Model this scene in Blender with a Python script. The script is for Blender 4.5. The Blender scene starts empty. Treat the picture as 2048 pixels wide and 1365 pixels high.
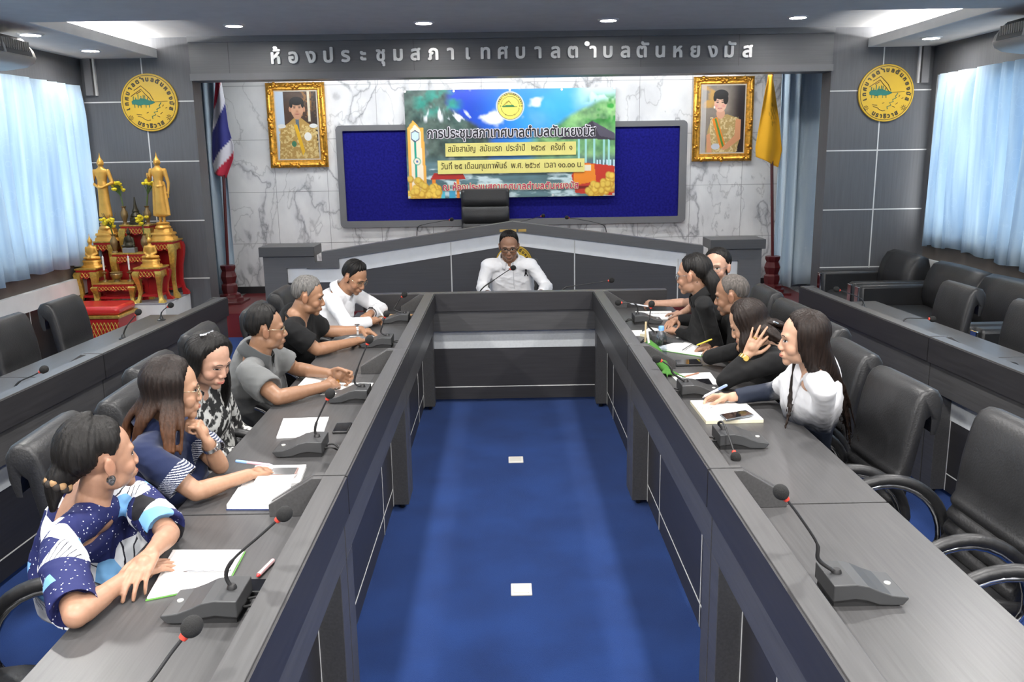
import bpy, bmesh, math, random
import numpy as np
from math import pi, sin, cos, radians as R, atan2, sqrt, hypot
from mathutils import Vector as V, Matrix, noise
from mathutils.bvhtree import BVHTree

S = bpy.context.scene
COL = S.collection
random.seed(7)
rng = np.random.default_rng(7)

# ------------------------------------------------------------------ camera
F, PITCH, YAW, ROLL, HC = 1740.0, 0.213, 0.007, -0.016, 1.83
PW, PH = 2048.0, 1365.0
_fwd = V((sin(YAW)*cos(PITCH), cos(YAW)*cos(PITCH), -sin(PITCH)))
_r0 = V((cos(YAW), -sin(YAW), 0)); _u0 = _r0.cross(_fwd)
_r = cos(ROLL)*_r0 + sin(ROLL)*_u0
_u = -sin(ROLL)*_r0 + cos(ROLL)*_u0
CAMP = V((0, 0, HC))
cd = bpy.data.cameras.new('camera'); co = bpy.data.objects.new('camera', cd); COL.objects.link(co)
cd.sensor_width = 36; cd.lens = F/PW*36; cd.clip_start = .05
co.matrix_world = Matrix(((_r.x, _u.x, -_fwd.x, 0), (_r.y, _u.y, -_fwd.y, 0), (_r.z, _u.z, -_fwd.z, HC), (0, 0, 0, 1)))
S.camera = co

def ray(x, y): return (x-PW/2)/F*_r - (y-PH/2)/F*_u + _fwd
def atz(x, y, z): d = ray(x, y); return CAMP + d*((z-CAMP.z)/d.z)
def aty(x, y, Y): d = ray(x, y); return CAMP + d*((Y-CAMP.y)/d.y)
def atx(x, y, X): d = ray(x, y); return CAMP + d*((X-CAMP.x)/d.x)

# ------------------------------------------------------------------ world, view
w = bpy.data.worlds.new('sky'); S.world = w; w.use_nodes = True
bg = w.node_tree.nodes['Background']
bg.inputs[0].default_value = (.97, .985, 1.0, 1); bg.inputs[1].default_value = 6.5
S.view_settings.view_transform = 'Standard'; S.view_settings.look = 'None'
S.view_settings.exposure = 0.0; S.view_settings.gamma = 1; S.view_settings.use_curve_mapping = False
S.cycles.use_denoising = True
S.cycles.max_bounces = 7; S.cycles.diffuse_bounces = 4; S.cycles.glossy_bounces = 3
S.cycles.transmission_bounces = 5; S.cycles.transparent_max_bounces = 8
S.cycles.sample_clamp_indirect = 6

def area(name, loc, rot, size, energy, color=(1, 1, 1), size_y=None, spread=pi, portal=False, shape=None):
    l = bpy.data.lights.new(name, 'AREA'); l.energy = energy; l.color = color
    l.shape = shape or ('RECTANGLE' if size_y else 'DISK'); l.size = size
    if size_y: l.size_y = size_y
    l.spread = spread
    o = bpy.data.objects.new(name, l); COL.objects.link(o); o.location = loc; o.rotation_euler = rot
    if portal: l.cycles.is_portal = True
    return o
# daylight enters through the two rows of windows
area('window_portal', (-4.32, 5.6, 1.72), (0, -pi/2, 0), 1.6, 1, size_y=6.7, portal=True)
area('window_portal', (4.47, 5.6, 1.72), (0, pi/2, 0), 1.6, 1, size_y=6.7, portal=True)
# unseen ceiling lamps added over and behind the camera as fill, without housings
LAMP = (1.0, .975, .94)
LAMPS_NEAR = [(x, y) for x in (-2.5, -.75, .95, 2.7) for y in (-1.6, .4, 2.4, 4.4)]
LAMPS_TRAY = [(-2.39, 8.25), (-.69, 8.25), (.97, 8.25), (2.68, 8.25)]
LAMPS_SIDE = [(-3.71, 8.28), (-3.68, 7.2), (3.92, 8.29), (3.92, 7.2)]
E_NEAR, E_LENS = 44, 230       # watts of each near lamp; glow of the lenses in view
for x, y in LAMPS_NEAR: area('unseen_fill_lamp', (x, y, 2.775), (0, 0, 0), .16, E_NEAR*(1.6 if y < 1 else 1.0), LAMP, spread=R(174))
# fluorescent tubes: in the coves and behind the header over the stage
area('cove_tube', (-3.72, 7.8, 2.84), (pi, 0, 0), .10, 150, (1, 1, 1), size_y=2.3)
area('cove_tube', (3.95, 7.8, 2.84), (pi, 0, 0), .10, 150, (1, 1, 1), size_y=2.3)
area('stage_tube', (.08, 9.55, 2.70), (R(24), 0, 0), 5.6, 52, (.97, .99, 1), size_y=.10)

# ------------------------------------------------------------------ materials
MATS = {}
def lin(c):
    if isinstance(c, str):
        c = [int(c[i:i+2], 16)/255 for i in (0, 2, 4)]
        c = [x/12.92 if x <= .04045 else ((x+.055)/1.055)**2.4 for x in c]
    return tuple(c)[:3] + (1,)
class N:
    """small node helper"""
    def __init__(s, name):
        s.m = bpy.data.materials.new(name); s.m.use_nodes = True
        s.t = s.m.node_tree; s.b = s.t.nodes['Principled BSDF']; s.out = s.t.nodes['Material Output']
    def n(s, kind, **kw):
        x = s.t.nodes.new(kind)
        for k, v in kw.items():
            if k.startswith('i_'):
                x.inputs[int(k[2:]) if k[2:].isdigit() else k[2:].replace('_', ' ')].default_value = v
            else: setattr(x, k, v)
        return x
    def l(s, a, b): s.t.links.new(a, b)
    def coord(s, scale=(1, 1, 1), rot=(0, 0, 0)):
        tc = s.n('ShaderNodeTexCoord'); mp = s.n('ShaderNodeMapping')
        mp.inputs['Scale'].default_value = scale; mp.inputs['Rotation'].default_value = rot
        s.l(tc.outputs['Object'], mp.inputs[0]); return mp.outputs[0]
    def ramp(s, fac, stops):
        r = s.n('ShaderNodeValToRGB'); e = r.color_ramp.elements
        while len(e) < len(stops): e.new(.5)
        for el, (p, c) in zip(e, stops): el.position = p; el.color = lin(c)
        s.l(fac, r.inputs[0]); return r.outputs[0]
    def bump(s, h, strength=.2, dist=.01):
        b = s.n('ShaderNodeBump'); b.inputs['Strength'].default_value = strength; b.inputs['Distance'].default_value = dist
        s.l(h, b.inputs['Height']); s.l(b.outputs[0], s.b.inputs['Normal'])
def mat(name, color, rough=.5, metal=0, spec=.5, var=0, vscale=(8, 8, 8), bump=0, bscale=60, emit=0, sheen=0, coat=0, alpha=None):
    if name in MATS: return MATS[name]
    s = N(name); c = lin(color)
    s.b.inputs['Base Color'].default_value = c; s.b.inputs['Roughness'].default_value = rough
    s.b.inputs['Metallic'].default_value = metal; s.b.inputs['Specular IOR Level'].default_value = spec
    if sheen: s.b.inputs['Sheen Weight'].default_value = sheen
    if coat: s.b.inputs['Coat Weight'].default_value = coat; s.b.inputs['Coat Roughness'].default_value = .1
    if emit: s.b.inputs['Emission Color'].default_value = c; s.b.inputs['Emission Strength'].default_value = emit
    nz = s.n('ShaderNodeTexNoise'); nz.inputs['Scale'].default_value = 1; nz.inputs['Detail'].default_value = 4
    s.l(s.coord(vscale), nz.inputs[0])
    v = max(var, .04)
    r = s.ramp(nz.outputs[0], [(.3, tuple(x*(1-v) for x in c[:3])), (.7, tuple(min(1, x*(1+v)) for x in c[:3]))])
    s.l(r, s.b.inputs['Base Color'])
    if bump:
        n2 = s.n('ShaderNodeTexNoise'); n2.inputs['Scale'].default_value = bscale; n2.inputs['Detail'].default_value = 3
        s.l(s.coord(), n2.inputs[0]); s.bump(n2.outputs[0], bump, .004)
    MATS[name] = s.m; return s.m
def laminate(name, c, rough=.38, scale=(90, 3, 90), var=.16, spec=.5):
    return mat(name, c, rough, var=var, vscale=scale, spec=spec)
def colattr(name, rough=.5, metal=0, spec=.5, sheen=0, bump=0, bscale=200, coat=0):
    if name in MATS: return MATS[name]
    s = N(name); a = s.n('ShaderNodeVertexColor'); a.layer_name = 'Col'
    s.l(a.outputs[0], s.b.inputs['Base Color'])
    s.b.inputs['Roughness'].default_value = rough; s.b.inputs['Metallic'].default_value = metal
    s.b.inputs['Specular IOR Level'].default_value = spec
    if sheen: s.b.inputs['Sheen Weight'].default_value = sheen
    if coat: s.b.inputs['Coat Weight'].default_value = coat
    if bump:
        n2 = s.n('ShaderNodeTexNoise'); n2.inputs['Scale'].default_value = bscale
        s.l(s.coord(), n2.inputs[0]); s.bump(n2.outputs[0], bump, .003)
    MATS[name] = s.m; return s.m

def m_marble():
    s = N('marble_tile'); co_ = s.coord((1, 1, .62), (0, R(-38), 0))
    big = s.n('ShaderNodeTexNoise', i_Scale=1.5, i_Detail=6.0); s.l(co_, big.inputs[0])
    mx = s.n('ShaderNodeVectorMath', operation='SCALE'); mx.inputs['Scale'].default_value = 1.1
    s.l(big.outputs['Color'], mx.inputs[0])
    ad = s.n('ShaderNodeVectorMath', operation='ADD'); s.l(co_, ad.inputs[0]); s.l(mx.outputs[0], ad.inputs[1])
    out = None
    for sc, stops in ((1.05, [(0, (.40, .40, .41)), (.004, (.56, .56, .57)), (.016, (.79, .79, .79)), (.05, (.84, .84, .83))]), (2.3, [(0, (.62, .62, .63)), (.004, (.76, .76, .76)), (.014, (.97, .97, .97)), (.03, (1, 1, 1))])):
        wv = s.n('ShaderNodeTexNoise', i_Scale=sc, i_Detail=3.0, i_Roughness=.5); s.l(ad.outputs[0], wv.inputs[0])
        sub = s.n('ShaderNodeMath', operation='SUBTRACT', i_1=.5); s.l(wv.outputs[0], sub.inputs[0])
        ab = s.n('ShaderNodeMath', operation='ABSOLUTE'); s.l(sub.outputs[0], ab.inputs[0]); v = s.ramp(ab.outputs[0], stops)
        if out is None: out = v
        else:
            mu = s.n('ShaderNodeMix', data_type='RGBA', blend_type='MULTIPLY'); mu.inputs[0].default_value = .8; s.l(out, mu.inputs[6]); s.l(v, mu.inputs[7]); out = mu.outputs[2]
    cl = s.n('ShaderNodeTexNoise', i_Scale=2.4, i_Detail=5.0); s.l(co_, cl.inputs[0])
    cloud = s.ramp(cl.outputs[0], [(.32, (.78, .78, .79)), (.62, (1, 1, 1))])
    mu = s.n('ShaderNodeMix', data_type='RGBA', blend_type='MULTIPLY'); mu.inputs[0].default_value = 1
    s.l(out, mu.inputs[6]); s.l(cloud, mu.inputs[7])
    s.l(mu.outputs[2], s.b.inputs['Base Color']); s.b.inputs['Roughness'].default_value = .22
    return s.m
def m_carpet():
    s = N('blue_carpet'); c = s.coord()
    n1 = s.n('ShaderNodeTexNoise', i_Scale=420.0, i_Detail=2.0); s.l(c, n1.inputs[0])
    n2 = s.n('ShaderNodeTexNoise', i_Scale=3.0, i_Detail=6.0); s.l(c, n2.inputs[0])
    a = s.n('ShaderNodeMath', operation='MULTIPLY'); s.l(n1.outputs[0], a.inputs[0]); s.l(n2.outputs[0], a.inputs[1])
    s.l(s.ramp(a.outputs[0], [(.12, (.0035, .013, .062)), (.42, (.010, .036, .150))]), s.b.inputs['Base Color'])
    s.b.inputs['Roughness'].default_value = 1; s.b.inputs['Specular IOR Level'].default_value = .1
    s.b.inputs['Sheen Weight'].default_value = .25; s.b.inputs['Sheen Tint'].default_value = (.3, .45, 1, 1)
    s.bump(n1.outputs[0], .6, .004); return s.m
def m_curtain(name='curtain_cloth', tl=.42):
    s = N(name); c = s.coord((9, 9, 9))
    n1 = s.n('ShaderNodeTexNoise', i_Scale=2.0, i_Detail=4.0); s.l(s.coord((1, 7, .5)), n1.inputs[0])
    vo = s.n('ShaderNodeTexVoronoi', i_Scale=.9, feature='F1'); s.l(c, vo.inputs[0])
    ring = s.ramp(vo.outputs['Distance'], [(.28, (0, 0, 0)), (.31, (1, 1, 1)), (.34, (0, 0, 0))])
    base = s.ramp(n1.outputs[0], [(.3, (.46, .60, .74)), (.7, (.68, .80, .88))])
    mx = s.n('ShaderNodeMix', data_type='RGBA'); s.l(base, mx.inputs[6]); mx.inputs[7].default_value = (.75, .86, .95, 1)
    f = s.n('ShaderNodeMath', operation='MULTIPLY', i_1=.28); s.l(ring, f.inputs[0]); s.l(f.outputs[0], mx.inputs[0])
    d = s.n('ShaderNodeBsdfDiffuse'); t = s.n('ShaderNodeBsdfTranslucent'); mm = s.n('ShaderNodeMixShader'); mm.inputs[0].default_value = tl
    s.l(mx.outputs[2], d.inputs[0]); s.l(mx.outputs[2], t.inputs[0]); s.l(d.outputs[0], mm.inputs[1]); s.l(t.outputs[0], mm.inputs[2])
    s.l(mm.outputs[0], s.out.inputs[0]); return s.m
def m_glass(name='window_glass', tint=(1, 1, 1), gl=.06, rough=.02):
    s = N(name); t = s.n('ShaderNodeBsdfTransparent'); t.inputs[0].default_value = (*tint, 1)
    g = s.n('ShaderNodeBsdfGlossy'); g.inputs['Roughness'].default_value = rough
    mm = s.n('ShaderNodeMixShader'); mm.inputs[0].default_value = gl
    s.l(t.outputs[0], mm.inputs[1]); s.l(g.outputs[0], mm.inputs[2]); s.l(mm.outputs[0], s.out.inputs[0]); return s.m

# ------------------------------------------------------------------ mesh builder
class MB:
    def __init__(s): s.v = []; s.f = []; s.mi = []
    def _a(s, vs, fs, m=0):
        o = len(s.v); s.v += [tuple(p) for p in vs]; s.f += [tuple(i+o for i in f) for f in fs]; s.mi += [m]*len(fs)
    def box(s, x0, x1, y0, y1, z0, z1, m=0):
        x0, x1 = min(x0, x1), max(x0, x1); y0, y1 = min(y0, y1), max(y0, y1); z0, z1 = min(z0, z1), max(z0, z1)
        s._a([(x0, y0, z0), (x1, y0, z0), (x1, y1, z0), (x0, y1, z0), (x0, y0, z1), (x1, y0, z1), (x1, y1, z1), (x0, y1, z1)],
             [(3, 2, 1, 0), (4, 5, 6, 7), (0, 1, 5, 4), (1, 2, 6, 5), (2, 3, 7, 6), (3, 0, 4, 7)], m)
    def prism(s, poly, a, b, axis='y', m=0):
        """poly of 2D points extruded between a and b along axis (x: poly is y,z; y: poly is x,z; z: poly is x,y)"""
        n = len(poly); mk = {'x': lambda p, t: (t, p[0], p[1]), 'y': lambda p, t: (p[0], t, p[1]), 'z': lambda p, t: (p[0], p[1], t)}[axis]
        vs = [mk(p, a) for p in poly] + [mk(p, b) for p in poly]
        s._a(vs, [tuple(range(n))[::-1], tuple(range(n, 2*n))] + [(i, (i+1) % n, (i+1) % n+n, i+n) for i in range(n)], m)
    def loft(s, rings, m=0, cap=True, closed=True):
        n = len(rings[0]); vs = [p for r in rings for p in r]; fs = []
        for k in range(len(rings)-1):
            for i in range(n if closed else n-1):
                j = (i+1) % n; fs.append((k*n+i, k*n+j, (k+1)*n+j, (k+1)*n+i))
        if cap and closed: fs += [tuple(range(n))[::-1], tuple((len(rings)-1)*n+i for i in range(n))]
        s._a(vs, fs, m)
    def tube(s, pts, r, seg=8, m=0, flat=None):
        pts = [V(p) for p in pts]; rs = r if isinstance(r, (list, tuple)) else [r]*len(pts)
        d = (pts[1]-pts[0]).normalized(); up = V((0, 0, 1)) if abs(d.z) < .9 else V((0, 1, 0))
        a = d.cross(up).normalized(); rings = []
        for i, p in enumerate(pts):
            t = (pts[min(i+1, len(pts)-1)]-pts[max(i-1, 0)])
            if t.length < 1e-9: t = d
            t = t.normalized(); a = (a - t*a.dot(t))
            a = a.normalized() if a.length > 1e-6 else t.orthogonal().normalized()
            b = t.cross(a); rings.append([p + (a*cos(2*pi*k/seg) + b*sin(2*pi*k/seg)*(flat or 1))*rs[i] for k in range(seg)])
        s.loft(rings, m)
    def lathe(s, prof, c=(0, 0, 0), seg=20, m=0, axis=None):
        """prof: (radius, height) pairs about the z axis at c, or about the given axis vector"""
        c = V(c); ax = V(axis).normalized() if axis else V((0, 0, 1)); a = ax.orthogonal().normalized() if axis else V((1, 0, 0)); b = ax.cross(a)
        s.loft([[c + ax*h + (a*cos(2*pi*k/seg)+b*sin(2*pi*k/seg))*max(r, 1e-4) for k in range(seg)] for r, h in prof], m)
    def ell(s, c, r, m=0, seg=16, rg=10, rot=None):
        c = V(c); r = (r, r, r) if isinstance(r, (int, float)) else r; rings = []
        for j in range(rg+1):
            ph = -pi/2 + pi*j/rg; k = max(cos(ph), .002)
            ring = [V((r[0]*k*cos(2*pi*i/seg), r[1]*k*sin(2*pi*i/seg), r[2]*sin(ph))) for i in range(seg)]
            rings.append([c + (rot @ p if rot else p) for p in ring])
        s.loft(rings, m)
    def cone(s, a, b, ra, rb, seg=12, m=0):
        """capsule with different end radii"""
        a, b = V(a), V(b); d = b-a; L = d.length
        if L < 1e-6: return s.ell(a, ra, m)
        d /= L; u = d.orthogonal().normalized(); w_ = d.cross(u); prof = []
        for k in range(5): t = -pi/2 + pi/2*k/4; prof.append((ra*cos(t), ra*sin(t)))
        for k in range(1, 6): t = pi/2*(k-1)/4 if False else pi/2*k/5; prof.append((rb*cos(pi/2*(k-1)/4), L+rb*sin(pi/2*(k-1)/4)))
        s.loft([[a + d*h + (u*cos(2*pi*i/seg)+w_*sin(2*pi*i/seg))*max(r, 2e-4) for i in range(seg)] for r, h in prof], m)
    def grid(s, P, m=0):
        nr, nc = len(P), len(P[0])
        s._a([p for r in P for p in r], [(i*nc+j, i*nc+j+1, (i+1)*nc+j+1, (i+1)*nc+j) for i in range(nr-1) for j in range(nc-1)], m)
    def build(s, name, mats, parent=None, smooth=False, bevel=0, world=True, angle=40, subsurf=0, local_m=None):
        mats = mats if isinstance(mats, (list, tuple)) else [mats]
        me = bpy.data.meshes.new(name); vs = s.v
        if parent is not None and world:
            inv = WM[parent.name].inverted(); vs = [tuple(inv @ V(p)) for p in vs]
        me.from_pydata(vs, [], s.f); me.update()
        for m_ in mats: me.materials.append(m_)
        if len(mats) > 1: me.polygons.foreach_set('material_index', s.mi)
        bm = bmesh.new(); bm.from_mesh(me); bmesh.ops.recalc_face_normals(bm, faces=bm.faces[:]); bm.to_mesh(me); bm.free()
        if smooth:
            me.polygons.foreach_set('use_smooth', [True]*len(me.polygons))
            if angle < 180: me.set_sharp_from_angle(angle=R(angle))
        o = bpy.data.objects.new(name, me); COL.objects.link(o)
        if parent is not None: o.parent = parent
        WM[o.name] = (WM[parent.name].copy() if parent is not None else Matrix())
        if bevel:
            b = o.modifiers.new('bevel', 'BEVEL'); b.width = bevel; b.segments = 2; b.limit_method = 'ANGLE'; b.angle_limit = R(40)
            b.harden_normals = False
        if subsurf:
            sb = o.modifiers.new('sub', 'SUBSURF'); sb.levels = subsurf; sb.render_levels = subsurf
        return o
WM = {}
def tag(o, label=None, cat=None, group=None, kind=None):
    if label: o['label'] = label
    if cat: o['category'] = cat
    if group: o['group'] = group
    if kind: o['kind'] = kind
    return o
def thing(name, label, cat, loc=(0, 0, 0), rz=0, group=None):
    o = bpy.data.objects.new(name, None); COL.objects.link(o); o.empty_display_size = .1
    o.location = loc; o.rotation_euler = (0, 0, rz)
    WM[o.name] = Matrix.Translation(V(loc)) @ Matrix.Rotation(rz, 4, 'Z')
    return tag(o, label, cat, group)
def struct(name, mb, mats, **kw): return tag(mb.build(name, mats, **kw), kind='structure')
def solo(name, mb, mats, label, cat, group=None, loc=None, **kw):
    """one-mesh thing with its origin at loc"""
    if loc is not None:
        mb.v = [(p[0]-loc[0], p[1]-loc[1], p[2]-loc[2]) for p in mb.v]
    o = mb.build(name, mats, **kw)
    if loc is not None: o.location = loc; WM[o.name] = Matrix.Translation(V(loc))
    return tag(o, label, cat, group)
def copy_tree(o, loc=None, rz=None, label=None, parent=None):
    c = o.copy(); COL.objects.link(c); c.parent = parent
    if parent is None:
        if loc is not None: c.location = loc
        if rz is not None: c.rotation_euler = (0, 0, rz)
        if label: c['label'] = label
        WM[c.name] = Matrix.Translation(c.location) @ Matrix.Rotation(c.rotation_euler.z, 4, 'Z')
    for ch in [k for k in KIDS.get(o.name, o.children)]: copy_tree(ch, parent=c)
    return c
KIDS = {}

# ------------------------------------------------------------------ lettering (own scan fill of the built-in font outlines)
GLY = {}
def glyph_runs(txt, rows=56, bold=0.0):
    """filled horizontal runs of a text of size 1: list of (x0, x1, z0, z1)"""
    key = (txt, rows, bold)
    if key in GLY: return GLY[key]
    cu = bpy.data.curves.new('tmp_text', 'FONT'); cu.body = txt; cu.fill_mode = 'NONE'; cu.resolution_u = 4
    o = bpy.data.objects.new('tmp_text', cu); COL.objects.link(o)
    dg = bpy.context.evaluated_depsgraph_get(); dg.update()
    me = bpy.data.meshes.new_from_object(o.evaluated_get(dg))
    vs = [v.co.copy() for v in me.vertices]; es = [tuple(e.vertices) for e in me.edges]
    bpy.data.objects.remove(o); bpy.data.curves.remove(cu); bpy.data.meshes.remove(me)
    segs = []
    for a, b in es:
        # splines are written in order, so every edge but the closing one runs a -> a+1
        p, q = (vs[a], vs[b])
        if abs(a-b) != 1: p, q = vs[max(a, b)], vs[min(a, b)]
        elif a > b: p, q = vs[b], vs[a]
        segs.append((p.x, p.y, q.x, q.y))
    seg = np.array(segs); y0, y1 = seg[:, [1, 3]].min(), seg[:, [1, 3]].max()
    h = 1.0/rows; runs = []
    nrow = int((y1-y0+2*bold)/h)+2
    raw = {}
    for k in range(nrow):
        y = y0-bold + (k+.5)*h
        m = ((seg[:, 1] <= y) & (seg[:, 3] > y)) | ((seg[:, 3] <= y) & (seg[:, 1] > y)); sg = seg[m]
        if not len(sg): raw[k] = []; continue
        xs = sg[:, 0] + (y-sg[:, 1])/(sg[:, 3]-sg[:, 1])*(sg[:, 2]-sg[:, 0]); dr = np.where(sg[:, 3] > sg[:, 1], 1, -1)
        o_ = np.argsort(xs); wn = 0; out = []; st = None
        for x, d in zip(xs[o_], dr[o_]):
            if wn == 0: st = x
            wn += d
            if wn == 0 and x-st > 1e-4: out.append((st, x))
        raw[k] = out
    nb = int(round(bold/h))
    for k in range(nrow):
        iv = []
        for j in range(-nb, nb+1):
            e = sqrt(max(0, bold*bold - (j*h)**2)) if nb else bold
            for a, b in raw.get(k+j, []): iv.append((a-e, b+e))
        iv.sort(); mg = []
        for a, b in iv:
            if mg and a <= mg[-1][1]: mg[-1][1] = max(mg[-1][1], b)
            else: mg.append([a, b])
        y = y0-bold + k*h
        runs += [(a, b, y, y+h) for a, b in mg]
    GLY[key] = runs; return runs
MARKS = set('ัิีึืฺุู็่้๊๋์ํ')
def clusters(t):
    out = []
    for ch in t:
        if out and ch in MARKS: out[-1] += ch
        else: out.append(ch)
    return out
def put_text(mb, txt, origin, ex, ez, en, size, depth, rows=56, bold=0, align='c', m=0, width=None):
    """writes txt into mb: ex along the line, ez up, en out of the wall"""
    runs = glyph_runs(txt, rows, bold)
    xa, xb = min(r[0] for r in runs), max(r[1] for r in runs)
    sx = size if width is None else width/(xb-xa)
    off = {'c': -(xa+xb)/2, 'l': -xa, 'o': 0}[align]
    origin, ex, ez, en = V(origin), V(ex), V(ez), V(en)
    for a, b, z0, z1 in runs:
        p = [origin + ex*((a+off)*sx) + ez*(z0*size), origin + ex*((b+off)*sx) + ez*(z0*size), origin + ex*((b+off)*sx) + ez*(z1*size), origin + ex*((a+off)*sx) + ez*(z1*size)]
        q = [t + en*depth for t in p]
        mb._a(p+q, [(4, 5, 6, 7), (0, 1, 5, 4), (1, 2, 6, 5), (2, 3, 7, 6), (3, 0, 4, 7)], m)

# common materials
LAM = laminate('charcoal_laminate', (.060, .059, .060), .36, (120, 4, 120))
LAMX = laminate('charcoal_laminate_cross', (.060, .059, .060), .36, (4, 120, 120))
LAMD = laminate('dark_laminate', (.026, .025, .027), .40, (4, 90, 90))
LAMDY = laminate('dark_laminate_long', (.026, .025, .027), .40, (90, 4, 90))
PANEL = laminate('slate_wall_panel', (.098, .100, .107), .5, (60, 60, 2.5), .10)
HEADER = laminate('header_laminate', (.135, .135, .137), .45, (2, 60, 90), .07)
TRIMG = mat('grey_trim', (.16, .16, .165), .45)
INLAY = mat('white_inlay', (.62, .62, .60), .4)
SILVER = mat('brushed_silver_panel', (.52, .54, .55), .36, metal=.1, var=.05, vscale=(2, 60, 60))
WHITEP = mat('white_paint', (.72, .72, .70), .6)
LEATHER = mat('black_leather', (.013, .013, .014), .43, var=.2, bump=.25, bscale=90, spec=.55)
CHROME = mat('chrome', (.75, .76, .78), .12, metal=1)
BLACKP = mat('black_plastic', (.016, .016, .017), .45)
GREYP = mat('dark_grey_plastic', (.040, .041, .043), .42)
RUBBER = mat('black_foam', (.010, .010, .010), .95, bump=.5, bscale=400)
REDRING = mat('red_ring', (.55, .05, .03), .5)
# ================================================================== THE ROOM
XL, XR_, YB, YF = -4.15, 4.30, 10.25, -3.2          # side walls, back wall, wall behind the photographer
ZC, ZS = 2.99, 2.80                                  # tray ceiling, soffit
YP = 9.0                                             # face of the two piers beside the stage
CARPET = m_carpet(); MARB = m_marble(); CURT = m_curtain(); CURT2 = m_curtain('stage_curtain_cloth', .1); GLASS = m_glass()
GROUT = mat('tile_grout', (.22, .22, .22), .8)
b = MB(); b.box(XL-.2, XR_+.2, YF-.2, YB+.2, -.1, 0); struct('floor', b, CARPET)

# back wall of marble tiles with grout lines in its material slots
b = MB(); b.box(XL, XR_, YB, YB+.15, 0, 3.1, 0)
for k in range(-6, 8):
    x = -2.63 + .6*k + 1.8
    if -3.3 < x < 3.6: b.box(x-.002, x+.002, YB-.001, YB+.01, .25, 2.99, 1)
for z in (.24, .835, 1.43, 2.02, 2.615): b.box(-3.3, 3.6, YB-.001, YB+.01, z-.002, z+.002, 1)
struct('wall_back', b, [MARB, GROUT])
b = MB(); b.box(-3.3, 3.6, YB-.02, YB-.001, .25, .33); struct('baseboard_back', b, LAMD)

# side walls with a long row of windows
def side_wall(name, x, sgn):
    b = MB(); xo = x + sgn*.18
    z0, z1, y0, y1 = 1.0, 2.52, 2.2, 8.9
    b.box(x, xo, YF, y0, 0, 3.1, 0); b.box(x, xo, y1, YB, 0, 3.1, 0)
    b.box(x, xo, y0, y1, z1, 3.1, 0); b.box(x, xo, y0, y1, .62, z0, 1)
    b.box(x, xo, y0, y1, 0, .62, 2)
    b.box(x-sgn*.05, x, YF, YP-.02, .555, .715, 3)
    for k in range(10):
        y = 8.75-.62*k; b.box(x-sgn*.004, x, y-.004, y+.004, 0, .60, 4)
    struct(name, b, [PANEL, mat('sill_brown', (.10, .085, .075), .5), LAMD, WHITEP, INLAY])
    for i in range(4):
        ya, yb = y0 + (y1-y0)/4*i, y0 + (y1-y0)/4*(i+1); xm = x + sgn*.09
        f = MB()
        for (a, c) in ((ya, ya+.05), (yb-.05, yb), ((ya+yb)/2-.03, (ya+yb)/2+.03)): f.box(xm-.025, xm+.025, a, c, z0, z1)
        f.box(xm-.025, xm+.025, ya, yb, z0, z0+.05); f.box(xm-.025, xm+.025, ya, yb, z1-.05, z1)
        global WINN; WINN += 1
        o = struct('window_%d' % WINN, f, mat('window_frame_white', (.6, .6, .6), .4))
        g = MB(); g.box(xm-.003, xm+.003, ya+.05, yb-.05, z0+.05, z1-.05); g.build('glass_pane', GLASS, o)
WINN = 0
side_wall('wall_left', XL, -1); side_wall('wall_right', XR_, 1)
b = MB(); b.box(XL-.2, XR_+.2, YF-.15, YF, 0, 3.1); struct('wall_front', b, WHITEP)

# piers left and right of the stage, panelled, with pale joints
def pier(name, x0, x1, xv):
    b = MB(); b.box(x0, x1, YP, YP+.25, 0, ZC, 0)
    for z in (.61, 1.205, 1.80, 2.385): b.box(x0, x1, YP-.002, YP+.01, z-.006, z+.006, 1)
    b.box(xv-.006, xv+.006, YP-.002, YP+.01, .60, ZC, 1)
    # return wall beside the stage recess
    xr = x1 if x1 < 0 else x0; s = 1 if x1 < 0 else -1
    b.box(xr-s*.62, xr-s*.50, YP+.25, YB, 0, ZC, 0)
    struct(name, b, [PANEL, INLAY])
pier('wall_left_pier', XL, -3.065, -3.55); pier('wall_right_pier', 3.285, XR_, 3.80)
b = MB(); b.box(-4.10, -4.03, YP-.05, YP, 2.45, 2.8, 0); b.box(-4.02, -4.0, YP-.03, YP, 2.45, 2.8, 1)
struct('trim_1', b, [TRIMG, INLAY])
b = MB(); b.box(4.17, 4.24, YP-.05, YP, 2.45, 2.8, 0); b.box(4.14, 4.16, YP-.03, YP, 2.45, 2.8, 1)
struct('trim_2', b, [TRIMG, INLAY])

# ceiling: soffit over the hall, deeper tray in front of the stage with coves at both sides
CEIL = mat('grey_ceiling', (.60, .585, .57), .75)
FASC = mat('cove_fascia_paint', (.72, .72, .70), .6)
b = MB(); b.box(XL-.2, XR_+.2, YF-.2, 6.62, ZS, 3.2, 0)              # soffit over the hall
b.box(XL-.2, -3.41, 6.62, YP+.3, ZS, ZS+.02, 0); b.box(3.66, XR_+.2, 6.62, YP+.3, ZS, ZS+.02, 0)
b.box(-3.41, -3.385, 6.62, YP, ZS, ZS+.085, 1); b.box(3.635, 3.66, 6.62, YP, ZS, ZS+.085, 1)
b.box(XL-.2, XR_+.2, 6.62, YB+.2, ZC, 3.2, 0)
b.box(XL-.2, XL+.0, 6.62, YP, ZS, ZC, 1); b.box(XR_, XR_+.2, 6.62, YP, ZS, ZC, 1)
struct('ceiling', b, [CEIL, FASC])

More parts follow.
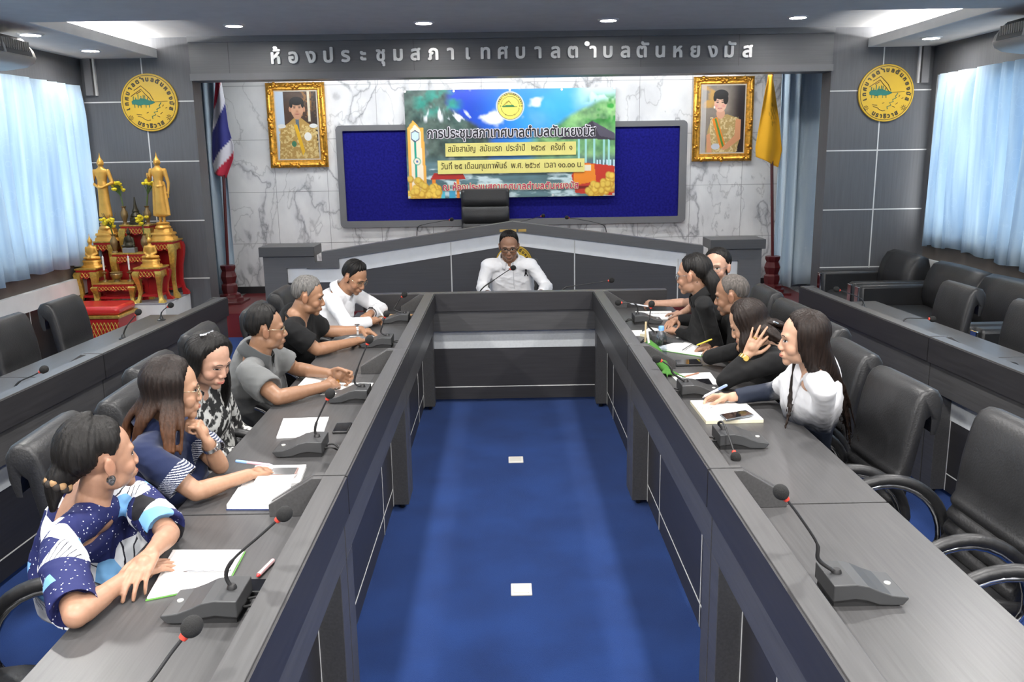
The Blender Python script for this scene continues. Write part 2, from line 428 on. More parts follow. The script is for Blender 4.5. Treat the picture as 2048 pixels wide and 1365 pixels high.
# header over the stage opening
b = MB(); b.box(-3.065, 3.285, YP-.02, YP+.22, 2.575, ZC, 0)
b.box(-3.065, 3.285, YP-.05, YP-.02, 2.575, 2.64, 1); b.box(-3.065, 3.285, YP-.05, YP-.02, 2.935, ZC, 1)
for x in (-2.68, -.86, 1.38, 2.35): b.box(x-.002, x+.002, YP-.022, YP-.01, 2.64, 2.935, 2)
struct('wall_back_header', b, [HEADER, TRIMG, LAM])
# stage floor
MAROON = mat('maroon_stage', (.13, .016, .018), .3, var=.25, vscale=(3, 40, 3))
b = MB(); b.box(-3.065, 3.285, 8.88, YB, 0, .25); struct('floor_stage', b, MAROON)

# ------------------------------------------------------------------ header lettering
SIGNM = mat('polished_silver_letter', (.90, .90, .86), .25, metal=.15)
sg = thing('wall_sign', 'row of polished silver Thai letters across the grey header above the stage', 'sign', (.1, YP-.03, 2.70))
cl = clusters('ห้องประชุมสภาเทศบาลตำบลตันหยงมัส')
n = len(cl)
for i, c in enumerate(cl):
    px = 553 + (1494-553)*i/(n-1)
    py = 127 + (114-127)*(i/(n-1)) - 4*math.sin(pi*i/(n-1))
    p = aty(px, py, YP-.02)
    m_ = MB(); put_text(m_, c, p, (1, 0, 0), (0, 0, 1), (0, -1, 0), .182, .022, rows=64, bold=.034)
    m_.build('letter', SIGNM, sg)

# ------------------------------------------------------------------ downlights
RIMM = mat('downlight_rim', (.7, .7, .7), .35); GLOWM = mat('downlight_lens', (1, .98, .95), .5, emit=E_LENS)
def downlight(x, y, z, label, r=.085, src=None, group=None):
    if src is not None: return copy_tree(src, (x, y, z), label=label)
    t = thing('ceiling_downlight', label, 'ceiling light', (x, y, z), group=group)
    m_ = MB(); m_.lathe([(r*.86, -.004), (r*.86, -.012), (r, -.010), (r*1.16, -.002), (r*1.16, .001), (r*.86, .001)], (x, y, z), 28); m_.f = m_.f[:-2]; m_.mi = m_.mi[:-2]; m_.build('rim', RIMM, t, smooth=True)
    m_ = MB(); m_.lathe([(.0, -.003), (r*.86, -.003), (r*.86, -.0005), (0, -.0005)], (x, y, z), 28); m_.build('lens', GLOWM, t)
    return t
d0 = downlight(*LAMPS_TRAY[0], ZC, 'round downlight above the left flag end of the sign lettering', group='round ceiling downlights')
for (x, y), lb in zip(LAMPS_TRAY[1:], ('round downlight above the left part of the sign lettering', 'round downlight above the right half of the sign lettering', 'round downlight above the right end of the sign lettering')):
    downlight(x, y, ZC, lb, src=d0)
for (x, y), lb in zip(LAMPS_SIDE, ('small round downlight in the left soffit beside the pier with the altar', 'small round downlight in the left soffit beside the air conditioner',
                                   'small round downlight in the right soffit beside the pier', 'small round downlight in the right soffit above the air conditioner')):
    if x < 0 or y > 8: downlight(x, y, ZS, lb, src=d0)

# ------------------------------------------------------------------ curtains
def curtain(name, label, x, y0, y1, z0, z1, sgn, amp=.046, wl=.27, axis='y', group=None, seed=0, m=None):
    rg = random.Random(seed); nn = int((y1-y0)/.018); P = []
    ph = rg.random()*6; prof = []
    for i in range(nn+1):
        t = y0+(y1-y0)*i/nn; ph += 2*pi/wl*(y1-y0)/nn*(1+.55*sin(t*5.1+seed)+.3*sin(t*13+2*seed)); prof.append((t, sin(ph)+.35*sin(2*ph+seed)))
    for j in range(13):
        v = j/12; z = z0+(z1-z0)*v; row = []
        for i, (t, s_) in enumerate(prof):
            k = amp*(1-.45*max(0, v-.85)/.15) * (1+.25*sin(3*v+t*2))
            zz = z + (.02*sin(t*2.3+seed)+.012*sin(t*17) if j == 0 else 0)
            d = s_*k + .012*sin(v*4+t*3)
            row.append((x+sgn*d, t, zz) if axis == 'y' else (t, x+sgn*d, zz))
        P.append(row)
    m_ = MB(); m_.grid(P)
    o = solo(name, m_, m or CURT, label, 'curtain', group, smooth=True, angle=180)
    so = o.modifiers.new('thick', 'SOLIDIFY'); so.thickness = .0015
    return o
curtain('window_curtain', 'long pale blue curtain over the left windows behind the golden altar', -4.085, 2.1, 8.86, .84, 2.53, 1, seed=3)
curtain('window_curtain', 'long pale blue curtain over the right windows behind the black sofas', 4.235, 2.1, 8.80, .85, 2.51, -1, seed=8)
curtain('stage_curtain', 'blue curtain at the left end of the stage behind the striped flag', 9.72, -3.46, -3.00, .30, 2.98, 1, amp=.05, wl=.11, axis='x', seed=4, m=CURT2)
curtain('stage_curtain', 'blue curtain at the right end of the stage beside the yellow flag', 9.72, 3.02, 3.68, .30, 2.98, 1, amp=.055, wl=.12, axis='x', seed=6, m=CURT2)

# ------------------------------------------------------------------ air conditioners
ACW = mat('aircon_cream', (.62, .60, .54), .4); ACG = mat('aircon_grille', (.16, .155, .145), .6)
def aircon(x, s, y0, y1, label):
    """hangs under the soffit; s = +1 faces +x"""
    t = thing('air_conditioner', label, 'air conditioner', (x, (y0+y1)/2, 2.555), group='ceiling air conditioners')
    prof = [(-.13, .22), (.18, .22), (.27, .19), (.345, .10), (.36, .05), (.34, .01), (.28, -.02), (.12, -.04), (-.05, -.04), (-.13, .02)]
    m_ = MB(); m_.prism([(x+s*a, 2.555+c) for a, c in prof], y0, y1, 'y'); m_.build('casing', ACW, t, bevel=.012, smooth=True)
    m_ = MB(); m_.prism([(x+s*a, 2.555+c) for a, c in ((.285, .182), (.345, .108), (.360, .055), (.372, .055), (.357, .115), (.295, .190))], y0+.08, y1-.08, 'y', 0)
    k = y0+.08
    while k < y1-.1:
        m_.box(x+s*.33, x+s*.37, k, k+.006, 2.64, 2.71, 1); k += .03
    m_.build('grille', [ACG, ACW], t)
    for f in range(3):
        yy = y0+.08+(y1-y0-.16)*(f+1)/4
        m_ = MB(); m_.prism([(x+s*a, 2.555+c) for a, c in ((.285, .185), (.350, .108), (.365, .05), (.380, .05), (.365, .118), (.30, .196))], yy-.012, yy+.012, 'y'); m_.build('grille_rib', ACW, t)
    for yy in (y0+.15, y1-.15):
        m_ = MB(); m_.tube([(x, yy, 2.77), (x, yy, 2.80)], .008); m_.build('hanger_rod', TRIMG, t)
    m_ = MB(); m_.box(x-.12, x+.10, y1-.35, y1-.22, 2.77, 2.80); m_.build('mounting_bar', BLACKP, t)
aircon(-3.96, 1, 5.4, 7.10, 'cream air conditioner hanging from the left soffit above the curtain')
aircon(4.15, -1, 5.4, 7.02, 'cream air conditioner hanging from the right soffit above the curtain')

# ================================================================== DESKS
ZT, ZRAIL = .725, .85
CASTER = mat('black_caster', (.012, .012, .012), .4)
def desk(L, s, loc, rz, label, depth=.57, group=None, gus=(True, True), cat='desk'):
    """local frame: y along the desk 0..L, aisle edge at x=0, users at x = s*depth"""
    t = thing('conference_desk', label, cat, loc, rz, group)
    e = .004; y0, y1 = e, L-e
    def bb(name, boxes, m, bevel=.002, mats=None):
        m_ = MB()
        for q in boxes: m_.box(s*q[0], s*q[1], *q[2:6], q[6] if len(q) > 6 else 0)
        o = m_.build(name, mats or m, t, world=False, bevel=bevel); return o
    bb('tabletop', [(.066, depth, y0, y1, ZT-.03, ZT)], LAM)
    bb('rail', [(0, .068, y0, y1, ZRAIL-.025, ZRAIL), (0.002, .03, y0, y1, .715, ZRAIL-.025), (.05, .068, y0, y1, ZT, ZRAIL-.025)], LAM, mats=LAM)
    bb('fascia', [(-.006, .002, y0, y1, .716, ZRAIL-.006)], LAMDY, 0)
    bb('apron', [(.012, .05, y0, y1, .565, .716)], LAM)
    for a, c in ((y0, y0+.10), (y1-.10, y1)): bb('post', [(.012, .10, a, c, .035, .566)], LAM)
    for a in (y0, y1-.022): bb('end_panel', [(.10, depth-.06, a, a+.022, .02, ZT-.03)], LAM)
    bb('front_panel', [(.092, .11, y0+.10, y1-.10, .03, .42, 0)] +
       [(.0905, .093, y0+.10, y1-.10, .122, .128, 1)] + [(.0905, .093, y, y+.006, .03, .42, 1) for y in (y0+.10, y1-.106, y0+.45, y1-.456)], None, 0, [LAMDY, INLAY])
    bb('silver_panel', [(.088, .11, y0+.10, y1-.10, .42, .566)], SILVER, 0)
    for a, c, on in ((y0, y0+.022, gus[0]), (y1-.022, y1, gus[1])):
        if not on: continue
        m_ = MB(); m_.prism([(s*p[0], p[1]) for p in ((.066, ZT), (.066, ZRAIL), (.10, ZRAIL), (.24, .765), (.24, ZT))], a, c, 'y'); m_.build('gusset', LAM, t, world=False, bevel=.002)
    for yy in (y0+.05, y1-.05):
        for xx in (.05, depth-.10):
            m_ = MB(); m_.lathe([(0, -.012), (.022, -.012), (.026, -.006), (.026, .006), (.022, .012), (0, .012)], (s*xx, yy, .026), 14, axis=(1, 0, 0)); m_.box(s*(xx-.012), s*(xx+.012), yy-.006, yy+.006, .026, .05)
            m_.build('caster', CASTER, t, world=False, smooth=True)
    KIDS[t.name] = [o for o in COL.objects if o.parent == t]
    return t
XA, XB = -.512, .635
LD = 1.80
DG = 'long conference desks facing the aisle'
for k, (yy, ll, lr) in enumerate(((.785, 'charcoal desk at the lower left corner under the patterned blouse', 'charcoal desk at the lower right corner with the empty chairs'),
                                  (2.587, 'middle desk on the left of the aisle, under the man in the grey shirt', 'middle desk on the right of the aisle, under the woman in the white blazer'),
                                  (4.389, 'far desk on the left of the aisle, under the man in the black t-shirt', 'far desk on the right of the aisle, under the woman in black jacket'))):
    desk(LD, -1, (XA, yy, 0), 0, ll, .555, DG); desk(LD, 1, (XB, yy, 0), 0, lr, .57, DG)
# head desk across the far end of the aisle: turned so that its aisle edge faces the camera
desk(2.20, 1, (1.17, 6.20, 0), pi/2, 'charcoal head desk across the far end of the aisle before the white-shirted man', .57, gus=(False, False))
# rear rows along both side walls
aL = atan2(-(-2.0+2.065), 6.0-4.43)
def row(p_far, p_near, s, labels, group):
    d = (V(p_near)-V(p_far)); d.z = 0; u = d.normalized()      # from the far end towards the camera
    rz = atan2(-(-u.x), -u.y)                                    # local +y points away from the camera
    rz = atan2(u.x, -u.y)
    y = 0
    for k, lb in enumerate(labels):
        L = LD; end = V(p_far) + u*(y+L)
        desk(L, s, (end.x, end.y, 0), rz, lb, .57, group); y += L+.002
row((-2.0, 6.20, 0), (-2.13, 3.54, 0), -1, ('far desk of the left rear row, beside the golden altar', 'second desk of the left rear row, in front of the two empty chairs', 'desk of the left rear row at the left edge of the photo'), 'rear row desks')
row((2.150, 6.26, 0), (2.27, 3.68, 0), 1, ('far desk of the right rear row, in front of the sofa', 'second desk of the right rear row, cut by the right edge of the photo', 'desk of the right rear row nearest the camera, behind the empty chairs'), 'rear row desks')
# floor outlets in the aisle carpet
for (x, y), lb in (((.047, 5.02), 'small white floor socket plate in the far part of the aisle carpet'), ((.047, 3.41), 'white floor socket plate in the near part of the aisle carpet')):
    t = thing('floor_socket', lb, 'floor socket', (x, y, 0), group='white floor sockets')
    m_ = MB(); m_.box(x-.045, x+.045, y-.05, y+.05, 0, .008); m_.build('cover_plate', mat('socket_plate', (.62, .60, .55), .35), t, bevel=.003)
    m_ = MB(); m_.box(x-.033, x+.033, y-.036, y+.036, .008, .0105); m_.build('lid', mat('socket_lid', (.55, .53, .48), .35), t, bevel=.001)

# ------------------------------------------------------------------ speaker's podium on the stage
YQ = 8.93; PC = .085
pd = thing('podium', 'wide gabled charcoal and silver podium on the stage behind the head desk', 'podium', (PC, YQ, .25))
def pm(x): return 2*PC-x
for side in (0, 1):
    mx = (lambda p: [(pm(a), z) for a, z in p]) if side else (lambda p: p)
    # stepped outer frame and sloping top band
    fr = [(-2.47, .25), (-2.47, .83), (-1.945, .83), (-1.945, .765), (-1.87, .765), (-1.87, .871), (PC, 1.149), (PC, 1.047), (-1.70, .80), (-1.70, .70), (-2.03, .70), (-2.03, .71), (-2.235, .71), (-2.235, .25)]
    m_ = MB(); m_.prism(mx(fr), YQ-.035, YQ+.09, 'y'); m_.build('frame', laminate('podium_frame', (.115, .115, .118), .4, (2, 60, 90), .07), pd)
    m_ = MB(); m_.prism(mx([(-2.50, .832), (-1.935, .832), (-1.935, .93), (-2.50, .93)]), YQ-.07, YQ+.30, 'y'); m_.build('end_cap', laminate('podium_cap', (.075, .075, .078), .4, (2, 60, 90), .07), pd, bevel=.004)
    m_ = MB(); m_.prism(mx([(-2.235, .555), (-2.235, .71), (-2.03, .71), (-2.03, .70), (-1.70, .70), (-1.70, .80), (PC, 1.047), (PC, .905), (-1.60, .655), (-1.60, .555)]), YQ+.0, YQ+.08, 'y')
    m_.build('white_band', mat('podium_white', (.84, .85, .85), .4), pd)
    m_ = MB(); m_.prism(mx([(-2.235, .25), (-2.235, .555), (-1.60, .555), (-1.60, .655), (PC, .905), (PC, .25)]), YQ+.004, YQ+.08, 'y')
    m_.build('front_panel', laminate('podium_panel', (.062, .062, .068), .45, (2, 60, 90), .08), pd)
    m_ = MB()
    for xx, zz in ((-.55, 1.0), (-1.62, .79)):
        xx = pm(xx) if side else xx; m_.box(xx-.006, xx+.006, YQ-.003, YQ+.06, .25, zz-.055)
    m_.build('inlay', INLAY, pd)
m_ = MB(); m_.prism([(-1.6, .25), (1.77, .25), (1.77, .80), (-1.6, .80)], YQ+.35, YQ+.37, 'y'); m_.box(-1.3, 1.47, YQ+.08, YQ+.62, .86, .89); m_.build('worktop', LAMX, pd)
m_ = MB(); m_.prism([(-1.35, .89), (-.2, 1.02), (.37, 1.02), (1.52, .89), (1.52, .86), (-1.35, .86)], YQ+.09, YQ+.13, 'y'); m_.build('back_edge', LAM, pd)
GOLD = mat('brass_plate', (.62, .42, .13), .3, metal=.8)
for x0, x1 in ((-.045, .125), (.145, .225)):
    m_ = MB(); m_.box(x0, x1, YQ-.042, YQ-.034, 1.045, 1.07); m_.build('name_plate', GOLD, pd)
# ================================================================== CHAIRS
SLEATH = mat('grey_black_leather', (.0145, .0145, .0155), .44, var=.2, bump=.3, bscale=120, spec=.5)
def conference_chair(label, loc, rz, group):
    """sitter faces local +y; origin on the floor under the seat"""
    t = thing('conference_chair', label, 'chair', loc, rz, group)
    # backrest: padded panel with three stitched rolls low down and a flap folded over the top
    pts = []
    def fy(z): return -.20 - .17*(z-.42)           # leaning back
    front = [(fy(.40)+.03, .40)]
    for k in range(4):
        z0 = .44+.055*k
        for q in (0, .25, .5, .75): front.append((fy(z0+.055*q)+.030+.016*sin(pi*q), z0+.055*q))
    for z in (.66, .72, .80, .88, .94): front.append((fy(z)+.034+.012*sin(pi*(z-.66)/.30), z))
    top = [(fy(.97)+.02, .972), (fy(.98)-.012, .985), (fy(.98)-.048, .975), (fy(.97)-.072, .94), (fy(.95)-.074, .86), (fy(.9)-.066, .80), (fy(.9)-.054, .80), (fy(.9)-.050, .86), (fy(.9)-.042, .88)]
    back = [(fy(.86)-.022, .86), (fy(.6)-.02, .6), (fy(.40)-.015, .40)]
    prof = front+top+back
    w_ = .210; rings = []
    for x, k in ((-w_, .0), (-w_+.004, .6), (-w_+.022, 1), (-.12, 1.06), (0, 1.08), (.12, 1.06), (w_-.022, 1), (w_-.004, .6), (w_, 0)):
        cy = [(fy(z)+.0, z) for y, z in prof]
        rings.append([V((x, c[0]+(p[0]-c[0])*(.72+.28*k), p[1]-(1-k)*.012*(1 if p[1] > .9 else 0))) for p, c in zip(prof, cy)])
    m_ = MB(); m_.loft(rings); m_.build('backrest', SLEATH, t, world=False, smooth=True, angle=75)
    # seat cushion with rounded front
    m_ = MB()
    sp = [(-.22, .36), (-.22, .44), (-.10, .455), (.0, .452), (.09, .462), (.18, .455), (.25, .43), (.265, .39), (.24, .355), (.10, .35)]
    rings = [[V((x, y*k, .405+(z-.405)*k)) for y, z in sp] for x, k in ((-.222, .86), (-.212, .96), (-.14, 1), (0, 1.01), (.14, 1), (.212, .96), (.222, .86))]
    m_.loft(rings); m_.build('seat', LEATHER, t, world=False, smooth=True, angle=70)
    # looped arms: chrome hoop with a black pad on its outer edge
    for s in (-1, 1):
        hoop = [V((s*.258, .02+.215*cos(a), .455+.215*sin(a)*(1.0 if sin(a) > 0 else .55))) for a in [pi*2*k/30 for k in range(31)]]
        m_ = MB(); m_.tube(hoop, .013, 8); arm = m_.build('armrest', CHROME, t, world=False, smooth=True, angle=180)
        pad = [V((s*.258, .02+.236*cos(a), .460+.232*sin(a))) for a in [R(-4)+R(188)*k/20 for k in range(21)]]
        m_ = MB(); m_.tube(pad, [.012]+[.021]*19+[.012], 10); m_.build('arm_pad', LEATHER, arm, world=False, smooth=True, angle=180)
        m_ = MB(); m_.box(s*.22, s*.258, -.03, .07, .335, .36); m_.build('arm_bracket', BLACKP, t, world=False)
    m_ = MB(); m_.lathe([(.0, .08), (.03, .08), (.03, .22), (.022, .22), (.022, .35), (.0, .35)], seg=14); m_.build('gas_column', BLACKP, t, world=False, smooth=True)
    for k in range(5):
        a = 2*pi*k/5+.3; m_ = MB()
        m_.cone((.03*cos(a), .03*sin(a), .105), (.27*cos(a), .27*sin(a), .07), .024, .016, 8)
        lg = m_.build('base_leg', CHROME, t, world=False, smooth=True)
        m_ = MB(); m_.lathe([(0, -.012), (.024, -.012), (.026, 0), (.024, .012), (0, .012)], (.275*cos(a), .275*sin(a), .027), 12, axis=(-sin(a), cos(a), 0))
        m_.tube([(.275*cos(a), .275*sin(a), .03), (.27*cos(a), .27*sin(a), .066)], .008, 6); m_.build('caster', CASTER, lg, world=False, smooth=True)
    return t
def index_kids(t):
    KIDS[t.name] = list(t.children)
    for c in t.children: KIDS[c.name] = list(c.children)
CHG = 'black leather conference chairs with looped chrome arms'
ch0 = conference_chair('empty black chair at the right row, directly beside the woman in the white blazer', (1.27, 3.29, 0), pi/2+.06, CHG)
ch0.scale = (.97, .97, .96)
index_kids(ch0)
for (x, y, rz, lb) in (
    (1.39, 2.68, pi/2+.05, 'large empty black chair at the right edge with its whole seat in view'),
    (1.42, 1.98, pi/2-.04, 'black chair in the lower right corner showing only an arm hoop and seat'),
    (1.30, 3.88, pi/2, 'black chair behind the woman in the white blazer'),
    (1.38, 4.44, pi/2+.05, 'black chair behind the woman holding her head'),
    (1.40, 5.02, pi/2+.06, 'black chair behind the grey-haired man at the right'),
    (1.42, 5.62, pi/2, 'black chair behind the woman with tied hair at the far right'),
    (-1.27, 2.87, -pi/2+.05, 'black chair behind the woman in the patterned blouse'),
    (-1.30, 2.02, -pi/2, 'black chair in the lower left corner showing only an arm hoop'),
    (-1.21, 3.36, -pi/2+.03, 'black chair behind the woman in the navy polo shirt'),
    (-1.32, 3.86, -pi/2, 'black chair behind the woman in the black and white dress'),
    (-1.35, 4.60, -pi/2+.04, 'black chair behind the man in the grey shirt'),
    (-1.24, 5.30, -pi/2+.05, 'black chair behind the man in the black t-shirt'),
    (-1.24, 5.94, -pi/2, 'black chair behind the man in white bent over his papers'),
    (-2.62, 5.66, -pi/2+.0, 'empty black chair in the left rear row beside the red cushion stool'),
    (-2.62, 4.98, -pi/2+.0, 'empty black chair at the left edge of the photo in the rear row'),
    (2.70, 5.62, pi/2+.0, 'empty black chair in the right rear row in front of the sofa'),
    (2.74, 4.86, pi/2+.0, 'empty black chair in the right rear row at the right edge'),
    (.08, 7.12, pi, 'black chair behind the man in the white shirt at the head desk')):
    copy_tree(ch0, (x, y, 0), rz, lb)
# tall executive chair on the stage
t = thing('executive_chair', 'tall black leather executive chair on the stage behind the podium', 'chair', (-.21, 9.75, .25), pi)
m_ = MB(); rings = []
for x, k in ((-.275, .5), (-.262, .85), (-.23, 1), (0, 1.05), (.23, 1), (.262, .85), (.275, .5)):
    pf = []
    for z in (.42, .50, .60, .70, .78, .80, .82, .90, .97, .99, 1.01, 1.08, 1.14, 1.175): 
        groove = .022 if z in (.80, .99) else 0
        pf.append((-.26-.13*(z-.42)+.06*k-groove*k, z))
    pf += [(-.26-.10-.02, 1.185), (-.26-.10-.07*k, 1.17), (-.26-.05-.06*k, .9), (-.26-.05*k, .42)]
    rings.append([V((x, y, z-.02*(1-k)*(z > 1))) for y, z in pf])
m_.loft(rings); m_.build('backrest', LEATHER, t, world=False, smooth=True, angle=60)
m_ = MB(); m_.box(-.27, .27, -.28, .24, .40, .50); m_.build('seat', LEATHER, t, world=False, bevel=.03, smooth=True)
for s in (-1, 1):
    m_ = MB(); m_.tube([(s*.29, -.26, .46), (s*.31, -.26, .64), (s*.31, -.1, .68), (s*.31, .12, .67), (s*.30, .14, .46)], .02, 8); m_.build('armrest', BLACKP, t, world=False, smooth=True)
m_ = MB(); m_.lathe([(0, .04), (.30, .04), (.28, .07), (.04, .10), (.03, .40), (0, .40)], seg=20); m_.build('base', BLACKP, t, world=False, smooth=True)

# ================================================================== SOFAS by the right windows
def sofa(label, x, y0, y1, seats, group):
    """faces -x, back against the right wall"""
    t = thing('leather_sofa', label, 'sofa', (x, (y0+y1)/2, 0), group=group)
    n_ = seats
    m_ = MB(); m_.box(x-.80, x-.02, y0+.02, y1-.02, .06, .26); m_.build('base', LEATHER, t, bevel=.01)
    wy = (y1-y0-.28)/n_
    for k in range(n_):
        a = y0+.14+wy*k
        m_ = MB(); m_.box(x-.80, x-.22, a+.004, a+wy-.004, .26, .42); m_.build('seat_cushion', LEATHER, t, bevel=.035, smooth=True, angle=80)
        rings = []
        for y, kk in ((a+.002, .75), (a+.02, .95), (a+wy*.25, 1), (a+wy*.5, 1.03), (a+wy*.75, 1), (a+wy-.02, .95), (a+wy-.002, .75)):
            rings.append([V((x-.14+px*kk, y, .58+(pz-.58)*(.5+.5*kk))) for px, pz in ((-.13, .40), (-.16, .50), (-.15, .62), (-.12, .72), (-.07, .80), (.0, .825), (.06, .80), (.09, .70), (.10, .40))])
        m_ = MB(); m_.loft(rings); m_.build('back_cushion', LEATHER, t, smooth=True, angle=80)
    for a in (y0, y1-.14):
        m_ = MB(); m_.box(x-.84, x-.04, a, a+.14, .10, .60); arm = m_.build('armrest', LEATHER, t, bevel=.03, smooth=True, angle=80)
        m_ = MB(); m_.box(x-.855, x-.838, a+.03, a+.11, .06, .58); m_.build('chrome_strip', CHROME, arm, bevel=.004)
    return t
sofa('black leather armchair against the right pier, closest to the stage', 4.08, 7.98, 8.92, 1, 'black leather seats along the right windows')
sofa('long black leather sofa under the right window curtain', 4.08, 5.95, 7.95, 2, 'black leather seats along the right windows')
sofa('black leather armchair cut by the right edge of the photo', 4.08, 4.70, 5.92, 1, 'black leather seats along the right windows')

# ================================================================== MICROPHONES
CABLE = mat('black_cable', (.010, .010, .010), .5)
GREYB = mat('speaker_button', (.55, .55, .52), .4)
def stem_parts(t, pts, r0, ball, ring=True):
    m_ = MB(); n_ = len(pts)
    m_.tube(pts, [r0*1.7]+[r0*1.25]*(max(1, n_//2-1))+[r0*.8]*(n_-1-max(1, n_//2-1)), 8); m_.build('gooseneck', BLACKP, t, smooth=True, angle=180)
    d = (V(pts[-1])-V(pts[-2])).normalized(); e = V(pts[-1])
    if ring:
        m_ = MB(); m_.lathe([(0, -.005), (.0075, -.005), (.0085, 0), (.0085, .006), (0, .006)], e, 14, axis=d); m_.build('light_ring', REDRING, t, smooth=True)
    m_ = MB(); rot = V((0, 0, 1)).rotation_difference(d).to_matrix(); m_.ell(e+d*(ball*.95+.004), (ball, ball, ball*1.12), rot=rot, seg=18, rg=12); m_.build('foam_windscreen', RUBBER, t, smooth=True, angle=180)
def bez(pts, n=14):
    """smooth polyline through control points (Catmull-Rom)"""
    P = [V(p) for p in pts]; P = [P[0]*2-P[1]]+P+[P[-1]*2-P[-2]]; out = []
    for i in range(1, len(P)-2):
        for k in range(n):
            t_ = k/n; a, b_, c, d = P[i-1:i+3]
            out.append(.5*((2*b_)+(c-a)*t_+(2*a-5*b_+4*c-d)*t_*t_+(3*b_-a-3*c+d)*t_**3))
    return out+[P[-2]]
def desk_mic(label, x, y, s, stem_px, group, stemY=None, cable=True, ball=.019, tilt=0):
    """s = +1: the aisle (back of the unit) is towards +x"""
    t = thing('conference_microphone', label, 'microphone', (x, y, ZT), tilt, group)
    M = Matrix.Translation((x, y, ZT)) @ Matrix.Rotation(tilt, 4, 'Z')
    prof = [(.085, .016), (.085, .060), (.030, .062), (.0, .056), (-.03, .042), (-.06, .031), (-.098, .026), (-.103, .022), (-.088, .004), (-.06, .004), (-.03, .006), (.0, .017), (.03, .022)]
    m_ = MB(); m_.prism([(s*a, c) for a, c in prof], -.066, .066, 'y'); m_.v = [tuple(M @ V(p)) for p in m_.v]; m_.build('housing', GREYP, t, bevel=.003)
    m_ = MB(); m_.prism([(s*a, c) for a, c in ((.08, .0), (.08, .03), (.02, .03), (-.02, .014), (-.075, .002), (-.075, .0))], -.058, .058, 'y'); m_.v = [tuple(M @ V(p)) for p in m_.v]; m_.build('underside', BLACKP, t)
    m_ = MB(); m_.lathe([(.0, 0), (.008, 0), (.008, .003), (0, .003)], M @ V((-s*.075, 0, .029)), 14); m_.build('talk_button', GREYB, t, smooth=True)
    pts = [aty(a, c, (stemY if stemY is not None else y)+dy) for a, c, dy in stem_px]
    root = M @ V((s*.055, 0, .06))
    sh = root-pts[0]
    pts = [root]+pts[1:]
    m_ = MB(); m_.lathe([(.013, 0), (.012, .006), (.009, .012), (0, .012)], root, 14); m_.build('collar', BLACKP, t, smooth=True)
    stem_parts(t, bez(pts, 6), .0042, ball)
    if cable:
        for k, dy in ((0, -.02), (1, .02)):
            m_ = MB(); p0 = M @ V((s*.082, dy, .02)); m_.tube(bez([p0, p0+V((s*.03, 0, .004)), p0+V((s*.055, .012*(1-2*k), -.012)), p0+V((s*.075, .03*(1-2*k), -.017))], 4), .0035, 6); m_.build('plug_cable', CABLE, t, smooth=True, angle=180)
    return t
MG = 'grey desk microphones with foam heads'
desk_mic('grey desk microphone nearest the patterned blouse, beside the open booklet', -.745, 1.985, 1, [(447, 1190, 0), (452, 1150, 0), (468, 1118, 0), (520, 1072, 0), (556, 1040, 0)], MG)
desk_mic('desk microphone at the bottom edge of the left row, only stem and foam head showing', -.75, 1.36, 1, [(250, 1430, 0), (262, 1400, .02), (300, 1365, .03), (340, 1310, .05), (368, 1274, .06)], MG)
desk_mic('grey desk microphone in front of the printed sheet and dark wallet', -.78, 3.165, 1, [(632, 883, 0), (630, 862, 0), (634, 843, 0), (648, 812, 0), (655, 798, 0)], MG)
desk_mic('grey desk microphone with coiled cable in front of the man in grey', -.72, 3.885, 1, [(710, 788, 0), (709, 765, 0), (716, 735, 0), (728, 705, 0), (735, 688, 0)], MG)
desk_mic('grey desk microphone in front of the man in the black t-shirt', -.755, 5.04, 1, [(762, 680, 0), (762, 665, 0), (765, 650, 0), (768, 640, 0), (770, 635, 0)], MG)
desk_mic('grey desk microphone beside the tan folder', -.735, 5.78, 1, [(790, 632, 0), (789, 620, 0), (793, 610, 0), (800, 598, 0), (804, 594, 0)], MG)
desk_mic('grey desk microphone standing alone on the empty lower right desk', .875, 2.005, -1, [(1634, 1155, 0), (1637, 1120, 0), (1634, 1088, 0), (1600, 1035, 0), (1572, 998, 0)], MG, cable=False)
desk_mic('desk microphone with its head bowed down, beside the notebook with the phone', .88, 3.165, -1, [(1437, 868, 0), (1437, 848, 0), (1446, 846, -.03), (1458, 875, -.10), (1468, 905, -.15)], MG)
desk_mic('desk microphone beside the sheet with the pink sticky note', .88, 3.87, -1, [(1346, 770, 0), (1347, 748, 0), (1341, 735, 0), (1328, 725, 0), (1322, 722, 0)], MG)
desk_mic('desk microphone in front of the woman in the black jacket with glasses', .93, 4.98, -1, [(1293, 668, 0), (1296, 650, 0), (1299, 635, 0), (1301, 622, 0), (1302, 616, 0)], MG)
desk_mic('farthest desk microphone of the right row, beside the open ruled notebook', .92, 5.60, -1, [(1276, 628, 0), (1275, 615, 0), (1268, 607, 0), (1250, 606, 0), (1243, 606, 0)], MG)
def slim_mic(label, Y, z, stem, group, ball=.02):
    pts = [aty(a, c, Y) for a, c in stem]
    t = thing('gooseneck_microphone', label, 'microphone', (pts[0].x, Y, z), 0, group)
    b0 = V((pts[0].x, Y, z))
    m_ = MB(); m_.lathe([(0, 0), (.028, 0), (.028, .006), (.014, .012), (.008, .03), (0, .03)], b0, 16); m_.build('foot', BLACKP, t, smooth=True)
    stem_parts(t, bez([b0+V((0, 0, .02))]+pts[1:], 6), .004, ball)
SG = 'slim gooseneck microphones'
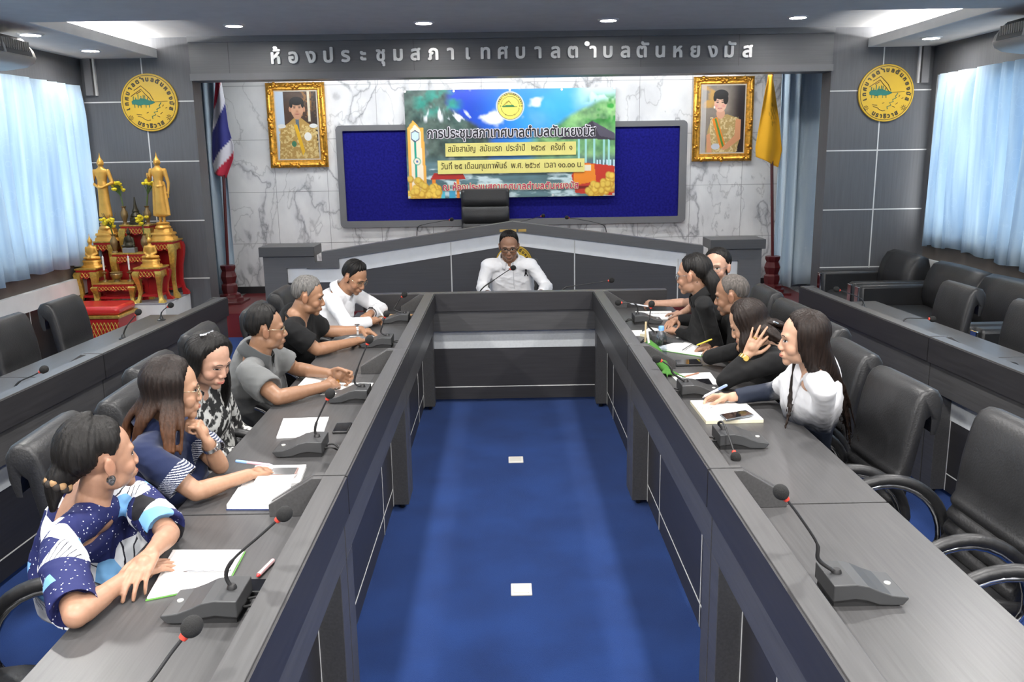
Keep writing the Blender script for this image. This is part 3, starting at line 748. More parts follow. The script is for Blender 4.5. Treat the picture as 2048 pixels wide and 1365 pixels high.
for lb, Y, z, st in (
    ('slim microphone pointing at the man in the white shirt at the head desk', 6.50, ZT, [(950, 590), (965, 577), (990, 559), (1012, 544), (1021, 539)]),
    ('slim microphone on the head desk to the right of the man in the white shirt', 6.52, ZT, [(1120, 592), (1128, 577), (1150, 572), (1190, 566), (1217, 562)]),
    ('slim microphone on the podium left of the executive chair', 9.2, .89, [(833, 472), (835, 457), (845, 450), (870, 445), (899, 440)]),
    ('slim microphone on the podium just right of the executive chair', 9.2, .89, [(990, 470), (1000, 452), (1030, 446), (1060, 439), (1082, 433)]),
    ('slim microphone on the podium curving left from its right side', 9.2, .89, [(1213, 474), (1211, 456), (1200, 448), (1170, 441), (1138, 436)]),
    ('slim microphone on the left rear desk nearest the left edge', 4.08, ZT, [(28, 790), (31, 772), (42, 762), (65, 752), (80, 744)]),
    ('slim microphone on the left rear desk standing before the red cushion stool', 5.37, ZT, [(247, 678), (249, 662), (254, 652), (265, 638), (272, 630)]),
    ('slim microphone on the left rear desk closest to the altar', 6.0, ZT, [(323, 640), (322, 630), (324, 624), (331, 617), (336, 614)]),
    ('slim microphone on the right rear desk in front of the armchair', 6.0, ZT, [(1726, 615), (1726, 604), (1720, 597), (1700, 588), (1679, 581)]),
    ('slim microphone on the right rear desk in front of the empty chair', 5.34, ZT, [(1806, 652), (1807, 642), (1814, 637), (1835, 637), (1858, 638)]),
    ('slim microphone bent flat at the right edge on the rear desk', 4.09, ZT, [(2038, 752), (2038, 735), (2028, 726), (2000, 725), (1975, 724)])):
    slim_mic(lb, Y, z, st, SG)
# ================================================================== BACK WALL: board, banner, portraits, emblems
def colgrid(name, m, parent, P, colors, smooth=False):
    """a sheet of points P[row][col] with one colour per face-corner taken from colors[row][col] (linear rgb)"""
    nr, nc = len(P), len(P[0]); me = bpy.data.meshes.new(name)
    inv = WM[parent.name].inverted() if parent is not None else Matrix()
    me.from_pydata([tuple(inv @ V(p)) for r in P for p in r], [], [(i*nc+j, i*nc+j+1, (i+1)*nc+j+1, (i+1)*nc+j) for i in range(nr-1) for j in range(nc-1)])
    ca = me.color_attributes.new('Col', 'FLOAT_COLOR', 'POINT')
    c = np.ones((nr*nc, 4), np.float32); c[:, :3] = np.clip(np.asarray(colors).reshape(-1, 3), 0, 1); ca.data.foreach_set('color', c.ravel())
    me.materials.append(m)
    if smooth: me.polygons.foreach_set('use_smooth', [True]*len(me.polygons))
    o = bpy.data.objects.new(name, me); COL.objects.link(o); o.parent = parent
    WM[o.name] = WM[parent.name].copy() if parent is not None else Matrix(); return o
def hx(h): return np.array(lin(h)[:3])
def fbm(x, y, sc, seed=0, oc=4):
    """cheap value noise on numpy arrays"""
    r = np.random.default_rng(seed); T = r.random((64, 64)); out = 0; a = .5; tot = 0
    for k in range(oc):
        u, v = x*sc*2**k+7*k, y*sc*2**k+3*k; i, j = np.floor(u).astype(int), np.floor(v).astype(int); fu, fv = u-i, v-j
        fu, fv = fu*fu*(3-2*fu), fv*fv*(3-2*fv); i %= 64; j %= 64; i1, j1 = (i+1) % 64, (j+1) % 64
        out = out + a*((T[i, j]*(1-fu)+T[i1, j]*fu)*(1-fv)+(T[i, j1]*(1-fu)+T[i1, j1]*fu)*fv); tot += a; a *= .5
    return out/tot
def sst(a, b, x): t_ = np.clip((x-a)/(b-a), 0, 1); return t_*t_*(3-2*t_)
class Paint:
    def __init__(s, w_, h_, c): s.X, s.Y = np.meshgrid(np.linspace(0, w_, int(w_*s.res(w_))), np.linspace(0, h_, int(h_*s.res(w_)))); s.c = np.ones(s.X.shape+(3,))*c
    def res(s, w_): return 300/w_
    def put(s, mask, col):
        m = np.clip(mask, 0, 1)[..., None]; s.c = s.c*(1-m)+np.asarray(col)*m
    def ell(s, cx, cy, rx, ry, col, e=.06): s.put(1-sst(1-e, 1+e, np.hypot((s.X-cx)/rx, (s.Y-cy)/ry)), col)
    def rect(s, x0, x1, y0, y1, col): s.put(((s.X >= x0) & (s.X <= x1) & (s.Y >= y0) & (s.Y <= y1)).astype(float), col)
    def poly(s, pts, col):
        ins = np.zeros(s.X.shape, bool); n_ = len(pts)
        for i in range(n_):
            (x1, y1), (x2, y2) = pts[i], pts[(i+1) % n_]
            if y1 == y2: continue
            ins ^= ((s.Y > min(y1, y2)) & (s.Y <= max(y1, y2)) & (s.X < x1+(s.Y-y1)*(x2-x1)/(y2-y1)))
        s.put(ins.astype(float), col)

# notice board
nb = thing('notice_board', 'long blue felt notice board in a grey frame on the marble wall', 'notice board', (.10, YB-.05, 1.0))
x0, x1, z0, z1 = -1.90, 2.115, 1.005, 2.165
def rrect(x0, x1, z0, z1, r, n_=5):
    out = []
    for cx, cz, a0 in ((x1-r, z1-r, 0), (x0+r, z1-r, pi/2), (x0+r, z0+r, pi), (x1-r, z0+r, 1.5*pi)):
        out += [(cx+r*cos(a0+pi/2*k/n_), cz+r*sin(a0+pi/2*k/n_)) for k in range(n_+1)]
    return out
m_ = MB(); o_ = rrect(x0, x1, z0, z1, .05); i_ = rrect(x0+.075, x1-.085, z0+.075, z1-.062, .012)
n_ = len(o_); Yf, Yb = YB-.05, YB-.002
rg = [[V((a, Yb, c)) for a, c in o_], [V((a, Yf, c)) for a, c in o_], [V((a, Yf, c)) for a, c in i_], [V((a, Yf+.03, c)) for a, c in i_]]
m_.loft(rg, cap=False); m_.build('frame', mat('board_frame', (.15, .15, .155), .45), nb)
m_ = MB(); m_.box(x0+.07, x1-.07, YB-.025, YB-.003, z0+.07, z1-.055); m_.build('felt_panel', mat('blue_felt', (.012, .012, .165), .95, var=.25, vscale=(40, 40, 40), bump=.4, bscale=300, spec=.1), nb)

# vinyl banner, hung by small hooks over the board
BT = YB-.075
bn = thing('banner', 'printed vinyl banner with waterfall, sky and yellow fruit hung over the notice board', 'banner', (.09, BT, 1.33))
bw, bh, bx0, bz1 = 2.385, 1.205, -1.10, 2.535
p = Paint(2.0, 1.0, hx('2a6fd8')); X, Y = p.X, p.Y      # X 0..2 left to right, Y 0..1 top to bottom
f1 = fbm(X, Y, 3, 1); f2 = fbm(X, Y, 8, 2); f3 = fbm(X, Y, 18, 3, 3)
sky = hx('123fc0')[None, None]*(1-sst(.25, .75, X/2)[..., None]*.9)+hx('3fb2f2')*sst(.25, .75, X/2)[..., None]*.9
p.c = sky*(.8+.5*f1[..., None])
def win(x0, x1, y0, y1, e=.07): return sst(x0-e, x0+e, X)*sst(x1+e, x1-e, X)*sst(y0-e, y0+e, Y)*sst(y1+e, y1-e, Y)
def blob(x, y, rx, ry): return np.exp(-((X-x)/rx)**2-((Y-y)/ry)**2)
cw = f1*.5+f2*.5
p.put(sst(.60, .80, cw+.34*blob(.80, .27, .14, .07)+.30*blob(1.22, .13, .10, .05)+.25*blob(1.0, .40, .5, .06)+.2*blob(1.35, .08, .2, .04)), hx('f2f6fb'))
p.put(sst(.2, .9, fbm(X, Y, 4, 5)*.4+.7*sst(1.45, 1.95, X)*sst(.32, .02, Y)), hx('cfeefa'))
# wooded cliff and waterfall at the left
edge = .40+.45*sst(.10, .45, Y)+.25*(f1-.5)
cl_ = sst(.06, -.06, X-edge)*sst(.74, .66, Y)
rock = hx('1d4440')[None, None]*(1-f2[..., None])+hx('6d7a70')*f2[..., None]
p.put(cl_, rock*(.25+1.5*f3[..., None]))
p.put(sst(.38, .62, f2)*win(.10, .52, -.1, .22), hx('2a9080')*(.5+f3[..., None]))
p.put(sst(.52, .64, fbm(X*5, Y*.9, 4, 7)+.10*blob(.27, .22, .10, .06)-.08)*win(.17, .36, .16, .28, .03), hx('f4f8fb'))
p.put(sst(.54, .66, fbm(X*3, Y*3-X*3, 4, 8)+.08*blob(.52, .26, .10, .05)-.06)*win(.38, .66, .20, .32, .04), hx('eef4f8'))
# green hills on the right
ridge = .44-.34*sst(1.2, 1.95, X)+.14*(f1-.5)
gh = sst(-.03, .05, Y-ridge)*sst(1.12, 1.30, X)*sst(.80, .70, Y)
p.put(gh*.95, (hx('2f7a34')[None, None]*(1-f2[..., None])+hx('a6d282')*f2[..., None])*(.40+1.2*f3[..., None]))
p.put(sst(.48, .58, fbm(X, Y, 9, 9, 3))*win(1.74, 2.1, .06, .34, .08), hx('2c8a33')*(.5+f3[..., None]))
# water, rocks below
p.put(sst(.60, .70, Y+.03*f2), hx('56747a')*(.5+1.1*fbm(X, Y*5, 5, 11)[..., None]))
p.put(sst(.52, .68, fbm(X, Y*3, 7, 12))*(Y > .72), hx('c9dde0'))
p.put(sst(.5, .62, fbm(X, Y, 7, 14))*win(.18, .5, .44, .66), hx('8d9596')*(.6+.7*f3[..., None]))
# pavilion
for k, xx in enumerate((1.64, 1.71, 1.79, 1.88, 1.93)): p.rect(xx, xx+.022, .46, .72-.03*(k % 2), hx('9fd5cf'))
p.poly([(1.44, .47), (1.56, .42), (1.78, .30), (2.0, .42), (2.0, .48), (1.75, .465)], hx('3a3340')); p.poly([(1.78, .30), (2.0, .42), (2.0, .47), (1.85, .44)], hx('55505e'))
for k in range(6): p.rect(1.82+.032*k, 1.834+.032*k, .66, .74, hx('cfe9f2'))
# orange bus-like boat and red roofed gate
p.poly([(1.58, .80), (1.66, .68), (2.0, .72), (2.0, 1.0), (1.62, .97)], hx('c8341f')); p.poly([(1.60, .78), (1.66, .69), (1.80, .70), (1.82, .86), (1.60, .90)], hx('f08a1c')); p.rect(1.67, 1.77, .71, .76, hx('efe6cf')); p.rect(1.63, 1.79, .90, .93, hx('7a1410'))
p.poly([(.22, .82), (.26, .76), (.53, .76), (.56, .82)], hx('b3261c')); p.rect(.24, .27, .82, 1.0, hx('f08a2a')); p.rect(.47, .50, .82, 1.0, hx('f08a2a')); p.rect(.31, .36, .93, 1.0, hx('55c3d8')); p.rect(.40, .46, .93, 1.0, hx('44a9d0'))
# cream clock tower
p.poly([(.015, .80), (.02, .34), (.075, .27), (.135, .34), (.17, .34), (.19, 1.0), (.02, 1.0)], hx('f2b44f')); p.poly([(.04, .95), (.045, .36), (.09, .31), (.14, .36), (.165, .95)], hx('f7ead0'))
p.rect(.075, .098, .42, .80, hx('1aa08a')); p.poly([(.09, .36), (.132, .385), (.132, .445), (.09, .475), (.048, .445), (.048, .385)], hx('3f4d6a')); p.poly([(.09, .37), (.122, .39), (.122, .44), (.09, .463), (.058, .44), (.058, .39)], hx('cfe6f6'))
p.ell(.10, .65, .036, .036, hx('1aa08a'), .1); p.ell(.10, .65, .028, .028, hx('f7ead0'), .1); p.rect(.088, .112, .638, .662, hx('5a6fb0'))
# yellow fruit heaps
rr = random.Random(5)
for cx, cy, wx, wy, n_ in ((.14, .93, .17, .13, 60), (1.88, .93, .14, .13, 52)):
    for k in range(n_):
        a = rr.uniform(-1, 1); fx, fy_ = cx+wx*a, cy+wy*rr.uniform(-1 if (cx < 1) == (a < 0) else -.35, .6); q_ = rr.uniform(.85, 1.1)
        if fx < .005 or fx > 1.995 or fy_ > .985: continue
        p.ell(fx, fy_, .032, .034, hx('d09a2c')*q_, .12); p.ell(fx-.004, fy_-.005, .024, .025, hx('f0cc55')*q_, .35)
# round seal
p.ell(1.0, .155, .132, .132, hx('e9f0f6'), .03); p.ell(1.0, .155, .124, .124, hx('2e3a24'), .03); p.ell(1.0, .155, .118, .118, hx('f0dc66'), .03)
p.put(((np.abs(np.hypot(X-1.0, Y-.155)-.088) < .003)).astype(float), hx('6b6a2a')); 
p.poly([(.93, .15), (.985, .10), (1.03, .15), (1.02, .15), (.985, .115), (.945, .15)], hx('8a7a28')); p.poly([(.92, .15), (1.03, .142), (1.04, .155), (.925, .165)], hx('1f7a4a')); p.rect(.94, 1.07, .16, .163, hx('3a6a3a'))
nr, nc = p.c.shape[:2]
def bpt(u, v, off=0): return V((bx0+bw*u, BT-off-.006*sin(u*9)*sin(v*3.1), bz1-.012*u*0-bh*v + .010*(u-.5)*0))
PT = [[bpt(j/(nc-1), i/(nr-1)) for j in range(nc)] for i in range(nr)]
bo = colgrid('printed_sheet', colattr('vinyl_print', .38), bn, PT, p.c)
so = bo.modifiers.new('t', 'SOLIDIFY'); so.thickness = .002; so.offset = 1
m_ = MB(); m_.box(bx0, bx0+bw, BT+.012, BT+.016, bz1-bh, bz1); m_.build('backing', mat('vinyl_white', (.7, .7, .7), .5), bn)
INKD, INKR, INKO = mat('ink_black', (.022, .02, .024), .5), mat('ink_crimson', (.55, .02, .10), .5), mat('ink_olive', (.075, .055, .008), .5)
WH = mat('white_outline_print', (.80, .76, .80), .5); YST = mat('yellow_strip', (.78, .70, .22), .5); GLOWY = mat('pale_yellow_outline', (.85, .85, .55), .5)
def btext(name, txt, u, v, wid, size, m, bold, back=None, rows=44):
    c = bpt(u, v); c.y = BT-.010
    if back:
        m_ = MB(); put_text(m_, txt, c+V((0, .002, 0)), (1, 0, 0), (0, 0, 1), (0, -1, 0), size, .001, rows, bold+.055, width=wid*(1+.04*size/wid)); m_.build(name+'_outline', back, bn)
    m_ = MB(); put_text(m_, txt, c, (1, 0, 0), (0, 0, 1), (0, -1, 0), size, .0015, rows, bold, width=wid); m_.build(name, m, bn)
btext('title', 'การประชุมสภาเทศบาลตำบลตันหยงมัส', .505, .435, bw*.805, .152, INKD, .022, WH)
for u0, u1, v0, v1 in ((.187, .812, .487, .610), (.148, .853, .645, .772)):
    m_ = MB(); a, b_ = bpt(u0, v1), bpt(u1, v0); m_.box(a.x, b_.x, BT-.014, BT-.011, a.z, b_.z); m_.build('pasted_strip', YST, bn)
def stext(txt, u, v, wid, size):
    c = bpt(u, v); c.y = BT-.0145; m_ = MB(); put_text(m_, txt, c, (1, 0, 0), (0, 0, 1), (0, -1, 0), size, .001, 40, .012, width=wid); m_.build('strip_lettering', INKO, bn)
stext('สมัยสามัญ  สมัยแรก  ประจำปี   ๒๕๖๙   ครั้งที่  ๑', .497, .566, bw*.595, .098)
stext('วันที่ ๒๕ เดือนกุมภาพันธ์  พ.ศ. ๒๕๖๙  เวลา ๑๐.๐๐ น.', .503, .727, bw*.68, .098)
btext('place_line', 'ณ ห้องประชุมสภาเทศบาลตำบลตันหยงมัส', .497, .925, bw*.655, .105, INKR, .012, GLOWY)
m_ = MB()
for k, ch in enumerate(clusters('เทศบาลตำบลตันหยงมัส')):
    a = R(168-156*k/15.0) if k < 16 else 0
    c = bpt(.5+.104*cos(a)/2.0, .155-.104*sin(a)); c.y = BT-.008
    put_text(m_, ch, c, (sin(a), 0, -cos(a)), (cos(a), 0, sin(a)), (0, -1, 0), .026, .001, 20, .03)
m_.build('seal_lettering', INKD, bn)
for u, v in ((.005, .01), (.235, .012), (.5, .008), (.745, .012), (.993, .01), (.006, .985), (.993, .985), (.3, .985), (.7, .985)):
    c = bpt(u, v); m_ = MB(); m_.lathe([(0, -.004), (.012, -.004), (.014, 0), (0, .004)], (c.x, BT-.009, c.z), 12, axis=(0, 1, 0)); m_.build('eyelet', mat('eyelet_metal', (.7, .7, .68), .3, metal=1), bn)

# round town emblems on the two piers
EMY = mat('emblem_yellow', (.66, .42, .030), .42); EMD = mat('emblem_ink', (.055, .040, .012), .5); EMG = mat('emblem_green', (.008, .15, .11), .5)
def emblem(label, c, r, ex, en, group):
    c = V(c); ez = V((0, 0, 1)); ex = V(ex); en = V(en); t = thing('round_emblem', label, 'emblem', tuple(c), group=group)
    def P(a, b_, d=0): return c+ex*(a*r)+ez*(b_*r)+en*d
    m_ = MB(); m_.lathe([(0, 0), (r, 0), (r, .016), (r*.985, .02), (0, .02)], c, 64, axis=en); m_.build('disc', EMY, t, smooth=True, angle=30)
    def ring(ra, rb, mm, nm):
        m_ = MB(); P1 = [[P(ra*cos(2*pi*k/64), ra*sin(2*pi*k/64), .0215) for k in range(65)], [P(rb*cos(2*pi*k/64), rb*sin(2*pi*k/64), .0215) for k in range(65)]]; m_.grid(P1); return m_.build(nm, mm, t)
    ring(.925, .945, EMD, 'ring_line')
    def stroke(pts, w_, m, nm):
        m_ = MB(); m_.tube([P(a, b_, .021) for a, b_ in pts], w_*r, 6); m_.build(nm, m, t)
    cs = clusters('เทศบาลตำบลตันหยงมัส')
    for k, ch in enumerate(cs):
        m_ = MB(); a = R(196-212*k/(len(cs)-1)); put_text(m_, ch, P(.735*cos(a), .735*sin(a), .020), ex*sin(a)-ez*cos(a), ex*cos(a)+ez*sin(a), en, .20*r, .002, 30, .066); m_.build('letter', EMD, t)
    cs = clusters('นราธิวาส')
    for k, ch in enumerate(cs):
        m_ = MB(); a = R(240+60*k/(len(cs)-1)); put_text(m_, ch, P(.87*cos(a), .87*sin(a), .020), ex*(-sin(a))+ez*cos(a), ex*(-cos(a))-ez*sin(a), en, .20*r, .002, 30, .066); m_.build('letter', EMD, t)
    for pts in ([(-.5, .42), (-.24, .58), (-.10, .45), (.05, .30), (.16, .08)], [(-.62, .22), (-.50, .30), (-.25, .46), (-.12, .30), (-.02, .20), (.10, .04)], [(-.42, .30), (-.25, .40)]): stroke(pts, .012, EMD, 'mountain_line')
    m_ = MB(); up = [(-.62, .04), (-.55, .10), (-.45, .12), (-.35, .10), (-.30, .16), (-.18, .14), (-.10, .12), (.0, .08), (.12, .06), (.20, .03)]; dn = [(.20, -.01), (.08, -.06), (-.05, -.09), (-.2, -.07), (-.35, -.10), (-.5, -.06), (-.60, -.06)]
    pl = up+dn; f_ = [P(a, b_, .0205) for a, b_ in pl]+[P(a, b_, .0225) for a, b_ in pl]; k_ = len(pl)
    m_._a(f_, [tuple(range(k_, 2*k_))]+[(i, (i+1) % k_, (i+1) % k_+k_, i+k_) for i in range(k_)])
    for a, h_ in ((-.55, .2), (-.47, .14), (-.38, .3), (-.28, .22), (-.2, .26), (-.14, .24), (-.05, .14)): m_.tube([P(a, .08, .021), P(a+.01, .08+h_*.7, .021)], .014*r, 5)
    for a in (-.52, -.4, -.3, -.12, .0): m_.tube([P(a, -.06, .021), P(a, -.17, .021)], .012*r, 5)
    m_.build('green_boats', EMG, t)
    stroke([(.15, .02), (.66, .04)], .008, EMD, 'shore_line')
    stroke([(.42, .0), (.34, -.12), (.38, -.16), (.24, -.24), (.28, -.30), (.14, -.34), (.2, -.42), (.06, -.48), (.08, -.56)], .014, EMG, 'river_line')
    for pts in ([(-.48, -.40), (-.30, -.42)], [(-.45, -.46), (-.3, -.5), (-.2, -.58), (-.1, -.62), (.0, -.60)], [(-.12, -.36), (-.05, -.33)], [(.46, -.14), (.50, -.08)], [(.56, -.2), (.62, -.17)], [(.44, -.34), (.36, -.40)], [(.34, -.50), (.24, -.46)]): stroke(pts, .010, EMD, 'island_line')
    for sx in (-.70, .66):
        m_ = MB()
        for k in range(8):
            a = 2*pi*k/8; m_.tube([P(sx+.03*cos(a), -.52+.03*sin(a), .021), P(sx+.10*cos(a), -.52+.10*sin(a), .021)], .010*r, 5)
        m_.build('flower_mark', EMD, t)
EG = 'round yellow town emblems'
emblem('round yellow emblem on the left pier above the altar', (-3.50, YP-.003, 2.375), .279, (1, 0, 0), (0, -1, 0), EG)
emblem('round yellow emblem on the right pier beside the curtain', (3.84, YP-.003, 2.357), .278, (1, 0, 0), (0, -1, 0), EG)
emblem('round yellow emblem on the podium front, mostly hidden behind the man', (.095, YQ-.0, .715), .19, (1, 0, 0), (0, -1, 0), EG)

# framed portraits
GILT = mat('gilt_frame', (.72, .36, .05), .3, metal=.75, var=.35, vscale=(30, 30, 30), bump=.9, bscale=70)
def portrait(label, x0, x1, z0, z1, painter):
    t = thing('framed_portrait', label, 'portrait', ((x0+x1)/2, YB-.04, z0), group='gilt framed portraits')
    fw = .085; Y0 = YB-.003
    def fr(d): return [(x0+d, z0+d), (x1-d, z0+d), (x1-d, z1-d), (x0+d, z1-d)]
    m_ = MB(); m_.loft([[V((a, y, c)) for a, c in fr(d)] for d, y in ((0, Y0), (0, Y0-.03), (.012, Y0-.045), (.03, Y0-.05), (.05, Y0-.035), (.07, Y0-.038), (fw, Y0-.02), (fw, Y0-.005))], cap=False)
    rg_ = random.Random(3)
    for k in range(120):      # carved scrolls
        s_ = rg_.random()*4; e = int(s_); q_ = s_-e; L = fr(.03); a, c = L[e], L[(e+1) % 4]
        near = min(abs(q_), abs(1-q_), abs(q_-.5)); 
        if near > .17: continue
        m_.ell((a[0]+(c[0]-a[0])*q_+rg_.uniform(-.02, .02), Y0-.045, a[1]+(c[1]-a[1])*q_+rg_.uniform(-.02, .02)), rg_.uniform(.010, .024), seg=8, rg=6)
    m_.build('frame', GILT, t, smooth=True, angle=50)
    p = Paint(1.0, (z1-z0-2*fw)/(x1-x0-2*fw), hx('444444')); painter(p); nr, nc = p.c.shape[:2]
    m_ = MB(); m_.box(x0+fw-.004, x1-fw+.004, Y0-.020, Y0-.002, z0+fw-.004, z1-fw+.004); m_.build('mount', mat('cream_mount', (.55, .50, .42), .6), t)
    g = .014
    PT = [[V((x0+fw+g+(x1-x0-2*fw-2*g)*j/(nc-1), Y0-.0215, z1-fw-g-(z1-z0-2*fw-2*g)*i/(nr-1))) for j in range(nc)] for i in range(nr)]
    colgrid('picture', colattr('portrait_print', .4), t, PT, p.c)
def pa(p):
    X, Y = p.X, p.Y; n1 = fbm(X, Y, 5, 21); n2 = fbm(X, Y, 22, 22, 3)
    p.c = hx('4a3426')*(.4+1.0*n1[..., None]); p.put((X < .2)*1.0, hx('c4d4e4')*.9); p.put(sst(.45, .62, n2)*(X > .62)*(Y < .6), hx('8a6030')); p.put(((X > .78) & (X < .84))*(Y < .7)*.8, hx('e6dcc0')); p.put((X > .88)*.7, hx('2a2420'))
    p.poly([(.02, 1.6), (.08, .86), (.3, .72), (.42, .62), (.62, .62), (.74, .72), (.95, .86), (1.0, 1.6)], hx('b08c4a')); m = (Y > .6)*sst(.40, .7, n2); p.put(m*(np.abs(X-.52) < .48)*(Y > .72+.25*np.abs(X-.52)), hx('d8bf80'))
    p.ell(.12, .80, .10, .05, hx('dcdcd8')); p.ell(.90, .80, .10, .05, hx('dcdcd8')); p.rect(.47, .55, .62, 1.0, hx('5a6a78'))
    p.poly([(.42, .78), (.50, .76), (.66, 1.4), (.60, 1.5)], hx('e0b020')); p.ell(.75, 1.05, .09, .10, hx('e8e6de')); p.ell(.40, 1.22, .06, .07, hx('3f7a58'))
    p.ell(.52, .40, .155, .215, hx('c89878')); p.ell(.52, .56, .10, .09, hx('c08f70')); p.ell(.35, .41, .03, .06, hx('bb8668')); p.ell(.69, .41, .03, .06, hx('bb8668'))
    p.ell(.52, .22, .165, .10, hx('15120f')); p.ell(.38, .28, .04, .10, hx('15120f')); p.ell(.66, .28, .04, .10, hx('15120f'))
    for s_ in (-1, 1): p.ell(.52+s_*.062, .375, .032, .012, hx('2a1c14'), .4); p.ell(.52+s_*.064, .338, .042, .010, hx('2a1c14'), .5)
    p.ell(.52, .46, .03, .03, hx('b07c5e'), .8); p.ell(.52, .525, .055, .012, hx('9a5a4c'), .5)
def pb(p):
    X, Y = p.X, p.Y; n1 = fbm(X, Y, 4, 31); n2 = fbm(X, Y, 24, 32, 3)
    p.c = hx('8a7f74')*(.5+.9*n1[..., None]); p.put(sst(.5, .9, X), hx('2a2224')); p.put(sst(.45, .6, n1)*(X < .35)*(Y < .5), hx('c89a50')); p.put(((X < .1))*.5, hx('d8d4d0'))
    p.poly([(.10, 1.6), (.14, 1.02), (.22, .76), (.42, .66), (.60, .64), (.88, .74), (.92, 1.15), (.80, 1.6)], hx('b79a62')); p.put(sst(.45, .7, n2)*(Y > .70)*(X > .2)*(X < .86), hx('dcc896'))
    p.poly([(.24, .74), (.36, .70), (.58, 1.34), (.46, 1.42)], hx('e88a2a')); p.poly([(.30, .74), (.34, .72), (.54, 1.34), (.50, 1.38)], hx('5a8a3a'))
    p.poly([(.80, .74), (.92, .76), (.92, 1.2), (.62, 1.42), (.50, 1.45), (.52, 1.36), (.78, 1.12)], hx('d99a70')); p.poly([(.12, 1.1), (.2, 1.05), (.26, 1.5), (.14, 1.5)], hx('d99a70')); p.ell(.34, 1.36, .10, .07, hx('c9ccd4'))
    p.ell(.44, .62, .10, .12, hx('d8a286')); p.ell(.43, .40, .145, .19, hx('e6b89e')); p.ell(.44, .20, .17, .11, hx('1c1614')); p.ell(.55, .30, .06, .12, hx('1c1614')); p.ell(.30, .27, .04, .08, hx('1c1614'))
    for s_ in (-1, 1): p.ell(.42+s_*.06, .375, .03, .012, hx('2a1c18'), .4); p.ell(.42+s_*.06, .34, .036, .008, hx('3a241c'), .5); p.ell(.42+s_*.085, .45, .035, .03, hx('e09a90'), .9)
    p.ell(.42, .505, .05, .016, hx('b8353f'), .4); p.ell(.42, .502, .036, .006, hx('f2ece6'), .4); p.ell(.29, .48, .018, .03, hx('f0ece0'))
portrait('gilt framed portrait of a man in gold uniform on the marble wall', -2.665, -2.005, 1.705, 2.645, pa)
portrait('gilt framed portrait of a woman in gold shawl on the marble wall', 2.18, 2.865, 1.70, 2.64, pb)

# ------------------------------------------------------------------ flags on turned stands
POLE = mat('maroon_pole', (.085, .012, .014), .28, coat=.4)
def flag(label, xb, xt, Y, colf, outline, gname):
    t = thing('flag_stand', label, 'flag', (xb, Y, .25), group='flags on turned stands')
    prof = [(0, .0), (.16, .0), (.16, .035), (.13, .045), (.13, .075), (.085, .09), (.10, .14), (.095, .18), (.075, .20), (.088, .235), (.10, .275), (.085, .315), (.075, .335), (.092, .37), (.092, .395), (.075, .40), (0, .40)]
    m_ = MB(); m_.box(xb-.17, xb+.17, Y-.17, Y+.17, .25, .272); m_.lathe([(r*.92, .25+.02+h_) for r, h_ in prof], (xb, Y, 0), 8); m_.build('turned_base', POLE, t, smooth=True, angle=25)
    m_ = MB(); m_.tube([(xb, Y, .6), (xb+(xt-xb)*.5, Y, 1.6), (xt, Y, 2.75)], .017, 10); m_.build('pole', POLE, t, smooth=True)
    # hanging cloth: outline rows give (v, left x px, right x px) measured along the drape
    n_, k_ = 46, 22; P = []; C = []
    for i in range(n_):
        v = i/(n_-1); row = []; cr = []
        j0 = max(q_ for q_ in range(len(outline)-1) if outline[q_][0] <= v); a, b_ = outline[j0], outline[j0+1]; f = (v-a[0])/(b_[0]-a[0])
        l_, r_, yl, yr = [a[q_]+(b_[q_]-a[q_])*f for q_ in (1, 2, 3, 4)]
        for j in range(k_):
            u = j/(k_-1); q_ = aty(l_+(r_-l_)*u, yl+(yr-yl)*u, Y-.03); q_.y = Y-.035+.035*sin(u*7+v*2)*(.3+.7*v)
            row.append(q_); cr.append(colf(u, v))
        P.append(row); C.append(cr)
    o = colgrid('flag_cloth', colattr('flag_cloth_print', .8, sheen=.2), t, P, C, smooth=True)
    so = o.modifiers.new('t', 'SOLIDIFY'); so.thickness = .003
def c_thai(u, v):
    f = v*.86+.20*u-.02; 
    return hx('b81f3c') if f < .20 else hx('d8d8e0') if f < .37 else hx('2a2f7c') if f < .70 else hx('d8d8e0') if f < .84 else hx('c22a44')
def c_yel(u, v):
    d = hypot((u-.62)/.22, (v-.5)/.13); b_ = hx('e8ab14')
    return b_*(.55 if d < 1 and (sin(u*40)*sin(v*60) > .2) else 1)
flag('striped red, white and blue flag on a maroon stand at the left of the stage', -3.06, -2.985, 9.60, c_thai, [(0, 432, 440, 150, 150), (.2, 428, 449, 205, 202), (.45, 424, 456, 262, 255), (.7, 423, 466, 300, 290), (.85, 424, 466, 330, 318), (1, 428, 452, 347, 357)], 0)
flag('yellow flag with a faint emblem on a maroon stand at the right', 2.975, 2.865, 9.60, c_yel, [(0, 1536, 1545, 150, 150), (.3, 1528, 1552, 195, 195), (.6, 1520, 1560, 245, 245), (.85, 1512, 1565, 295, 300), (1, 1513, 1557, 314, 335)], 0)
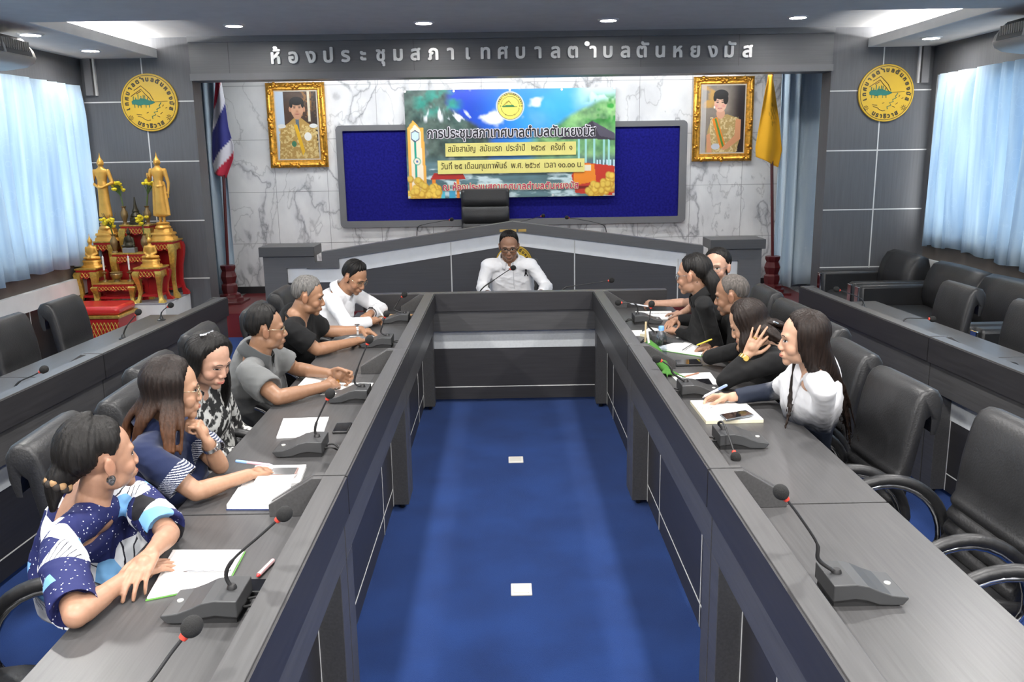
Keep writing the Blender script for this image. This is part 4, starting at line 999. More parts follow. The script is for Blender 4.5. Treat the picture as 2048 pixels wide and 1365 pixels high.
# ================================================================== PEOPLE
def np_noise3(p, seed, n_=7, k0=18., k1=60.):
    r = np.random.default_rng(seed); out = np.zeros(len(p))
    for i in range(n_):
        d = r.normal(size=3); d /= np.linalg.norm(d); k = k0+(k1-k0)*i/n_
        w_ = r.normal(size=3); w_ /= np.linalg.norm(w_)
        out += (1-np.abs(np.sin(p@d*k*.5+r.random()*6+1.2*np.sin(p@w_*k*.4+r.random()*6))))**2/(1+i*.35)
    return out/n_
def remeshed(mb, voxel, iters, wfun=None, disp=None):
    """union of the closed shapes in mb as one even surface; returns verts, faces"""
    me = bpy.data.meshes.new('tmp'); me.from_pydata(mb.v, [], mb.f); me.update()
    bm = bmesh.new(); bm.from_mesh(me); bmesh.ops.recalc_face_normals(bm, faces=bm.faces[:]); bm.to_mesh(me); bm.free()
    o = bpy.data.objects.new('tmp', me); COL.objects.link(o)
    rm = o.modifiers.new('r', 'REMESH'); rm.mode = 'VOXEL'; rm.voxel_size = voxel; rm.adaptivity = 0
    dg = bpy.context.evaluated_depsgraph_get(); dg.update()
    m2 = bpy.data.meshes.new_from_object(o.evaluated_get(dg))
    n_ = len(m2.vertices); v = np.empty(n_*3, np.float32); m2.vertices.foreach_get('co', v); v = v.reshape(-1, 3).astype(np.float64)
    e = np.empty(len(m2.edges)*2, np.int32); m2.edges.foreach_get('vertices', e); e = e.reshape(-1, 2)
    f = np.empty(len(m2.loops), np.int32); m2.loops.foreach_get('vertex_index', f)
    lt = np.empty(len(m2.polygons), np.int32); m2.polygons.foreach_get('loop_total', lt)
    bpy.data.objects.remove(o); bpy.data.meshes.remove(me); bpy.data.meshes.remove(m2)
    deg = np.bincount(e.ravel(), minlength=n_).astype(float)[:, None]; deg[deg == 0] = 1
    w_ = np.ones((n_, 1)) if wfun is None else wfun(v)[:, None]
    for k in range(iters):
        s = np.stack([np.bincount(e[:, 0], v[e[:, 1], c], n_)+np.bincount(e[:, 1], v[e[:, 0], c], n_) for c in range(3)], 1)/deg
        v = v+(s-v)*(.6*w_)
    faces = f.reshape(-1, 4) if (lt == 4).all() else np.split(f, np.cumsum(lt)[:-1])
    return v, faces
def vnormals(v, f):
    a = v[f[:, 2]]-v[f[:, 0]]; b_ = v[f[:, 3]]-v[f[:, 1]]; n_ = np.cross(a, b_); out = np.zeros_like(v)
    for k in range(4):
        for c in range(3): out[:, c] += np.bincount(f[:, k], n_[:, c], len(v))
    return out/np.maximum(np.linalg.norm(out, axis=1, keepdims=True), 1e-9)
def mesh_np(name, v, f, mats, parent, col=None, mi=None, extra=None):
    """make an object from arrays; extra = MB of added pieces in the same mesh with own material slots"""
    inv = np.array(WM[parent.name].inverted()) if parent is not None else np.eye(4)
    n0 = len(v); fl = [tuple(int(i) for i in q) for q in f]; mi_ = [0]*len(fl) if mi is None else list(mi)
    if extra is not None and extra.v:
        v = np.vstack([v, np.array([tuple(p) for p in extra.v])]); fl += [tuple(i+n0 for i in q) for q in extra.f]; mi_ += extra.mi
    v = v@inv[:3, :3].T+inv[:3, 3]
    me = bpy.data.meshes.new(name); me.from_pydata(v.tolist(), [], fl); me.update()
    for m in mats: me.materials.append(m)
    if len(mats) > 1: me.polygons.foreach_set('material_index', mi_)
    me.polygons.foreach_set('use_smooth', [True]*len(fl))
    if col is not None:
        ca = me.color_attributes.new('Col', 'FLOAT_COLOR', 'POINT'); c = np.ones((len(v), 4), np.float32); c[:n0, :3] = col; ca.data.foreach_set('color', c.ravel())
    o = bpy.data.objects.new(name, me); COL.objects.link(o); o.parent = parent
    WM[o.name] = WM[parent.name].copy() if parent is not None else Matrix(); return o

def skin_mat(tone):
    nm = 'skin_%d' % (len([k for k in MATS if k.startswith('skin_')]))
    s = N(nm); a = s.n('ShaderNodeVertexColor'); a.layer_name = 'Col'
    nz = s.n('ShaderNodeTexNoise', i_Scale=55.0, i_Detail=4.0); s.l(s.coord(), nz.inputs[0])
    rr_ = s.ramp(nz.outputs[0], [(.3, (.90, .88, .87)), (.7, (1, 1, 1))])
    mx = s.n('ShaderNodeMix', data_type='RGBA', blend_type='MULTIPLY'); mx.inputs[0].default_value = 1
    s.l(a.outputs[0], mx.inputs[6]); s.l(rr_, mx.inputs[7]); s.l(mx.outputs[2], s.b.inputs['Base Color'])
    s.b.inputs['Roughness'].default_value = .46; s.b.inputs['Specular IOR Level'].default_value = .4
    MATS[nm] = s.m; return s.m
def hair_mat(name, c, c2=None, z0=None, z1=None, rough=.42):
    s = N(name); nz = s.n('ShaderNodeTexNoise', i_Scale=1.0, i_Detail=3.0); s.l(s.coord((130, 130, 14)), nz.inputs[0])
    base = s.ramp(nz.outputs[0], [(.3, tuple(x*.55 for x in c)), (.7, tuple(x*1.35 for x in c))])
    if c2:
        tc = s.n('ShaderNodeTexCoord'); sp = s.n('ShaderNodeSeparateXYZ'); s.l(tc.outputs['Object'], sp.inputs[0])
        mr = s.n('ShaderNodeMapRange'); s.l(sp.outputs[2], mr.inputs[0]); mr.inputs[1].default_value = z0; mr.inputs[2].default_value = z1; mr.inputs[3].default_value = 1; mr.inputs[4].default_value = 0
        b2 = s.ramp(nz.outputs[0], [(.3, tuple(x*.7 for x in c2)), (.7, tuple(x*1.25 for x in c2))])
        mx = s.n('ShaderNodeMix', data_type='RGBA'); s.l(mr.outputs[0], mx.inputs[0]); s.l(base, mx.inputs[6]); s.l(b2, mx.inputs[7]); base = mx.outputs[2]
    s.l(base, s.b.inputs['Base Color']); s.b.inputs['Roughness'].default_value = rough+.1; s.b.inputs['Specular IOR Level'].default_value = .22
    s.bump(nz.outputs[0], .45, .006); return s.m
def cloth_mat(name, c, rough=.85, var=.06, sheen=.15, bump=.25, bscale=700):
    return mat(name, c, rough, var=var, vscale=(14, 14, 14), bump=bump, bscale=bscale, spec=.2, sheen=sheen)

EYEW = mat('eye_white', (.62, .60, .57), .3); EYED = mat('eye_iris', (.012, .007, .005), .2)
LASH = mat('dark_brow_hair', (.014, .010, .008), .7); 
WIRE = mat('glasses_wire_gold', (.60, .50, .32), .25, metal=.9); WIRED = mat('glasses_frame_dark', (.02, .018, .018), .3)
LENS = m_glass('glasses_lens', (.96, .98, .98), .05)

def superring(c, ex, ey, a, bf, bb, n_=28, e=2.4):
    out = []
    for k in range(n_):
        t = 2*pi*k/n_; x, y = cos(t), sin(t)
        x = abs(x)**(2/e)*(1 if x > 0 else -1); y = abs(y)**(2/e)*(1 if y > 0 else -1)
        out.append(c+ex*(a*x)+ey*((bf if y > 0 else bb)*y))
    return out
def quad(a, b_, c, t): return a*((1-t)**2)+b_*(2*t*(1-t))+c*(t*t)
def PX(p):
    """(x px, y px, z) -> point at that height; (x, y, z) vectors pass through"""
    if isinstance(p, V): return p
    return atz(*p)

class Person:
    def __init__(s, label, base, head, look, hip, face, sex='m', S=.93, skin=(.36, .20, .125), tilt=0, build=1.0, group=None, eye=1.0, jaw=1.0, hscale=1.0, headfwd=.05, neck=.118):
        s.S = S*1.0; s.hs = S*hscale; s.sex = sex; s.tone = np.array(skin)
        s.t = thing('person', label, 'person', base, group=group)
        s.head = V(head); s.f = V(look).normalized(); s.u = (V((0, 0, 1))-s.f*s.f.z).normalized()
        s.u = (Matrix.Rotation(R(tilt), 3, s.f) @ s.u); s.r = s.f.cross(s.u)
        s.face = V(face).normalized(); s.hip = V(hip); s.right = s.face.cross(V((0, 0, 1))).normalized()
        s.nb = s.head - s.u*(neck*s.hs) - s.face*headfwd*S*.7 - s.f*.018*S - V((0, 0, .012*S))
        s.up = (s.nb-s.hip).normalized()
        s.ctrl = s.hip+(s.nb-s.hip)*.55-s.face*(.075*S)
        w_ = (.180 if sex == 'm' else .158)*S*(.6+.4*build)
        s.shj = {q: s.nb-V((0, 0, .046*S))+s.right*(w_*(1 if q == 'R' else -1))+s.face*.012*S for q in 'RL'}
        s.build_ = build; s.arms = {}; s.eye = eye; s.jaw = jaw; s.hands = []
    def spine(s, t): return quad(s.hip, s.ctrl, s.nb, t)
    def sframe(s, t):
        d = (s.spine(min(1, t+.03))-s.spine(max(0, t-.03))).normalized(); ey = (s.face-d*s.face.dot(d)).normalized(); return d.cross(ey)*-1 if False else ey.cross(d), ey, d
    def HL(s, x, y, z): return s.head+(s.r*x+s.f*y+s.u*z)*s.hs
    def arm(s, q, e, w, h, n=(0, 0, -1), curl=(.25, .3, .35, .4), thumb=.5, spread=.10, sleeve='short', grip=False):
        s.arms[q] = dict(e=PX(e), w=PX(w), h=PX(h), n=V(n), curl=curl, thumb=thumb, spread=spread, sleeve=sleeve, grip=grip); return s
    def torso(s, mb, grow=0, t1=1.0, m=0, top=True):
        S, B = s.S, s.build_
        if s.sex == 'm': rows = [(-.10, .150, .10, .12), (0, .165, .115, .125), (.2, .158*B, .125*B, .10), (.42, .158*B, .125*B, .10), (.62, .168, .115, .105), (.78, .172, .100, .100), (.88, .158, .082, .088), (.95, .115, .066, .072), (1.0, .066, .056, .060)]
        else: rows = [(-.10, .155, .10, .125), (0, .168, .105, .13), (.2, .145*B, .105*B, .095), (.38, .132*B, .10*B, .085), (.58, .145*B, .130*B, .088), (.70, .150, .125, .09), (.80, .156, .098, .088), (.89, .150, .078, .082), (.95, .105, .060, .066), (1.0, .058, .050, .054)]
        rg = []
        for t, a, bf, bb in rows:
            if t > t1: break
            ex, ey, d = s.sframe(max(0, t)); c = s.spine(max(0, t))+d*(min(0, t)*.5)
            g = grow*(1 if t < .9 else (1.05 if grow > 0 else 2.2)); rg.append(superring(c, ex, ey, a*S+g, bf*S+g, bb*S+g))
        mb.loft(rg, m)
    def hand(s, mb, q):
        a = s.arms[q]; S = s.S*(.98 if s.sex == 'm' else .90); d = (a['h']-a['w']).normalized(); n_ = (a['n']-d*a['n'].dot(d)).normalized()
        sd = d.cross(n_) if q == 'R' else n_.cross(d); w = a['w']; s.hands.append((w+d*.08, .13))
        offs = (.030, .0100, -.0105, -.030); lens = ((.042, .026, .021), (.046, .029, .022), (.043, .027, .021), (.034, .021, .018)); kb = (.086, .090, .086, .078)
        for k in range(4):
            b0 = w+(sd*offs[k]*.55+d*.008)*S; b1 = w+(d*kb[k]+sd*offs[k])*S
            mb.cone(b0, b1, .0150*S, .0118*S, 10)
            th = a['curl'][k]*.75; p = b1; dd = (d+sd*a['spread']*(1.2-k*.8)).normalized(); rad = (.0098, .0100, .0095, .0085)[k]*S
            for j, L in enumerate(lens[k]):
                v = dd*cos(th)+n_*sin(th); p2 = p+v*L*S; mb.cone(p, p2, rad*(1-.10*j), rad*(1-.10*(j+1)), 10); p = p2; th += a['curl'][k]*(1.05 if j == 0 else .8)
            a.setdefault('tips', []).append(p)
        mb.ell(w+(d*.050+n_*.004)*S, (.030*S,)*3, seg=12, rg=8)
        # thumb
        tb = w+(d*.022+sd*.026+n_*.006)*S; k_ = a['thumb']
        d1 = (d*.62+sd*(.80-.5*k_)+n_*(.15+.55*k_)).normalized(); d2 = (d*(.85)+sd*(.45-.65*k_)+n_*(.12+.45*k_)).normalized(); d3 = (d*.95+sd*(.25-.75*k_)+n_*(.1+.35*k_)).normalized()
        mb.ell(w+(d*.034+sd*.022+n_*.010)*S, (.019*S,)*3, seg=12, rg=8)
        p1 = tb+d1*.040*S; p2 = p1+d2*.034*S; p3 = p2+d3*.026*S
        mb.cone(tb, p1, .0150*S, .0118*S, 10); mb.cone(p1, p2, .0115*S, .0105*S, 10); mb.cone(p2, p3, .0105*S, .0088*S, 10); a['thumbtip'] = p3
    def headprims(s, mb):
        H = s.HL; k = s.hs; rot = Matrix((s.r, s.f, s.u)).transposed(); j = s.jaw
        def el(c, r): mb.ell(H(*c), tuple(x*k for x in r), seg=28, rg=20, rot=rot)
        el((0, -.010, .036), (.075, .092, .083)); el((0, .028, .004), (.065, .060, .085)); el((0, .026, -.055), (.056*j, .054, .047)); el((0, .066, -.090), (.024*j, .019, .019))
        for q in (-1, 1):
            el((q*.037, .050, -.030), (.027, .027, .030)); el((q*.0125, .090, -.034), (.0085, .010, .008))
            el((q*.041*j, .012, -.062), (.017, .034, .030))
            fb = s.sex == 'f'; mb.cone(H(q*.042, .070 if fb else .073, .026), H(q*.008, .081 if fb else .083, .022), .0095*k, .009*k, 12)
            mb.ell(H(q*.077, -.010, -.006), (.0085*k, .019*k, .032*k), seg=14, rg=10, rot=rot @ Matrix.Rotation(q*.25, 3, 'Z') @ Matrix.Rotation(.15, 3, 'X'))
            el((q*.080, -.014, .012), (.008, .012, .013))
        fm = s.sex == 'f'; mb.cone(H(0, .080, .010), H(0, .0935 if fm else .098, -.028), .008*k, (.0115 if fm else .013)*k, 14); el((0, .077, -.062), (.028, .017, .020))
        fem = s.sex == 'f'
        mb.cone(H(0, -.018, -.05), s.nb-s.up*.03*s.S, (.050 if fem else .058)*k, (.053 if fem else .064)*s.S, 20)
        mb.cone(s.nb+s.up*.01, s.nb-V((0, 0, .05*s.S)), (.050 if fem else .060)*s.S, .062*s.S, 20)
    def make_body(s, voxel=.0036):
        mb = MB(); s.headprims(mb); s.torso(mb, -.004)
        S = s.S; k = 1.0 if s.sex == 'm' else .86
        for q, a in s.arms.items():
            mb.cone(s.shj[q], a['e'], .052*S*k, .039*S*k, 16); fo = (a['w']-a['e'])
            mb.cone(a['e'], a['w'], .038*S*k, .0265*S*k, 16); mb.cone(a['e']+fo*.12, a['e']+fo*.45, .041*S*k, .036*S*k, 14)
            mb.cone(s.nb-V((0, 0, .045*S)), s.shj[q], .040*S, .050*S*k, 14); s.hand(mb, q)
        hd = np.array(s.head)
        def wf(v):
            w_ = np.ones(len(v)); w_[np.linalg.norm(v-hd, axis=1) < .14] = .8
            for c, r in s.hands: w_[np.linalg.norm(v-np.array(c), axis=1) < r] = .26
            return w_
        v, f = remeshed(mb, voxel, 7, wf)
        # sculpt the head
        M = np.array([s.r, s.f, s.u]); L = (v-hd)@M.T/s.hs; near = (np.linalg.norm(L, axis=1) < .17); D = np.zeros_like(L)
        def g(c, sg): return np.exp(-(((L-np.array(c))/np.array(sg))**2).sum(1))
        for q in (-1, 1):
            D[:, 1] -= (.0085 if s.sex == 'f' else .0100)*g((q*.031, .078, .004), (.016, .022, .0095)); D[:, 1] += .0030*g((q*.031, .074, -.002), (.013, .02, .006))
            D[:, 1] += .0020*g((q*.036, .07, .020), (.02, .02, .006)); D[:, 1] -= .003*g((q*.030, .085, -.050), (.006, .02, .012))
        D[:, 1] -= .0035*g((0, .094, .012), (.012, .02, .006)); D[:, 1] -= .004*g((0, .085, -.076), (.02, .02, .005))
        v = v+np.where(near[:, None], D, 0)@M*s.hs
        # colours that belong to the skin
        c = np.tile(s.tone, (len(v), 1)); red = np.array([1.10, .86, .82])
        def tint(m, t_): return c*(1-m[:, None])+c*t_*m[:, None]
        for q in (-1, 1): c = tint(.5*g((q*.040, .07, -.028), (.022, .05, .02))*near, red)
        c = tint(.35*g((0, .11, -.03), (.012, .03, .012))*near, red)
        for q in (-1, 1): c = tint(.5*g((q*.08, -.01, -.005), (.02, .03, .035))*near, red)
        if s.sex == 'm':
            st = sst(-.035, -.06, L[:, 2])*sst(.02, .05, L[:, 1])*near*sst(-.13, -.10, L[:, 2]); c = tint(.35*st, np.array([.62, .64, .70]))
        s.v, s.f_ = v, f
        nearidx = np.where(np.linalg.norm(v-hd, axis=1) < .20)[0]; inset = np.zeros(len(v), bool); inset[nearidx] = True
        fs = f[inset[f].all(1)]; remap = -np.ones(len(v), int); used = np.unique(fs); remap[used] = np.arange(len(used))
        s.bvh = BVHTree.FromPolygons([V(p) for p in v[used]], remap[fs].tolist())
        ex = MB(); s.facefeatures(ex)
        s.skin = skin_mat(s.tone); lipc = np.clip(s.tone*np.array([1.05, .55, .55]) if s.sex == 'f' else s.tone*np.array([.82, .62, .60]), 0, 1)
        lm = mat('lips_%d' % len(MATS), tuple(lipc), .4); 
        body = mesh_np('body', v, f, [s.skin, EYEW, EYED, LASH, lm], s.t, col=c, extra=ex)
        ca = body.data.color_attributes['Col']
        s.body = body; return body
    def surf(s, x, z, y0=.2):
        h = s.bvh.ray_cast(s.HL(x, y0, z), -s.f); return h[0] if h[0] is not None else s.HL(x, .075, z)
    def facefeatures(s, mb):
        k = s.hs; op = s.eye
        for q in (-1, 1):
            # almond eyes laid over the sockets
            nu, nv = 18, 8; P = []; ins = []
            for j in range(nv+1):
                row = []
                for i in range(nu+1):
                    u, w_ = -1+2*i/nu, -1+2*j/nv; h = .0056*op*(max(0, 1-u*u)**.65); x = q*.0315+u*.0145; z = .0035+w_*h*(1.0 if w_ > 0 else .8)-.001*u*q*-1
                    row.append(s.surf(x, z)+s.f*(.0010+.0028*(1-u*u)*(1-.5*w_*w_))*k)
                P.append(row)
            base = len(mb.f); mb.grid(P, 1)
            for j in range(nv):
                for i in range(nu):
                    x = (-1+2*(i+.5)/nu)*.0145; z = (-1+2*(j+.5)/nv)*.0056*op-(.0008)
                    if hypot(x, z*1.0) < .0062: mb.mi[base+j*nu+i] = 2
            mb.tube([P[nv][i]+s.f*.0004 for i in range(nu+1)], [.0005]+[.0010*k]*(nu-1)+[.0006], 6, 3)
            if op < .6: mb.tube([P[0][i]+s.f*.0004 for i in range(nu+1)], [.0003]+[.0007*k]*(nu-1)+[.0003], 6, 3)
            br = []
            for i in range(13):
                t = i/12; x = q*(.013+.036*t); z = .0245+.0045*sin(pi*t*.85)-.0045*t*t; br.append(s.surf(x, z)+s.f*.0006)
            th = .0032 if s.sex == 'm' else .0019
            mb.tube(br, [th*.6*k]+[th*k]*6+[th*.85*k]*3+[th*.6*k, th*.4*k, th*.15*k], 6, 3)
        # lips
        for up in (1, -1):
            P = []
            for j in range(6):
                row = []
                for i in range(17):
                    u = -1+2*i/16; t = j/5; x = u*.0235
                    if up > 0: zt = .0068*(1-u*u)**.8*(1-.28*math.exp(-(u/.18)**2)); z = -.0615+.0022*u*u+zt*t
                    else: zt = .0085*(1-u*u)**.7; z = -.0615+.0022*u*u-zt*t
                    row.append(s.surf(x, z)+s.f*(.0006+.0030*sin(pi*min(1, t*1.05))*(1-u*u))*k)
                P.append(row)
            mb.grid(P, 4)
        mb.tube([s.surf(-.024+.048*i/14, -.0615-.0006*sin(pi*i/14)+.0022*(-1+2*i/14)**2)+s.f*.0011 for i in range(15)], [.0003]+[.0008*k]*13+[.0003], 5, 3)
    # ------------------------------------------------------------ clothing
    def shirt(s, name, m, mats=None, colf=None, grow=.014, t1=.985, wr=.006, seed=1, voxel=.0075, collar=None, open_end=True, loose=1.0, waist=None):
        mb = MB(); s.torso(mb, grow, t1); S = s.S; k = 1.0 if s.sex == 'm' else .88
        # shoulders
        for q, a in s.arms.items():
            sh = s.shj[q]; e, w = a['e'], a['w']; sl = a['sleeve']; d = e-sh
            mb.cone(s.nb-V((0, 0, .040*S)), sh, .060*S, (.061*k)*S, 16)
            if sl == 'short' or sl == 'elbow':
                t_ = .74 if sl == 'short' else .95
                pts = [sh, sh+d*.3, sh+d*.6*t_/.74, sh+d*t_, sh+d*t_, sh+d*(t_-.10)]
                rs = [.061*k*S, .064*k*S*loose, .066*k*S*loose, .067*k*S*loose, .058*k*S*loose, .050*k*S]
                s.sleeve(mb, pts, rs)
            elif sl == 'long':
                mb.cone(sh, e, .058*k*S, .050*k*S, 16); fo = w-e
                mb.cone(e, e+fo*.55, .053*k*S, .046*k*S, 16); s.sleeve(mb, [e, e+fo*.3, e+fo*.75, e+fo*.93, e+fo*.93, e+fo*.82], [.052*k*S, .050*k*S, .043*k*S, .039*k*S, .032*k*S, .028*k*S])
            else: mb.ell(sh, .062*k*S)
        v, f = remeshed(mb, voxel, 6)
        n_ = vnormals(v, f); v = v+n_*(wr*(1.5*(np_noise3(v, seed, 5, 16, 40)-.17)+1.5*(np_noise3(v*np.array([1, 1, 1.6]), seed+9, 6, 45, 110)-.17)))[:, None]
        o = mesh_np(name, v, f, mats or [m], s.t, col=colf(v) if colf else None)
        s.shirt_o = o
        if collar: s.collar(o, collar)
        return o
    def sleeve(s, mb, pts, rs):
        d = (pts[1]-pts[0]).normalized(); a = d.orthogonal().normalized(); b_ = d.cross(a)
        mb.loft([[p+(a*cos(2*pi*k/20)+b_*sin(2*pi*k/20))*r for k in range(20)] for p, r in zip(pts, rs)])
    def collar(s, parent, m, gap=20, r0=.072, h=.052, fall=.050):
        ax = (s.HL(0, -.018, -.06)-s.nb).normalized(); c = s.nb-ax*.004; ey = (s.face-ax*s.face.dot(ax)).normalized(); ex = ey.cross(ax); S = s.S
        if s.sex == 'f': r0 *= .92
        P = []
        for j, (r, z) in enumerate(((r0-.002, -.014), (r0+.001, h*.6), (r0+.005, h), (r0+.010, h*.9), (r0+.022, h*.9-fall*.6), (r0+.031, h*.9-fall))):
            row = []
            for i in range(33):
                a_ = R(gap+(360-2*gap)*i/32); fr = max(0, cos(a_)); z_ = z-(.022*fr**6 if j >= 4 else 0)-(.012*fr if j < 3 else .010*fr)
                row.append(c+(ex*sin(a_)+ey*cos(a_))*((r+.004*fr*(j >= 4))*S)+ax*z_*S)
            P.append(row)
        mb = MB(); mb.grid(P); o = mb.build('collar', m, parent, smooth=True, angle=180); so = o.modifiers.new('t', 'SOLIDIFY'); so.thickness = .003; so.offset = 0
    def neckband(s, parent, m, r0=.068, th=.006):
        ax = (s.HL(0, -.018, -.06)-s.nb).normalized(); ey = (s.face-ax*s.face.dot(ax)).normalized(); ex = ey.cross(ax); c = s.nb-ax*.012
        mb = MB(); mb.tube([c+(ex*sin(a)+ey*cos(a))*r0*s.S-V((0, 0, .012*max(0, cos(a)))) for a in [2*pi*k/32 for k in range(33)]], th, 8); mb.build('neckband', m, parent, smooth=True, angle=180)
    def trousers(s, m, name='trousers', knee=None, skirt=False):
        mb = MB(); S = s.S; fx = s.face.copy(); fx.z = 0; fx.normalize()
        mb.ell(s.hip, (.165*S, .155*S, .11*S), rot=Matrix((s.right, fx, V((0, 0, 1)))).transposed())
        for q in (-1, 1):
            h = s.hip+s.right*(.085*q*S); kn = h+fx*.40*S+s.right*.03*q; kn.z = .475*S+.01; an = kn+fx*.02*S-s.right*.0; an.z = .075
            mb.cone(h, kn, .088*S, .062*S, 16); mb.cone(kn, an, .064*S, .050*S, 16)
        v, f = remeshed(mb, .011, 5); v = v+vnormals(v, f)*(.010*(np_noise3(v, 5)-.42))[:, None]
        mesh_np(name, v, f, [m], s.t)
        sm = mat('black_shoe', (.012, .012, .013), .35)
        for q in (-1, 1):
            kn = s.hip+s.right*(.085*q*S)+fx*.42*S+s.right*.03*q; mb = MB()
            a = V((kn.x, kn.y, .045)); 
            mb.loft([superring(a+fx*t+V((0, 0, z)), s.right, V((0, 0, 1)), w_, hh, .035+z, 14) for t, w_, hh, z in ((-.085, .02, .01, 0), (-.07, .034, .05, 0), (0, .04, .05, 0), (.07, .045, .02, 0), (.13, .042, .0, -.005), (.165, .02, -.01, -.01))])
            mb.build('shoe', sm, s.t, smooth=True, angle=80)
    # ------------------------------------------------------------ hair and accessories
    def hair(s, m, line, thick=.014, name='hair', tail=None, strands=None, voxel=.005, rough=.0022, part=None):
        """line: (|azimuth deg|, lowest elevation deg) pairs; azimuth 0 is the face"""
        az_, el_ = zip(*line); nu, nv = 110, 56; c0 = s.HL(0, -.010, .020); rg = []; mb = MB()
        for j in range(nv+1):
            el = -75+165*j/nv
            row = []
            for i in range(nu):
                az = -180+360*i/nu; d = s.f*(cos(R(az))*cos(R(el)))+s.r*(sin(R(az))*cos(R(el)))+s.u*sin(R(el))
                h = s.bvh.ray_cast(c0+d*.25, -d); r_ = (h[0]-c0).length if h[0] is not None else .09
                if h[0] is None or r_ > .135*s.hs: r_ = .09*s.hs
                if 70 < abs(az) < 115 and -45 < el < 30: r_ = min(r_, .0825*s.hs)
                lim = np.interp(abs(az), az_, el_)+1.6*sin(az*.31)+1.3*sin(az*.83+1); q_ = float(sst(-3, 10, el-lim))**.8
                tk = (thick(abs(az), el) if callable(thick) else thick)*(.42+.58*float(sst(0, 34, el-lim)))
                wob = rough*(sin(az*.35+el*.03)+sin(az*.13-el*.06+1))*.5
                row.append(c0+d*(r_-.010+(.010+tk+wob)*q_ if q_ > 0 else r_-.010))
            rg.append(row)
        mb.loft(rg)
        if not strands and not tail:
            o = mb.build(name, m, s.t, smooth=True, angle=180); s.hair_o = o; return o
        pl = []
        for path, r in (strands or []): mb.tube(bez(path, 6), r if not isinstance(r, tuple) else list(np.interp(np.linspace(0, 1, (len(path)-1)*6+1), np.linspace(0, 1, len(r)), r)), 8)
        if tail: mb.tube(bez(tail[0], 6), list(np.interp(np.linspace(0, 1, (len(tail[0])-1)*6+1), np.linspace(0, 1, len(tail[1])), tail[1])), 12)
        v, f = remeshed(mb, voxel, 2)
        n_ = vnormals(v, f); hz = v-np.array(s.head); ang = np.arctan2(hz@np.array(s.r), hz@np.array(s.f))
        v = v+n_*(.0011*np.sin(ang*38+v[:, 2]*9)+.0008*np.sin(ang*71+v[:, 2]*5))[:, None]
        o = mesh_np(name, v, f, [m], s.t); s.hair_o = o; return o
    def fall(s, targets, n_=8, r=(.010, .014, .012, .006), seed=0, top=62):
        """long strands: each target = (az0, az1, world end point, spread)"""
        rg = random.Random(seed); out = []
        for az0, az1, end, sp in targets:
            end = V(end) if not isinstance(end, V) else end
            for i in range(n_):
                t = (i+.5)/n_; az = R(az0+(az1-az0)*t)
                def pt(el, rad): 
                    d = s.f*(cos(az)*cos(R(el)))+s.r*(sin(az)*cos(R(el)))+s.u*sin(R(el)); return s.HL(0, -.010, .020)+d*rad*s.hs
                a, b_, c = pt(top, .100), pt(25, .100), pt(-22, .096)
                e = end+V((rg.uniform(-1, 1)*sp, rg.uniform(-1, 1)*sp, rg.uniform(-.5, 1)*sp)) + (c-s.head)*.25
                mid = c*.55+e*.45+(c-s.head).normalized()*.02; 
                out.append(([a, b_, c, mid, e], tuple(x*s.hs for x in r)))
        return out
    def glasses(s, m=None, label=None, w_=.026, h=.019, y=.093, z=.001, th=.0012):
        m = m or WIRE; mb = MB(); k = s.hs
        gl = MB()
        for q in (-1, 1):
            pts = []
            for i in range(29):
                a = 2*pi*i/28; ca, sa = cos(a), sin(a); x = q*.0325+w_*abs(ca)**.75*(1 if ca > 0 else -1); zz = z+h*abs(sa)**.75*(1 if sa > 0 else -1); pts.append(s.HL(x, y-abs(x)*.16, zz))
            mb.tube(pts, th*k, 6); gl._a([s.HL(q*.0325, y-.0325*.16, z)]+pts[:-1], [(0, 1+i, 1+(i+1) % 28) for i in range(28)])
            mb.tube([s.HL(q*(.0325+w_), y-.0585*.16, z+.006), s.HL(q*.070, .070, z+.008), s.HL(q*.077, .01, z+.010), s.HL(q*.079, -.015, z+.004), s.HL(q*.080, -.028, -.012)], th*k, 6)
        mb.tube([s.HL(-.0075, y-.002, z+.004), s.HL(0, y+.002, z+.007), s.HL(.0075, y-.002, z+.004)], th*k, 6)
        o = mb.build('glasses', m, s.t, smooth=True, angle=180); gl.build('lens', LENS, o)
        return o
    def watch(s, q, m, strap=None, r=.030, wdt=.012):
        a = s.arms[q]; d = (a['w']-a['e']).normalized(); c = a['w']-d*.022; x = d.orthogonal().normalized(); y = d.cross(x); mb = MB()
        k = 1 if s.sex == 'm' else .88
        rr_ = r*s.S*k
        mb.loft([[c+d*t+(x*cos(2*pi*i/24)+y*sin(2*pi*i/24))*rad for i in range(24)] for t, rad in ((-wdt/2, rr_), (-wdt/2, rr_+.004), (wdt/2, rr_+.004), (wdt/2, rr_))], cap=False)
        o = mb.build('wristwatch', m, s.t, smooth=True, angle=40)
        n_ = -a['n']; n_ = (n_-d*n_.dot(d)).normalized(); mb = MB(); mb.lathe([(0, 0), (.014, 0), (.0155, .004), (.013, .007), (0, .007)], c+n_*(rr_+.001), 18, axis=n_); mb.build('watch_case', m, o, smooth=True)
def V3(*a): return V(a)
